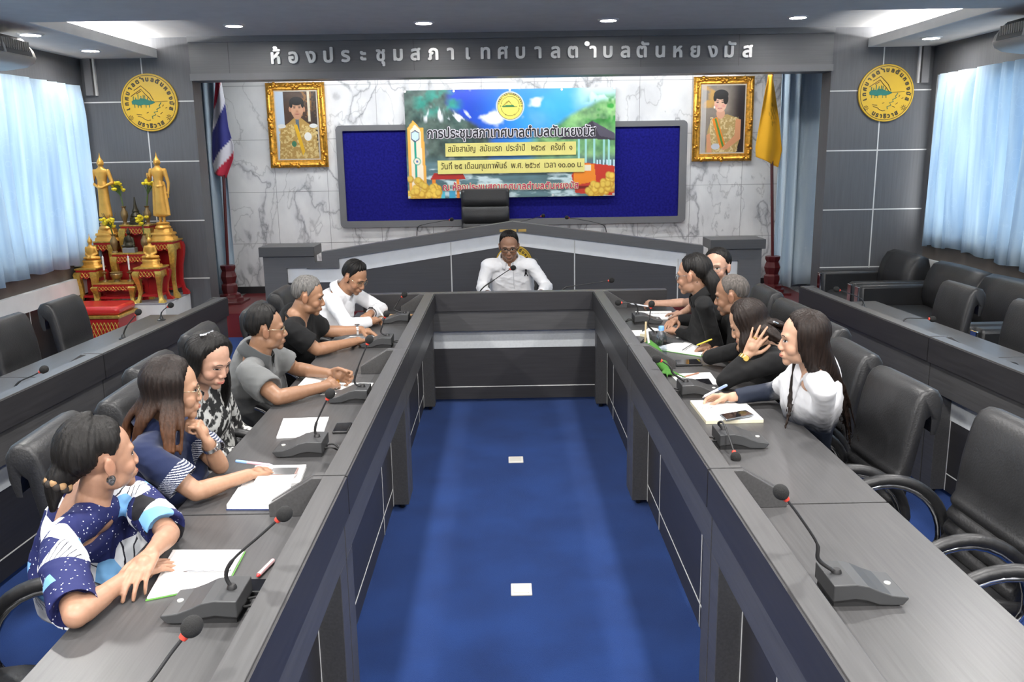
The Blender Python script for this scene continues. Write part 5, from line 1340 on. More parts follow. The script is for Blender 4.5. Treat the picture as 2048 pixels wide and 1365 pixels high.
# ================================================================== ALTAR in the left corner
GOLDP = mat('altar_gold', (.62, .40, .085), .32, metal=.65, var=.25, vscale=(40, 40, 40), bump=.5, bscale=90); REDP = mat('altar_red', (.38, .012, .014), .35)
BUDG = mat('statue_gold', (.72, .38, .07), .34, metal=.45, var=.12, vscale=(12, 12, 12)); BRONZE = mat('dark_bronze', (.045, .038, .022), .4, metal=.6); LINKY = mat('flower_yellow', (.80, .62, .02), .7); STEMG = mat('flower_stem_green', (.09, .16, .03), .7); VASEM = mat('vase_bronze', (.26, .17, .07), .35, metal=.5)
t = thing('altar_platform', 'white stepped plinth carrying the golden altar tables in the left corner', 'plinth', (-3.78, 8.62, 0))
m_ = MB(); m_.box(-4.09, -3.27, 8.28, 8.97, .0, .455); m_.build('block', WHITEP, t, bevel=.004)
m_ = MB(); m_.box(-4.09, -3.27, 8.28, 8.97, .455, .470); m_.build('top_board', mat('grey_board', (.30, .30, .32), .5), t)
ZP = .47
def altar_table(label, cx, cy, w_, d_, h, top=.035, z0=ZP, group='gilded altar tables'):
    t = thing('altar_table', label, 'altar table', (cx, cy, z0), group=group)
    x0, x1, y0, y1 = cx-w_/2, cx+w_/2, cy-d_/2, cy+d_/2
    m_ = MB(); m_.box(x0, x1, y0, y1, z0+h-top*.45, z0+h); m_.box(x0+.008, x1-.008, y0+.008, y1-.008, z0+h-top, z0+h-top*.45, 1); m_.build('top', [GOLDP, REDP], t, bevel=.003)
    # carved apron: scalloped plate with lattice
    ah = min(.085, h*.30); zt = z0+h-top
    for side in range(3):
        n_ = 24; poly = []
        L = w_ if side == 0 else d_
        for k in range(n_+1):
            q = k/n_; poly.append(((q-.5)*(L-.03), zt-ah*(.55+.25*abs(sin(q*pi*3))+.30*(max(0, abs(q-.5)*2-.75)/.25))))
        poly = [((L-.03)/2, zt), (-(L-.03)/2, zt)]+poly
        m_ = MB()
        if side == 0: m_.prism([(cx+a, c) for a, c in poly], y0+.012, y0+.026, 'y')
        elif side == 1: m_.prism([(cy+a, c) for a, c in poly], x1-.026, x1-.012, 'x')
        else: m_.prism([(cy+a, c) for a, c in poly], x0+.012, x0+.026, 'x')
        if side == 0:
            st = .032; k = x0+.05
            while k < x1-.05:
                for sg in (-1, 1): m_.tube([(k-sg*.014, y0+.009, zt-.004), (k+sg*.014, y0+.009, zt-ah*.62)], .0035, 5, 1)
                k += st
        m_.build('apron', [REDP if side == 0 else GOLDP, GOLDP], t)
    for sx in (-1, 1):
        for sy in (-1, 1):
            ox, oy = cx+sx*(w_/2-.03), cy+sy*(d_/2-.03); rg = []
            for v, off, r in ((0, .026, .030), (.06, .022, .026), (.12, .004, .017), (.3, -.010, .016), (.55, -.004, .020), (.78, .012, .028), (.92, .014, .032), (1, .004, .030)):
                c = V((ox+sx*off*.8, oy+sy*off*.8, z0+v*(h-top))); rg.append([c+V((a*r, b_*r, 0)) for a, b_ in ((-1, -1), (1, -1), (1, 1), (-1, 1))])
            m_ = MB(); m_.loft(rg); m_.build('leg', GOLDP if sy < 0 else REDP, t, smooth=True, angle=50)
    m_ = MB(); zz = z0+.10*h+.02; m_.box(x0+.03, x1-.03, y0+.035, y0+.05, zz, zz+.022); m_.box(x0+.03, x1-.03, y1-.05, y1-.035, zz, zz+.022); m_.box(x0+.035, x0+.05, y0+.03, y1-.03, zz, zz+.022); m_.box(x1-.05, x1-.035, y0+.03, y1-.03, zz, zz+.022); m_.build('stretcher', REDP, t)
    m_ = MB(); m_.box(x0+.045, x1-.045, y1-.04, y1-.03, zz+.02, zt); m_.build('back_panel', REDP, t)
    return z0+h
zl = altar_table('low red and gold altar table at the front centre of the altar', -3.765, 8.42, .40, .22, .20)
zfl = altar_table('red and gold altar table at the front left of the altar', -4.00-.02, 8.44, .20, .24, .34)
zfr = altar_table('red and gold altar table at the front right of the altar', -3.43, 8.44, .26, .24, .34)
zm = altar_table('red and gold altar table in the middle tier of the altar', -3.68, 8.60+.02, .36, .13, .46)
zbl = altar_table('tall red and gold altar table at the rear left under the standing statue', -3.98, 8.78, .22, .26, .57)
zbr = altar_table('tall red and gold altar table at the rear right under the standing statue', -3.40, 8.74, .28, .28, .57)
zu = altar_table('highest red and gold altar table at the rear centre of the altar', -3.675, 8.83, .30, .20, .72)

def voxel_obj(name, mb, voxel, it, m, parent, wf=None):
    v, f = remeshed(mb, voxel, it); return mesh_np(name, v, f, [m], parent)
def standing_statue(label, x, y, z, hands):
    t = thing('standing_statue', label, 'statue', (x, y, z), group='golden standing statues')
    m_ = MB()
    for w_, z0, z1 in ((.125, 0, .03), (.105, .03, .055), (.115, .055, .075), (.085, .075, .11)):
        m_.loft([superring(V((x, y, z+q)), V((1, 0, 0)), V((0, 1, 0)), w_*s_, w_*.8*s_, w_*.8*s_, 12, 4) for q, s_ in ((z0, 1), (z1, .93))])
    m_.lathe([(0, .10), (.068, .10), (.078, .125), (.06, .145), (.066, .165), (.05, .175), (0, .175)], (x, y, z), 20); m_.build('pedestal', BUDG, t, smooth=True, angle=35)
    H = .66; b0 = z+.170; m_ = MB(); X, Y_ = V((1, 0, 0)), V((0, 1, 0))
    def c(h): return V((x, y, b0+H*h))
    for q in (-1, 1): m_.cone(c(.0)+X*q*.020-Y_*.02, c(.01)+X*q*.020+Y_*.015, .014, .014, 10); m_.cone(c(.01)+X*q*.020, c(.12)+X*q*.018, .013, .016, 10)
    m_.loft([superring(c(h), X, Y_, a, b_, b_, 24) for h, a, b_ in ((.09, .066, .030), (.12, .066, .034), (.3, .054, .036), (.48, .049, .038), (.54, .050, .038), (.62, .043, .033), (.70, .054, .036), (.76, .066, .036), (.79, .060, .030), (.815, .030, .024), (.84, .021, .021))])
    m_.cone(c(.81), c(.87), .020, .020, 14); m_.ell(c(.89), (.031, .034, .043), seg=20, rg=14); m_.cone(c(.93), c(.955), .024, .014, 12); m_.cone(c(.95), c(1.045), .011, .002, 10)
    for q in (-1, 1): m_.ell(c(.885)+X*q*.031, (.005, .009, .02), seg=8, rg=6)
    m_.cone(c(.885)-Y_*.034, c(.875)-Y_*.037, .004, .006, 8)
    for q in (-1, 1):
        sh = c(.770)+X*q*.066
        if hands == 'folded' or (hands == 'raised' and q == -1 and False):
            m_.cone(sh, c(.60)+X*q*.098, .021, .018, 12); m_.cone(c(.60)+X*q*.098, c(.53)+X*q*.015-Y_*.062, .016, .012, 12); m_.ell(c(.53)+X*q*.006-Y_*.064, (.022, .012, .012), seg=10, rg=8)
        elif q == -1:
            m_.cone(sh, c(.62)+X*q*.092, .021, .017, 12); m_.cone(c(.62)+X*q*.092, c(.68)+X*q*.078-Y_*.06, .016, .012, 12); m_.ell(c(.71)+X*q*.078-Y_*.066, (.012, .008, .020), seg=10, rg=8)
        else:
            m_.cone(sh, c(.58)+X*q*.094, .021, .017, 12); m_.cone(c(.58)+X*q*.094, c(.43)+X*q*.088-Y_*.012, .016, .011, 12); m_.ell(c(.39)+X*q*.087-Y_*.012, (.008, .012, .022), seg=10, rg=8)
    m_.cone(c(.545)-X*.045-Y_*.020, c(.535)-Y_*.040, .006, .008, 8); m_.cone(c(.535)-Y_*.040, c(.55)+X*.045-Y_*.020, .008, .006, 8)
    if hands == 'raised':
        m_.loft([superring(c(h), X, Y_, a, .012, .016, 20) for h, a in ((.10, .088), (.3, .080), (.5, .070), (.6, .06))])
    voxel_obj('figure', m_, .0042, 2, BUDG, t)
standing_statue('golden standing statue with folded hands, left beside the curtain', -3.955, 8.76, zbl, 'folded')
standing_statue('golden standing statue with one raised hand, at the right of the altar', -3.385, 8.72, zbr, 'raised')
def seated_statue(label, x, y, z):
    t = thing('seated_statue', label, 'statue', (x, y, z), group='small golden seated statues')
    m_ = MB(); m_.loft([superring(V((x, y, z+q)), V((1, 0, 0)), V((0, 1, 0)), w_, w_*.7, w_*.7, 14, 3) for q, w_ in ((0, .10), (.02, .095), (.022, .08), (.05, .075), (.052, .085), (.07, .08))]); m_.build('pedestal', BUDG, t, smooth=True, angle=35)
    m_ = MB(); X, Y_ = V((1, 0, 0)), V((0, 1, 0)); b = V((x, y, z+.07)); Z = V((0, 0, 1))
    m_.ell(b+Z*.02, (.082, .055, .022)); m_.loft([superring(b+Z*h, X, Y_, a, d_, d_, 20) for h, a, d_ in ((.01, .045, .035), (.05, .036, .028), (.09, .042, .028), (.12, .046, .026), (.135, .02, .018), (.15, .014, .014))])
    m_.ell(b+Z*.178, (.023, .025, .030)); m_.cone(b+Z*.2, b+Z*.215, .014, .009, 10); m_.cone(b+Z*.215, b+Z*.262, .007, .0015, 8)
    for q in (-1, 1): m_.cone(b+Z*.118+X*q*.043, b+Z*.06+X*q*.058, .014, .011, 10); m_.cone(b+Z*.06+X*q*.058, b+Z*.035+X*q*.012-Y_*.035, .011, .008, 10); m_.cone(b+Z*.02+X*q*.07, b+Z*.022-X*q*.02-Y_*.045, .017, .013, 10)
    voxel_obj('figure', m_, .0042, 3, BUDG, t)
seated_statue('small golden seated statue on the front left altar table', -4.0, 8.45, zfl); seated_statue('small golden seated statue on the front right altar table', -3.43, 8.45, zfr)
def vase(label, x, y, z, h, lean, seed):
    t = thing('flower_vase', label, 'vase', (x, y, z), group='bronze vases of yellow flowers')
    m_ = MB(); m_.lathe([(0, 0), (.030, 0), (.028, .012), (.016, .02), (.020, .04), (.036, .085), (.034, .12), (.018, .15), (.016, .165), (.026, .18), (.022, .178), (.012, .165), (0, .165)], (x, y, z), 20); m_.build('vase_body', VASEM, t, smooth=True)
    rg_ = random.Random(seed); tip = V((x+lean, y-.02, z+.17+h)); s_ = MB(); f_ = MB()
    for k in range(11):
        e = tip+V((rg_.uniform(-.05, .05), rg_.uniform(-.035, .035), rg_.uniform(-.06, .03))); s_.tube(bez([(x, y, z+.16), (x+lean*.4, y-.005, z+.17+h*.5), tuple(e)], 4), .0032, 5)
        f_.ell(e, (rg_.uniform(.017, .024),)*2+(rg_.uniform(.014, .020),), seg=9, rg=6)
        for j in range(5): a = j*1.26+k; f_.ell(e+V((.014*cos(a), .014*sin(a), .004)), .009, seg=6, rg=4)
    for k in range(6):
        e = tip+V((rg_.uniform(-.06, .09), 0, rg_.uniform(.0, .09))); s_.tube(bez([(x, y, z+.16), (x+lean*.5, y, z+.17+h*.5), tuple(e)], 4), .002, 5, 1)
    s_.build('stems', [STEMG, mat('dry_twig', (.16, .10, .04), .8)], t); f_.build('blossoms', LINKY, t, smooth=True, angle=180)
vase('bronze vase with yellow flowers at the upper left of the altar', -3.79, 8.80, zu, .22, -.035, 1); vase('bronze vase with yellow flowers at the upper right of the altar', -3.56, 8.80, zu, .25, .06, 2)
vase('bronze vase with yellow flowers at the lower left of the altar', -3.835, 8.60, zm, .14, -.03, 3); vase('bronze vase with yellow flowers at the lower right of the altar', -3.535, 8.60, zm, .16, .0, 4)
t = thing('bronze_urn', 'dark tiered bronze urn on the highest altar table', 'urn', (-3.675, 8.80, zu)); m_ = MB()
m_.lathe([(0, 0), (.075, 0), (.075, .02), (.06, .03), (.062, .06), (.05, .075), (.055, .085), (.03, .12), (.036, .13), (.02, .16), (.012, .20), (.005, .27), (0, .27)], (-3.675, 8.80, zu), 20); m_.build('urn_body', BRONZE, t, smooth=True, angle=40)
t = thing('dark_figurine', 'dark seated figurine on the middle altar table', 'statue', (-3.685, 8.60, zm)); m_ = MB(); b = V((-3.685, 8.60, zm))
m_.box(b.x-.06, b.x+.06, b.y-.04, b.y+.04, b.z, b.z+.05); m_.build('plinth', mat('pale_plinth', (.20, .20, .20), .5), t, bevel=.004); m_ = MB()
for q in ((0, .07, .05, .035), (0, .12, .035, .05), (0, .195, .02, .024)): m_.ell(b+V((0, 0, q[1])), (q[2], q[2]*.8, q[3]))
for s_ in (-1, 1): m_.cone(b+V((s_*.035, 0, .14)), b+V((s_*.05, -.01, .08)), .013, .010); m_.cone(b+V((s_*.02, 0, .07)), b+V((s_*.055, -.03, .065)), .018, .014)
m_.cone(b+V((0, 0, .21)), b+V((0, 0, .24)), .016, .006); voxel_obj('figure', m_, .0045, 2, BRONZE, t)
t = thing('incense_bowl', 'brass incense bowl on the low front altar table', 'bowl', (-3.765, 8.42, zl)); m_ = MB(); m_.lathe([(0, 0), (.03, 0), (.026, .012), (.018, .02), (.05, .045), (.058, .07), (.050, .082), (.058, .09), (.05, .088), (.0, .07)], (-3.765, 8.42, zl), 24); m_.build('bowl_body', VASEM, t, smooth=True)
for x, lb in ((-3.885, 'brass candlestick with white candle at the left of the incense bowl'), (-3.64, 'brass candlestick with white candle at the right of the incense bowl')):
    t = thing('candlestick', lb, 'candlestick', (x, 8.43, zl), group='brass candlesticks'); m_ = MB(); m_.lathe([(0, 0), (.03, 0), (.028, .01), (.008, .02), (.012, .05), (.006, .07), (.024, .085), (.024, .09), (.008, .09), (.008, .11), (0, .11)], (x, 8.43, zl), 18); m_.build('stick', VASEM, t, smooth=True)
    m_ = MB(); m_.lathe([(0, .11), (.009, .11), (.009, .24), (.002, .245), (.001, .26), (0, .26)], (x, 8.43, zl), 12); m_.build('candle', mat('candle_wax', (.75, .75, .72), .5), t, smooth=True)
# red kneeling stool
sx, sy = -3.79, 8.02
t = thing('kneeling_stool', 'low gold stool with red padded top in front of the altar', 'stool', (sx, sy, 0))
m_ = MB(); m_.box(sx-.27, sx+.27, sy-.20, sy+.20, .44, .52); m_.build('red_cushion', mat('red_vinyl', (.62, .035, .03), .28, coat=.3), t, bevel=.03, smooth=True, angle=80)
m_ = MB(); m_.box(sx-.28, sx+.28, sy-.21, sy+.21, .41, .44); m_.build('rim', GOLDP, t, bevel=.006)
m_ = MB(); m_.box(sx-.26, sx+.26, sy-.19, sy+.19, .16, .41, 0)
for k in range(16):
    for sg in (-1, 1):
        for zz in (.20, .29): m_.tube([(sx-.25+.033*k-sg*.015, sy-.195, zz), (sx-.25+.033*k+sg*.015, sy-.195, zz+.085)], .004, 5, 1)
m_.build('lattice_frame', [REDP, GOLDP], t)
for a in (-1, 1):
    for c in (-1, 1): m_ = MB(); m_.cone((sx+a*.24, sy+c*.17, .03), (sx+a*.25, sy+c*.18, .18), .03, .035, 10); m_.build('leg', GOLDP, t, smooth=True)

# ================================================================== THINGS ON THE DESKS
ZD = ZT+.0006
PAPER = mat('white_paper', (.80, .80, .79), .7, var=.02); CREAM = mat('cream_paper', (.74, .69, .52), .7); TAN = mat('tan_folder', (.56, .33, .15), .7); INKG = mat('printed_grey', (.30, .30, .32), .7); BLACKG = mat('black_screen', (.008, .008, .010), .06); BLUEC = mat('blue_cover', (.03, .05, .16), .4); DCOV = mat('dark_cover', (.02, .022, .026), .5); GRC = mat('green_cover', (.10, .28, .05), .5)
def Q(px, z=ZD): return [atz(x, y, z) for x, y in px]
def slab(mb, q, z0, z1, m=0, grow=0):
    c = sum((V(p) for p in q), V((0, 0, 0)))/len(q); q = [c+(V(p)-c)*(1+grow) for p in q]
    mb.prism([(p.x, p.y) for p in q], z0, z1, 'z', m)
def lerpq(q, u, v): return (q[0]*(1-u)+q[1]*u)*(1-v)+(q[3]*(1-u)+q[2]*u)*v
def base(q): c = sum((V(p) for p in q), V((0, 0, 0)))/len(q); return (c.x, c.y, ZT)
def lines(mb, q, z, rows, u0, u1, v0, v1, seed, m=0, dens=.8):
    rg_ = random.Random(seed)
    for k in range(rows):
        v = v0+(v1-v0)*k/max(1, rows-1); u = u0
        while u < u1:
            L = rg_.uniform(.02, .10)
            if rg_.random() < dens:
                a, b_ = lerpq(q, u, v), lerpq(q, min(u1, u+L), v); d = (lerpq(q, u, v+.012)-a); mb._a([(a.x, a.y, z), (b_.x, b_.y, z), (b_.x+d.x, b_.y+d.y, z), (a.x+d.x, a.y+d.y, z)], [(0, 1, 2, 3)], m)
            u += L+.012
def spiral(mb, a, b_, z, n_, r=.006, m=0):
    d = (b_-a); u = d.normalized(); w_ = u.cross(V((0, 0, 1)))
    for k in range(n_):
        c = a+d*((k+.5)/n_)+V((0, 0, z-a.z)); mb.tube([c+w_*(r*cos(q))+V((0, 0, r*sin(q))) for q in [2*pi*i/10 for i in range(11)]], .0009, 5, m)
def paper(label, px, th=.003, name='paper_sheet', m=PAPER, text=0, group=None, z=ZD, cat='paper', tu=(.08, .92, .12, .85)):
    q = Q(px, z); t = thing(name, label, cat, base(q), group=group); mb = MB(); slab(mb, q, z, z+th); mb.build('sheet', m, t)
    if text: mb = MB(); lines(mb, q, z+th+.0003, text, *tu, seed=len(label)); mb.build('printed_lines', INKG, t)
    return t, q
def phone(label, px, z=ZD, th=.008, body=BLACKP, lens=True, screen=BLACKG, name='phone'):
    q = Q(px, z+th); t = thing(name, label, name.replace('_', ' '), base(q)); mb = MB(); slab(mb, q, z, z+th); mb.build('case', body, t, bevel=.003)
    mb = MB(); slab(mb, q, z+th, z+th+.0008, grow=-.10); mb.build('screen', screen, t); return t, q
def pen(label, a, b_, m, r=.0045, tip=None, cap=None):
    a, b_ = PX(a), PX(b_); t = thing('pen', label, 'pen', tuple(a)); d = b_-a; mb = MB(); mb.tube([a+d*.10, a+d*.98, b_], [r, r, r*.6], 8); mb.build('barrel', m, t, smooth=True)
    mb = MB(); mb.tube([a, a+d*.04, a+d*.105], [r*.25, r*.7, r], 8); mb.build('tip', tip or STEELP, t, smooth=True)
    if cap: mb = MB(); mb.tube([a+d*.70, a+d*.99, a+d*1.01], [r*1.12, r*1.12, r*.7], 8); mb.build('cap', cap, t, smooth=True)
    return t
STEELP = mat('pen_steel', (.6, .6, .62), .25, metal=1)
# left row, from the camera to the far end
q = Q([(294, 1202), (455, 1170), (489, 1106), (346, 1106)]); t = thing('open_booklet', 'open white booklet beside the crossed forearms, silver pen across it', 'booklet', base(q))
mid0, mid1 = (q[0]*.5+q[3]*.5), (q[1]*.5+q[2]*.5)
mb = MB(); slab(mb, [q[0], q[1], mid1, mid0], ZD+.002, ZD+.009); mb.build('near_page', PAPER, t, bevel=.002); mb = MB(); slab(mb, [mid0, mid1, q[2], q[3]], ZD+.002, ZD+.010); mb.build('far_page', PAPER, t, bevel=.002)
mb = MB(); slab(mb, q, ZD, ZD+.002, grow=.03); mb.build('cover', GRC, t); mb = MB(); lines(mb, [mid0, mid1, q[2], q[3]], ZD+.0104, 7, .1, .85, .2, .85, 3); mb.build('printed_lines', INKG, t)
pen('thin silver pen lying on the open booklet', (366, 1144, ZD+.014), (462, 1141, ZD+.014), STEELP, .0035)
pen('red and white striped marker near the front left desk rail', (514, 1154, ZD+.007), (547, 1121, ZD+.007), mat('marker_white_red', (.72, .45, .46), .4), .0062, tip=mat('marker_red', (.6, .03, .03), .4), cap=None)
phone('black tablet lying against the desk rail beside the nearest microphone', [(470, 1184), (532, 1184), (560, 1158), (486, 1158)], th=.012, name='tablet')
q = Q([(454, 1021), (578, 1021), (600, 985), (478, 985)]); t = thing('document_folder', 'blue-edged stack of white documents with a turned page in front of the woman in navy', 'documents', base(q))
mb = MB(); slab(mb, q, ZD, ZD+.004, grow=.02); mb.build('cover', BLUEC, t); mb = MB(); slab(mb, q, ZD+.004, ZD+.018); mb.build('page_block', PAPER, t)
mb = MB(); P = [[lerpq(q, .32+.66*u, -.0+1.05*v)+V((0, 0, .020+.035*sin(pi*v*.9)*(.4+.6*u)+.03*v)) for u in [i/8 for i in range(9)]] for v in [j/10 for j in range(11)]]; mb.grid(P); o = mb.build('turned_page', PAPER, t, smooth=True, angle=180); o.modifiers.new('t', 'SOLIDIFY').thickness = .001
q = Q([(478, 985), (600, 972), (613, 936), (512, 938)]); t = thing('spiral_notebook', 'ruled spiral notebook under the phone beside the pen hand of the woman in navy', 'notebook', base(q)); mb = MB(); slab(mb, q, ZD, ZD+.012); mb.build('page_block', PAPER, t)
mb = MB(); spiral(mb, lerpq(q, .02, .42), lerpq(q, .98, .42), ZD+.013, 26, .004); mb.build('spiral_wire', STEELP, t); mb = MB(); lines(mb, q, ZD+.0124, 3, .05, .9, .1, .35, 5); mb.build('handwriting', INKG, t)
phone('phone with rosy edge lying on the ruled notebook', [(530, 950), (590, 951), (598, 935), (545, 936)], z=ZD+.017, body=mat('rose_metal', (.45, .30, .27), .3, metal=.6), screen=mat('grey_screen', (.10, .10, .10), .1))
pen('pink and blue pen held by the woman in navy polo', (547, 931, .79), (472, 923, .80), mat('pink_barrel', (.75, .42, .52), .4), .005, cap=mat('blue_barrel', (.25, .42, .75), .4))
paper('printed sheet pile in front of the woman looking down', [(553, 878), (645, 874), (658, 837), (567, 840)], .006, text=9, group=None, name='paper_pile')
phone('dark wallet phone with gold print left of the desk rail', [(664, 864), (695, 863), (704, 845), (673, 846)], th=.010, name='wallet'); 
q = Q([(586, 790), (660, 787), (675, 762), (612, 762)]); t = thing('thick_notebook', 'thick white open notebook with dark cover under the clasped hands', 'notebook', base(q)); mb = MB(); slab(mb, q, ZD, ZD+.003, grow=.05); mb.build('cover', DCOV, t); mb = MB(); slab(mb, q, ZD+.003, ZD+.020); mb.build('page_block', PAPER, t, bevel=.003)
paper('single white sheet sticking out beside the thick notebook', [(640, 791), (735, 788), (747, 767), (680, 767)], .002)
paper('white papers under the hands of the man in black t-shirt', [(657, 692), (735, 690), (772, 674), (700, 674)], .004, text=3)
q = Q([(728, 645), (806, 645), (827, 632), (752, 632)]); t = thing('folder', 'tan folder with papers beside the farthest left microphone', 'folder', base(q)); mb = MB(); slab(mb, q, ZD, ZD+.004, grow=.05); mb.build('back_cover', DCOV, t); mb = MB(); slab(mb, q, ZD+.004, ZD+.008); mb.build('papers', PAPER, t)
mb = MB(); slab(mb, [lerpq(q, 0, .55), lerpq(q, 1, .55), q[2], q[3]], ZD+.008, ZD+.012); mb.build('tan_flap', TAN, t)
pen('white pen in the hand of the man bent over his papers', (767, 634, .785), (750, 609, .86), PAPER, .006)
# right row
q = Q([(1412, 849), (1527, 846), (1485, 806), (1380, 808)]); t = thing('spiral_notebook', 'open white spiral notebook with a phone on it, in front of the white blazer', 'notebook', base(q)); mb = MB(); slab(mb, q, ZD, ZD+.014); mb.build('page_block', CREAM, t); mb = MB(); slab(mb, q, ZD+.014, ZD+.0155, grow=-.01); mb.build('top_page', PAPER, t)
mb = MB(); spiral(mb, lerpq(q, .0, .58), lerpq(q, 1, .58), ZD+.016, 34, .004); mb.build('spiral_wire', STEELP, t)
phone('phone with steel edge lying on the white spiral notebook', [(1452, 840), (1508, 829), (1492, 820), (1439, 829)], z=ZD+.020, body=mat('steel_edge', (.35, .37, .40), .25, metal=.8))
pen('white and blue pen held by the woman in the white blazer', (1405, 795, .765), (1453, 771, .86), mat('white_barrel', (.72, .74, .80), .35), .0055, cap=mat('blue_clear', (.35, .45, .75), .3))
paper('white sheet with a pink note beside the bowed woman', [(1362, 772), (1438, 770), (1420, 746), (1340, 750)], .003, text=2)
paper('small pink sticky note on the front right papers', [(1339, 752), (1347, 750), (1343, 738), (1336, 741)], .0012, name='sticky_note', m=mat('pink_note', (.85, .18, .45), .7), z=ZD+.0045, cat='sticky note')
pen('brown pencil lying on the white sheet with the pink note', (1364, 755, ZD+.008), (1398, 746, ZD+.008), mat('brown_barrel', (.40, .20, .13), .5), .004)
phone('black phone with card lying on the white sheet', [(1396, 774), (1428, 772), (1418, 757), (1384, 759)], z=ZD+.0035, th=.010)
phone('black phone lying flat between the notebook and the sheet', [(1352, 730), (1405, 729), (1401, 718), (1350, 720)], th=.011)
q = Q([(1313, 701), (1370, 715), (1412, 712), (1362, 688)]); q = [q[1], q[2], q[3], q[0]]
q = Q([(1402, 714), (1312, 700), (1362, 687), (1420, 700)]); t = thing('spiral_notebook', 'open spiral notebook with a green edge under the yellow pencil', 'notebook', base(q)); mb = MB(); slab(mb, q, ZD, ZD+.003, grow=.03); mb.build('cover', GRC, t); mb = MB(); slab(mb, q, ZD+.003, ZD+.014); mb.build('page_block', PAPER, t)
mb = MB(); spiral(mb, lerpq(q, .40, .02), lerpq(q, .52, .98), ZD+.017, 20, .007); mb.build('spiral_wire', mat('dark_wire', (.06, .06, .06), .4, metal=.5), t)
pen('yellow pencil in the hand of the grey-haired man in black', (1391, 692, .77), (1424, 679, .82), mat('yellow_barrel', (.75, .60, .06), .4), .0045)
q = Q([(1280, 673), (1332, 680), (1338, 668), (1300, 660)]); t = thing('notebook', 'cream-edged notebook in front of the woman in the black jacket', 'notebook', base(q)); mb = MB(); slab(mb, q, ZD, ZD+.016); mb.build('page_block', CREAM, t); mb = MB(); slab(mb, q, ZD+.016, ZD+.0175); mb.build('top_page', PAPER, t)
paper('small loose white paper at the right rail beside the cream notebook', [(1268, 673), (1284, 672), (1284, 661), (1258, 662)], .0015)
q = Q([(1299, 640), (1352, 639), (1342, 625), (1270, 626)]); t = thing('spiral_notebook', 'white ruled spiral notebook at the far end of the right row', 'notebook', base(q)); mb = MB(); slab(mb, q, ZD, ZD+.010); mb.build('page_block', PAPER, t); mb = MB(); spiral(mb, lerpq(q, .05, .6), lerpq(q, .95, .6), ZD+.011, 24, .004); mb.build('spiral_wire', STEELP, t)
pen('white pen in the outstretched hand of the woman at the far right', (1258, 607, .80), (1296, 613, .775), mat('white_barrel', (.72, .74, .80), .35), .005)
# green pouch, water bottle and sticks beside the right rail
GPOUCH = mat('green_cloth_pouch', (.032, .135, .010), .8, bump=.4, bscale=200)
g0 = atz(1312, 735, ZT); t = thing('green_pouch', 'bright green cloth pouch slumped beside the right desk rail', 'pouch', tuple(g0))
mb = MB(); ex = (atz(1335, 750, ZT)-atz(1292, 705, ZT)); L = ex.length; ex.normalize(); ey = V((-ex.y, ex.x, 0)); c0 = atz(1314, 728, ZT)
mb.loft([superring(c0+ex*(u*L)+V((0, 0, .035*h+.001)), ey, V((0, 0, 1)), .04*w_, .055*h, .035*h, 18) for u, w_, h in ((-.52, .25, .75), (-.40, .7, 1.0), (-.2, 1, 1.0), (.0, 1.1, .85), (.2, .9, .6), (.38, .6, .4), (.55, .35, .2))])
for k in range(4): mb.cone(c0+ex*(.40*L)+V((0, 0, .02)), c0+ex*((.62+.03*k)*L)+ey*(.045*(k-1.5))+V((0, 0, .012)), .014, .006, 8)
v_, f_ = remeshed(mb, .005, 4); v_ = v_+vnormals(v_, f_)*(.010*(np_noise3(v_, 77, 6, 40, 90)-.42))[:, None]; v_[:, 2] = np.maximum(v_[:, 2], ZT+.001); mesh_np('pouch_cloth', v_, f_, [GPOUCH], t)
bt = atz(1311, 722, ZT); bt.x += .05; bt.y += .12; t = thing('water_bottle', 'clear water bottle with blue cap behind the green pouch', 'bottle', (bt.x, bt.y, ZT))
mb = MB(); mb.lathe([(0, .001), (.030, .001), (.032, .01), (.031, .05), (.032, .09), (.030, .105), (.022, .125), (.012, .138), (.012, .146), (0, .146)], (bt.x, bt.y, ZT), 24); mb.build('bottle_body', m_glass('clear_plastic', (.78, .83, .88), .16, .05), t, smooth=True, angle=60)
mb = MB(); mb.lathe([(0, .142), (.0155, .142), (.0155, .162), (.014, .165), (0, .165)], (bt.x, bt.y, ZT), 20); mb.build('cap', mat('blue_cap', (.16, .36, .72), .4), t, smooth=True)
def stick(label, a, b_, m, w_=.006):
    t = thing('stick', label, 'stick', (a.x, a.y, ZT)); mb = MB(); mb.tube([a, b_], w_, 4); mb.build('flat_stick', m, t)
a = aty(1302, 718, bt.y-.06); a.z = max(a.z, ZT+.002); stick('white stick leaning against the water bottle', a, aty(1294, 660, bt.y-.06), PAPER)
b_ = aty(1291, 662, 4.93); stick('beige wooden stick standing up from the cream notebook', V((b_.x, b_.y, ZT+.018)), aty(1292, 644, 4.93), mat('beige_wood', (.62, .50, .30), .6))
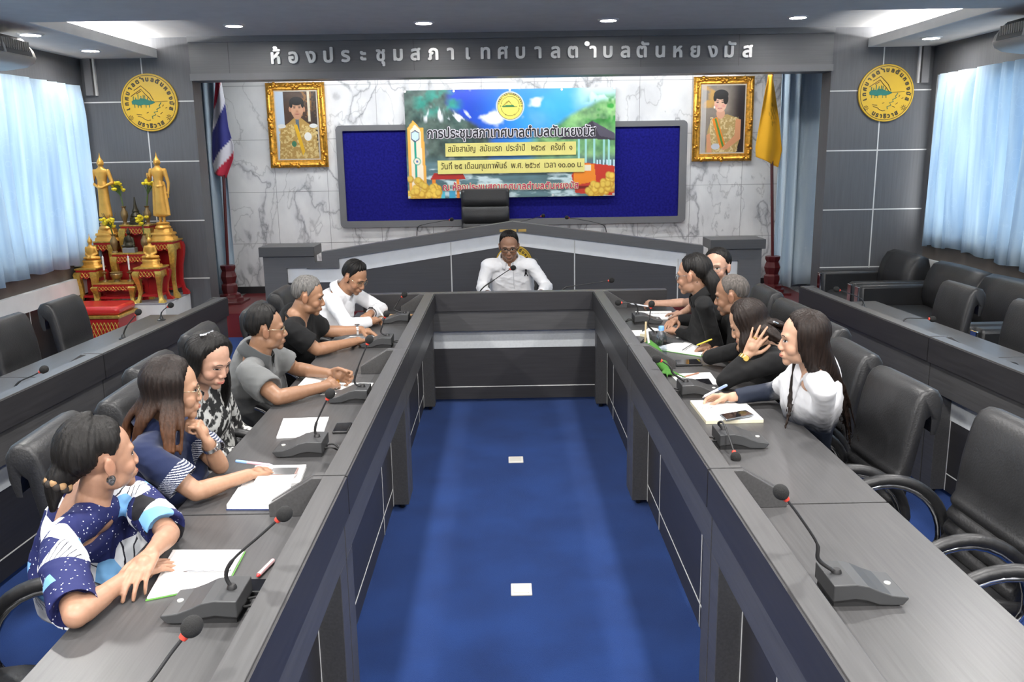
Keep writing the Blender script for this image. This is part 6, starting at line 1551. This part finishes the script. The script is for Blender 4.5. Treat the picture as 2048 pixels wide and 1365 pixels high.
# ------------------------------------------------------------------ wardrobe
HAIRB = hair_mat('black_hair', (.0075, .0065, .006)); HAIRD = hair_mat('dark_brown_hair', (.013, .0075, .0055))
HAIRG = hair_mat('grey_hair', (.115, .110, .105), rough=.6); HAIRG2 = hair_mat('greying_cropped_hair', (.085, .075, .068), rough=.65)
HAIRO = hair_mat('dark_hair_with_copper_ends', (.012, .0075, .006), (.085, .034, .014), .90, 1.06)
WSHIRT = cloth_mat('white_shirt_cotton', (.74, .74, .76), var=.02); GSHIRT = cloth_mat('grey_shirt_cotton', (.115, .118, .118)); BTEE = cloth_mat('black_tshirt_cotton', (.008, .008, .0085), sheen=.02)
BJACK = cloth_mat('black_jacket_cloth', (.0075, .0075, .008), rough=.8, sheen=.03); NAVY = cloth_mat('navy_polo_cloth', (.012, .019, .058)); DARKP = cloth_mat('dark_trouser_cloth', (.016, .017, .022)); GCOL = cloth_mat('dark_grey_collar_cloth', (.055, .058, .060))
GOLDW = mat('gold_metal', (.85, .58, .16), .22, metal=1); STEELW = mat('steel_watch', (.7, .71, .72), .22, metal=1)
def m_blouse():
    s = N('geometric_blouse'); c = s.coord()
    wob = s.n('ShaderNodeTexNoise', i_Scale=5.0); s.l(c, wob.inputs[0]); sc = s.n('ShaderNodeVectorMath', operation='SCALE'); sc.inputs['Scale'].default_value = .05; s.l(wob.outputs['Color'], sc.inputs[0])
    ad = s.n('ShaderNodeVectorMath', operation='ADD'); s.l(c, ad.inputs[0]); s.l(sc.outputs[0], ad.inputs[1])
    vo = s.n('ShaderNodeTexVoronoi', i_Scale=12.5); s.l(ad.outputs[0], vo.inputs[0]); sp = s.n('ShaderNodeSeparateColor'); s.l(vo.outputs['Color'], sp.inputs[0])
    r1 = s.n('ShaderNodeValToRGB'); r1.color_ramp.interpolation = 'CONSTANT'; e = r1.color_ramp.elements
    for p_, cc in ((0, (.013, .017, .085)), (.46, (.66, .67, .70)), (.68, (.16, .36, .62)), (.82, (.011, .011, .014)), (.91, (.62, .64, .68))):
        if p_ == 0: e[0].color = (*cc, 1)
        else: q = e.new(p_); q.color = (*cc, 1)
    e[-1].color = (.62, .64, .68, 1); s.l(sp.outputs[0], r1.inputs[0])
    d = s.n('ShaderNodeTexVoronoi', i_Scale=75.0); s.l(c, d.inputs[0]); lt = s.n('ShaderNodeMath', operation='LESS_THAN', i_1=.16); s.l(d.outputs['Distance'], lt.inputs[0])
    nav = s.n('ShaderNodeMath', operation='LESS_THAN', i_1=.46); s.l(sp.outputs[0], nav.inputs[0]); a = s.n('ShaderNodeMath', operation='MULTIPLY'); s.l(lt.outputs[0], a.inputs[0]); s.l(nav.outputs[0], a.inputs[1])
    mx = s.n('ShaderNodeMix', data_type='RGBA'); s.l(a.outputs[0], mx.inputs[0]); s.l(r1.outputs[0], mx.inputs[6]); mx.inputs[7].default_value = (.6, .62, .7, 1)
    wv = s.n('ShaderNodeTexWave', i_Scale=24.0); wv.inputs['Distortion'].default_value = 2; s.l(s.coord((1, 1, .3), (.3, .5, .2)), wv.inputs[0]); l2 = s.n('ShaderNodeMath', operation='LESS_THAN', i_1=.07); s.l(wv.outputs['Fac'], l2.inputs[0])
    wh = s.n('ShaderNodeMath', operation='GREATER_THAN', i_1=.91); s.l(sp.outputs[0], wh.inputs[0]); a2 = s.n('ShaderNodeMath', operation='MULTIPLY'); s.l(l2.outputs[0], a2.inputs[0]); s.l(wh.outputs[0], a2.inputs[1])
    m2 = s.n('ShaderNodeMix', data_type='RGBA'); s.l(a2.outputs[0], m2.inputs[0]); s.l(mx.outputs[2], m2.inputs[6]); m2.inputs[7].default_value = (.02, .02, .03, 1)
    s.l(m2.outputs[2], s.b.inputs['Base Color']); s.b.inputs['Roughness'].default_value = .7; s.b.inputs['Specular IOR Level'].default_value = .25; return s.m
def m_print():
    s = N('black_white_print'); c = s.coord((1, 1, .7)); n1 = s.n('ShaderNodeTexNoise', i_Scale=38.0, i_Detail=4.0); s.l(c, n1.inputs[0])
    s.l(s.ramp(n1.outputs[0], [(.50, (.011, .011, .012)), (.56, (.5, .5, .48))]), s.b.inputs['Base Color']); s.b.inputs['Roughness'].default_value = .8; return s.m
def m_zig():
    s = N('zigzag_cuff'); w1 = s.n('ShaderNodeTexWave', i_Scale=46.0, bands_direction='Z'); w1.inputs['Distortion'].default_value = 3.0; w1.inputs['Detail Scale'].default_value = 8; s.l(s.coord(), w1.inputs[0])
    s.l(s.ramp(w1.outputs['Fac'], [(.62, (.012, .019, .058)), (.68, (.5, .51, .55))]), s.b.inputs['Base Color']); s.b.inputs['Roughness'].default_value = .85; return s.m
BLOUSE, PRINT, ZIG = m_blouse(), m_print(), m_zig()
MEN = [(0, 47), (25, 45), (48, 38), (58, 26), (68, 8), (80, -14), (88, 12), (105, 8), (118, -25), (150, -40), (180, -42)]
PULL = [(0, 47), (30, 43), (50, 32), (70, 6), (84, -2), (92, 14), (108, 8), (120, -20), (150, -38), (180, -42)]
LONG = [(0, 48), (30, 42), (52, 24), (72, -8), (88, -35), (120, -50), (180, -55)]
PG = 'people seated at the meeting'

# ---- 1 woman in the patterned blouse, nearest the camera on the left
H = atx(206, 918, -1.17)
p = Person('woman in navy patterned blouse with crossed forearms at the lower left', (-1.28, 2.55, 0), H, (.70, .70, .02), (-1.36, 2.62, .52), (1, -.14, 0), 'f', skin=(.36, .20, .13), build=1.55, group=PG, hscale=1.03)
p.arm('R', (152, 1232, .765), (262, 1150, .762), (325, 1128, .752), n=(0, .1, -1), curl=(.15, .2, .25, .3), thumb=.2, sleeve='elbow')
p.arm('L', (338, 1068, .775), (302, 1108, .800), (262, 1165, .775), n=(-.1, .25, -1), curl=(.3, .35, .4, .5), thumb=.3, sleeve='elbow')
p.make_body(.0034); p.shirt('blouse', BLOUSE, grow=.022, t1=.93, wr=.011, loose=1.12, seed=3); p.trousers(DARKP)
p.hair(HAIRB, PULL, lambda a, e: .016+.020*sst(95, 150, a)*sst(-50, 0, e), tail=([p.HL(0, -.10, .0), p.HL(.0, -.135, -.035), p.HL(.005, -.150, -.075), p.HL(.0, -.158, -.12)], (.045, .036, .020, .008)))
m_ = MB(); c = p.HL(0, -.132, -.038); ax = (p.HL(0, -.15, -.075)-p.HL(0, -.10, 0)).normalized(); a = ax.orthogonal().normalized(); b = ax.cross(a)
for k in range(16): q = 2*pi*k/16; m_.ell(c+(a*cos(q)+b*sin(q))*.029+ax*.007*(k % 2), (.0125, .0125, .0125), k % 2, 10, 8)
m_.build('scrunchie', [mat('scrunchie_tan', (.32, .19, .09), .8), mat('scrunchie_dark', (.02, .015, .012), .8)], p.t, smooth=True)
m_ = MB(); 
for q, rr2 in ((0, .012), (1, .008)): c = p.HL(.083, -.014, -.042-.008*q); m_.lathe([(rr2-.002, -.003), (rr2+.001, -.003), (rr2+.001, .003), (rr2-.002, .003), (rr2-.002, -.003)], c, 20, axis=p.r+p.f*.3)
m_.build('earring', STEELW, p.t, smooth=True)

# ---- 2 woman in the navy polo shirt resting her chin on her fist
H = atx(345, 782, -1.13); face2 = (1, .0, 0)
p = Person('woman in navy polo with glasses resting her chin on one fist', (-1.25, 3.05, 0), H, (.90, .42, -.08), (-1.25, 3.06, .52), face2, 'f', skin=(.38, .215, .135), build=1.35, group=PG, hscale=1.0)
fist = p.HL(.012, .080, -.105)
p.arm('R', (392, 985, .77), (498, 950, .765), (552, 936, .752), n=(.1, .3, -1), curl=(.35, .45, .5, .5), thumb=.7, sleeve='short')
p.arm('L', (440, 932, .765), fist+V((.035, -.01, -.085)), fist+V((-.005, -.01, .02)), n=(-1, -.1, .2), curl=(1.35, 1.4, 1.45, 1.5), thumb=.8, sleeve='short')
pen2 = p
p.make_body(.0034); p.shirt('polo_shirt', NAVY, grow=.020, wr=.010, seed=5, collar=NAVY, loose=1.12); p.trousers(DARKP)
for q in 'RL':
    a = p.arms[q]; d = (a['e']-p.shj[q]); m_ = MB(); S_ = p.S*.88
    ax = d.normalized(); o1 = ax.orthogonal().normalized(); o2 = ax.cross(o1)
    m_.loft([[p.shj[q]+d*t+(o1*cos(2*pi*k/28)+o2*sin(2*pi*k/28))*r_ for k in range(28)] for t, r_ in ((.52, .073*S_*1.0), (.52, .0775*S_), (.75, .0775*S_), (.75, .073*S_))], cap=False); m_.build('sleeve_cuff', ZIG, p.shirt_o, smooth=True, angle=60)
p.hair(HAIRO, LONG, .014, strands=p.fall([(68, 112, atx(342, 905, -1.10), .018), (112, 165, atx(285, 890, -1.22), .025), (165, 230, atx(262, 900, -1.26), .02), (-68, -120, p.HL(-.10, .02, -.24), .02)], n_=7, seed=2))
p.glasses(); p.watch('L', STEELW, wdt=.016)

# ---- 3 woman with long black hair looking down
H = atx(418, 722, -1.17)
p = Person('woman with long black hair looking down, in black and white print dress', (-1.27, 3.55, 0), H, (.86, -.42, -.38), (-1.27, 3.60, .52), (1, -.25, 0), 'f', skin=(.46, .27, .19), build=1.0, group=PG, eye=.5, hscale=.98)
p.arm('R', V3(-1.24, 3.43, .62), V3(-1.06, 3.52, .60), V3(-.97, 3.58, .60), sleeve='long'); p.arm('L', V3(-1.22, 3.76, .62), V3(-1.05, 3.66, .61), V3(-.96, 3.60, .61), sleeve='long')
p.make_body(); p.shirt('dress', PRINT, grow=.016, seed=7); p.trousers(PRINT, 'skirt')
p.hair(HAIRB, LONG, .013, strands=p.fall([(66, 112, p.HL(.085, .02, -.30), .02), (-66, -112, p.HL(-.10, .03, -.30), .02), (112, 248, p.HL(0, -.12, -.30), .04)], n_=8, seed=4))
m_ = MB()
for k in range(3): m_.tube([p.HL(.03-.02*k, -.02, .125+.004*k), p.HL(.055-.02*k, -.03, .120)], .006, 8)
m_.build('hair_clip', STEELW, p.t, smooth=True)

# ---- 4 man in the grey shirt
H = atx(532, 660, -1.15)
p = Person('man in short-sleeved grey collared shirt and gold-rimmed glasses with clasped hands', (-1.28, 4.40, 0), H, (.94, .36, -.03), (-1.28, 4.42, .52), (1, -.05, 0), 'm', skin=(.27, .145, .085), build=1.12, group=PG)
p.arm('R', (556, 796, .765), (655, 772, .768), (690, 752, .768), n=(.1, 1, -.25), curl=(.75, .8, .85, .9), thumb=.7)
p.arm('L', (590, 738, .77), (660, 748, .785), (690, 752, .775), n=(.2, -1, -.15), curl=(.7, .75, .8, .85), thumb=.6)
p.make_body(); p.shirt('shirt', GSHIRT, grow=.020, wr=.011, seed=9, collar=GCOL, loose=1.15); p.trousers(DARKP)
p.hair(HAIRB, MEN, lambda a, e: .009+.008*sst(20, 60, e)); p.glasses()
m_ = MB(); a = p.arms['R']; m_.lathe([(.0095, -.003), (.0115, -.003), (.0115, .003), (.0095, .003), (.0095, -.003)], a['w']+(a['h']-a['w']).normalized()*.105-V((0, 0, .008)), 18, axis=(a['h']-a['w'])); m_.build('ring', GOLDW, p.t, smooth=True)

# ---- 5 man in the black t-shirt
H = atx(616, 594, -1.12)
p = Person('grey-haired man in black t-shirt with wristwatch, hands together over papers', (-1.26, 5.24, 0), H, (.97, .12, -.22), (-1.26, 5.26, .52), (1, -.05, 0), 'm', skin=(.31, .165, .095), build=1.08, group=PG)
p.arm('R', (634, 700, .77), (708, 684, .77), (748, 672, .757), n=(.1, .4, -1), curl=(.5, .55, .6, .6), thumb=.6)
p.arm('L', (652, 664, .78), (722, 660, .78), (752, 668, .757), n=(.1, -.3, -1), curl=(.5, .5, .55, .6), thumb=.5)
p.make_body(); p.shirt('t_shirt', BTEE, grow=.018, wr=.009, seed=11, loose=1.1); p.neckband(p.shirt_o, BTEE); p.trousers(DARKP)
p.hair(HAIRG, [(0, 44), (30, 40), (52, 34), (66, 12), (80, -14), (88, 12), (105, 8), (118, -25), (150, -40), (180, -42)], lambda a, e: .007+.006*sst(10, 60, e)); p.watch('L', STEELW)

# ---- 6 man in white writing
H = atx(708, 556, -1.02)
p = Person('man in white long-sleeved shirt bent over his writing on the left row', (-1.22, 5.86, 0), H, (.80, -.38, -.50), (-1.22, 5.86, .52), (1, -.22, 0), 'm', skin=(.34, .18, .105), build=1.15, group=PG, eye=.5)
p.arm('R', (695, 652, .77), (745, 643, .768), (772, 630, .765), n=(.1, .6, -.7), curl=(.7, .8, .9, 1.0), thumb=.7, sleeve='long')
p.arm('L', (762, 618, .78), (740, 628, .79), (722, 640, .78), n=(0, 0, -1), sleeve='long')
p.make_body(); p.shirt('shirt', WSHIRT, grow=.025, wr=.010, seed=13, collar=WSHIRT); p.trousers(DARKP)
p.hair(HAIRB, MEN, lambda a, e: .008+.010*sst(20, 60, e)); p.glasses(); p.watch('L', WIRED, r=.037)

# ---- 7 man at the head desk
H = aty(1018, 493, 6.74)
p = Person('man in white shirt with black ribbon pin and dark glasses at the head desk', (.06, 7.06, 0), H, (-.02, -.93, -.30), (.075, 7.08, .52), (0, -1, 0), 'm', skin=(.27, .145, .09), build=1.05, group=PG, eye=.75, hscale=1.02)
p.arm('R', V3(-.185, 6.82, .79), V3(-.13, 6.56, .775), V3(-.05, 6.47, .755), sleeve='long'); p.arm('L', V3(.325, 6.82, .79), V3(.27, 6.56, .775), V3(.19, 6.47, .755), sleeve='long')
p.make_body(); p.shirt('shirt', WSHIRT, grow=.022, wr=.013, seed=15, collar=WSHIRT); p.trousers(DARKP)
p.hair(HAIRB, [(0, 55), (25, 53), (46, 44), (58, 28), (68, 8), (80, -14), (88, 12), (105, 8), (118, -25), (150, -40), (180, -42)], lambda a, e: .006+.012*sst(20, 60, e)*(1-.3*sst(60, 120, a))); p.glasses(WIRED, w_=.027, h=.017, th=.0022)
bpy.context.view_layer.update()
def on_shirt(px, py):
    o = CAMP; d = ray(px, py).normalized(); inv = WM[p.t.name].inverted(); h = p.shirt_o.ray_cast(inv @ o, d); return (WM[p.t.name] @ h[1]) if h[0] else p.HL(0, .05, -.25)
pts = [on_shirt(*q) for q in ((1049.5, 552), (1051, 546), (1052.5, 542), (1053, 540), (1052, 538.5), (1051, 540), (1051.5, 543), (1053, 547), (1055, 552))]
m_ = MB(); m_.tube([q+V((0, -.003, 0)) for q in pts], .0042, 6); m_.build('ribbon_pin', BTEE, p.shirt_o)
m_ = MB(); m_.tube([on_shirt(1026+.3*k, 532+5*k)+V((0, -.0015, 0)) for k in range(10)], .0022, 5); m_.build('placket_seam', mat('placket_shade', (.55, .55, .58), .8), p.shirt_o)

# ---- 8 woman with tied hair at the far right
H = atx(1434, 535, 1.27)
p = Person('woman with tied-back hair at the far right, arm stretched out with a pen', (1.42, 5.55, 0), H, (-.58, -.81, -.03), (1.40, 5.56, .52), (-1, -.1, 0), 'f', skin=(.46, .27, .19), build=1.15, group=PG)
p.arm('L', (1372, 606, .80), (1312, 607, .785), (1276, 608, .765), n=(0, .7, -.7), curl=(.5, .6, .7, .75), thumb=.7); p.arm('R', V3(1.28, 5.78, .80), (1362, 628, .775), (1330, 625, .752), n=(0, 0, -1), curl=(.2, .25, .3, .3))
p.make_body(); p.shirt('top', BTEE, grow=.016, seed=17); p.trousers(DARKP)
p.hair(HAIRB, PULL, .011, tail=([p.HL(0, -.095, .02), p.HL(0, -.12, -.02), p.HL(0, -.115, -.09), p.HL(0, -.10, -.15)], (.03, .028, .022, .010))); p.glasses(STEELW, th=.0009)

# ---- 9 woman in the black jacket
H = atx(1386, 552, 1.06)
p = Person('woman in black jacket with dark tied hair and glasses, turned towards the head desk', (1.30, 5.05, 0), H, (-.82, .55, -.12), (1.30, 5.06, .52), (-1, .1, 0), 'f', skin=(.38, .21, .135), build=1.25, group=PG, hscale=1.02, neck=.105)
p.arm('L', (1432, 690, .775), (1352, 663, .765), (1310, 652, .755), n=(0, .2, -1), curl=(.2, .25, .3, .3), thumb=.3, sleeve='long'); p.arm('R', (1398, 640, .79), (1352, 640, .785), (1325, 655, .765), n=(0, -.1, -1), curl=(.35, .4, .4, .5), thumb=.4, sleeve='long')
p.make_body(); p.shirt('jacket', BJACK, grow=.024, wr=.009, seed=19, collar=BJACK); p.trousers(DARKP)
p.hair(HAIRB, PULL, lambda a, e: .013+.008*sst(100, 150, a), tail=([p.HL(0, -.09, .0), p.HL(-.01, -.125, -.05), p.HL(-.01, -.12, -.14), p.HL(0, -.10, -.22)], (.045, .042, .036, .012))); p.glasses(STEELW)

# ---- 10 grey-haired man on the right
H = atx(1464, 592, 1.20)
p = Person('cropped grey-haired man in black on the right row, writing with a yellow pencil', (1.36, 4.70, 0), H, (-.86, .42, -.20), (1.36, 4.74, .52), (-1, -.02, 0), 'm', skin=(.26, .14, .085), build=1.05, group=PG)
p.arm('L', (1486, 725, .775), (1440, 704, .765), (1406, 690, .757), n=(0, .5, -.8), curl=(.8, .85, .9, .95), thumb=.7); p.arm('R', (1432, 668, .78), (1424, 690, .775), (1405, 696, .757), n=(0, -.1, -1), curl=(.6, .6, .7, .7), thumb=.5)
p.make_body(); p.shirt('t_shirt', BTEE, grow=.018, seed=21); p.trousers(DARKP)
p.hair(HAIRG2, [(0, 58), (25, 52), (50, 36), (66, 12), (80, -14), (88, 12), (105, 8), (118, -25), (150, -40), (180, -42)], .004, rough=.001)

# ---- 11 woman holding her head
H = atx(1497, 648, 1.16)
p = Person('woman in black bowing her head between both hands, gold watch on her wrist', (1.35, 4.20, 0), H, (-.86, .30, -.46), (1.36, 4.22, .52), (-1, .0, 0), 'f', skin=(.46, .27, .175), build=1.25, group=PG, eye=.5)
ch_ = p.HL(-.104, .040, -.085); th_ = p.HL(-.118, -.120, .005)
p.arm('L', (1450, 762, .775), ch_+V((-.005, -.035, -.035)), th_, n=p.r*1.0+V((.0, .0, .1)), curl=(.10, .12, .14, .16), thumb=.0, spread=.22, sleeve='long')
p.arm('R', (1420, 715, .775), p.HL(.075, .085, -.115), p.HL(.085, .03, .04), n=-p.r, curl=(.1, .1, .15, .2), thumb=.2, sleeve='long')
p.make_body(); p.shirt('blouse', BJACK, grow=.020, wr=.010, seed=23, loose=1.1); p.trousers(DARKP)
p.hair(HAIRD, LONG, .014, strands=p.fall([(58, 105, p.HL(.09, .06, -.15), .015), (-58, -85, p.HL(-.075, .075, -.12), .012), (-95, -140, p.HL(-.09, -.10, -.13), .02), (105, 220, p.HL(.02, -.13, -.13), .03)], n_=7, seed=6))
p.watch('L', GOLDW, wdt=.018, r=.033)
m_ = MB()
for k in range(4): m_.ell(p.HL(-.085+.012*k, -.128-.002*k, -.03-.006*k), (.008, .008, .006), seg=8, rg=6)
m_.build('hair_clip', STEELW, p.t, smooth=True)
m_ = MB(); a = p.arms['L']; d = (a['h']-a['w']).normalized(); n_ = a['n']; sd = n_.cross(d).normalized(); m_.lathe([(.0092, -.003), (.0112, -.003), (.0112, .003), (.0092, .003), (.0092, -.003)], a['w']+(d*.103-sd*.0105)*p.S*.9, 16, axis=d); m_.build('ring', GOLDW, p.t, smooth=True)

# ---- 12 woman in the white blazer
H = atx(1606, 680, 1.16)
p = Person('woman with very long dark hair in white blazer with dark mottled hem, writing', (1.30, 3.76, 0), H, (-.97, .16, -.06), (1.31, 3.80, .52), (-1, .05, 0), 'f', skin=(.52, .31, .21), build=1.0, group=PG)
p.arm('R', (1548, 782, .785), (1462, 795, .768), (1412, 796, .757), n=(.0, -.6, -.7), curl=(.65, .75, .85, .95), thumb=.8, sleeve='long')
p.arm('L', V3(1.34, 3.53, .57), V3(1.16, 3.60, .60), V3(1.08, 3.66, .60), n=(0, 0, -1), sleeve='long')
p.make_body(.0034)
def blazer(v):
    a = p.arms['R']; e, w_ = np.array(a['e']), np.array(a['w']); d = w_-e; t = ((v-e)@d)/(d@d); dist = np.linalg.norm(v-(e+np.clip(t, 0, 1)[:, None]*d), axis=1)
    n1 = np_noise3(v, 40, 8, 60, 220); n2 = np_noise3(v, 41, 6, 30, 60)
    k = np.maximum(sst(.80, .66, v[:, 2]+.16*(n1-.4)), sst(-.25, .10, t+.4*(n1-.4))*(dist < .075)); k2 = sst(.38, .6, n1)
    dark = np.array([.014, .019, .034])[None]*(1-.0*k2[:, None])+np.array([.12, .17, .25])[None]*(sst(.45, .62, n1)*sst(.35, .6, n2))[:, None]
    return np.array([.66, .66, .68])[None]*(1-k[:, None])+dark*k[:, None]
p.shirt('blazer', colattr('blazer_cloth', .7, spec=.25), grow=.018, t1=.955, wr=.007, seed=25, colf=blazer)
p.trousers(DARKP)
p.hair(HAIRD, LONG, .013, strands=p.fall([(-64, -100, atx(1640, 770, 1.24), .012), (-100, -150, atx(1672, 850, 1.36), .025), (150, 230, atx(1690, 890, 1.42), .03), (78, 120, atx(1578, 850, 1.14), .035)], n_=9, seed=8, r=(.009, .011, .008, .003)))

bpy.context.view_layer.update()
lp = MATS['white_blazer_lapel'] if 'white_blazer_lapel' in MATS else cloth_mat('white_blazer_lapel', (.64, .64, .66))
pts = [on_shirt(x, y) for x, y in ((1606, 757), (1598, 772), (1592, 790), (1586, 808), (1583, 826))]
m_ = MB(); m_.tube([q+V((-.002, -.002, 0)) for q in bez(pts, 4)], .0045, 6); m_.build('lapel_edge', lp, p.shirt_o, smooth=True, angle=180)
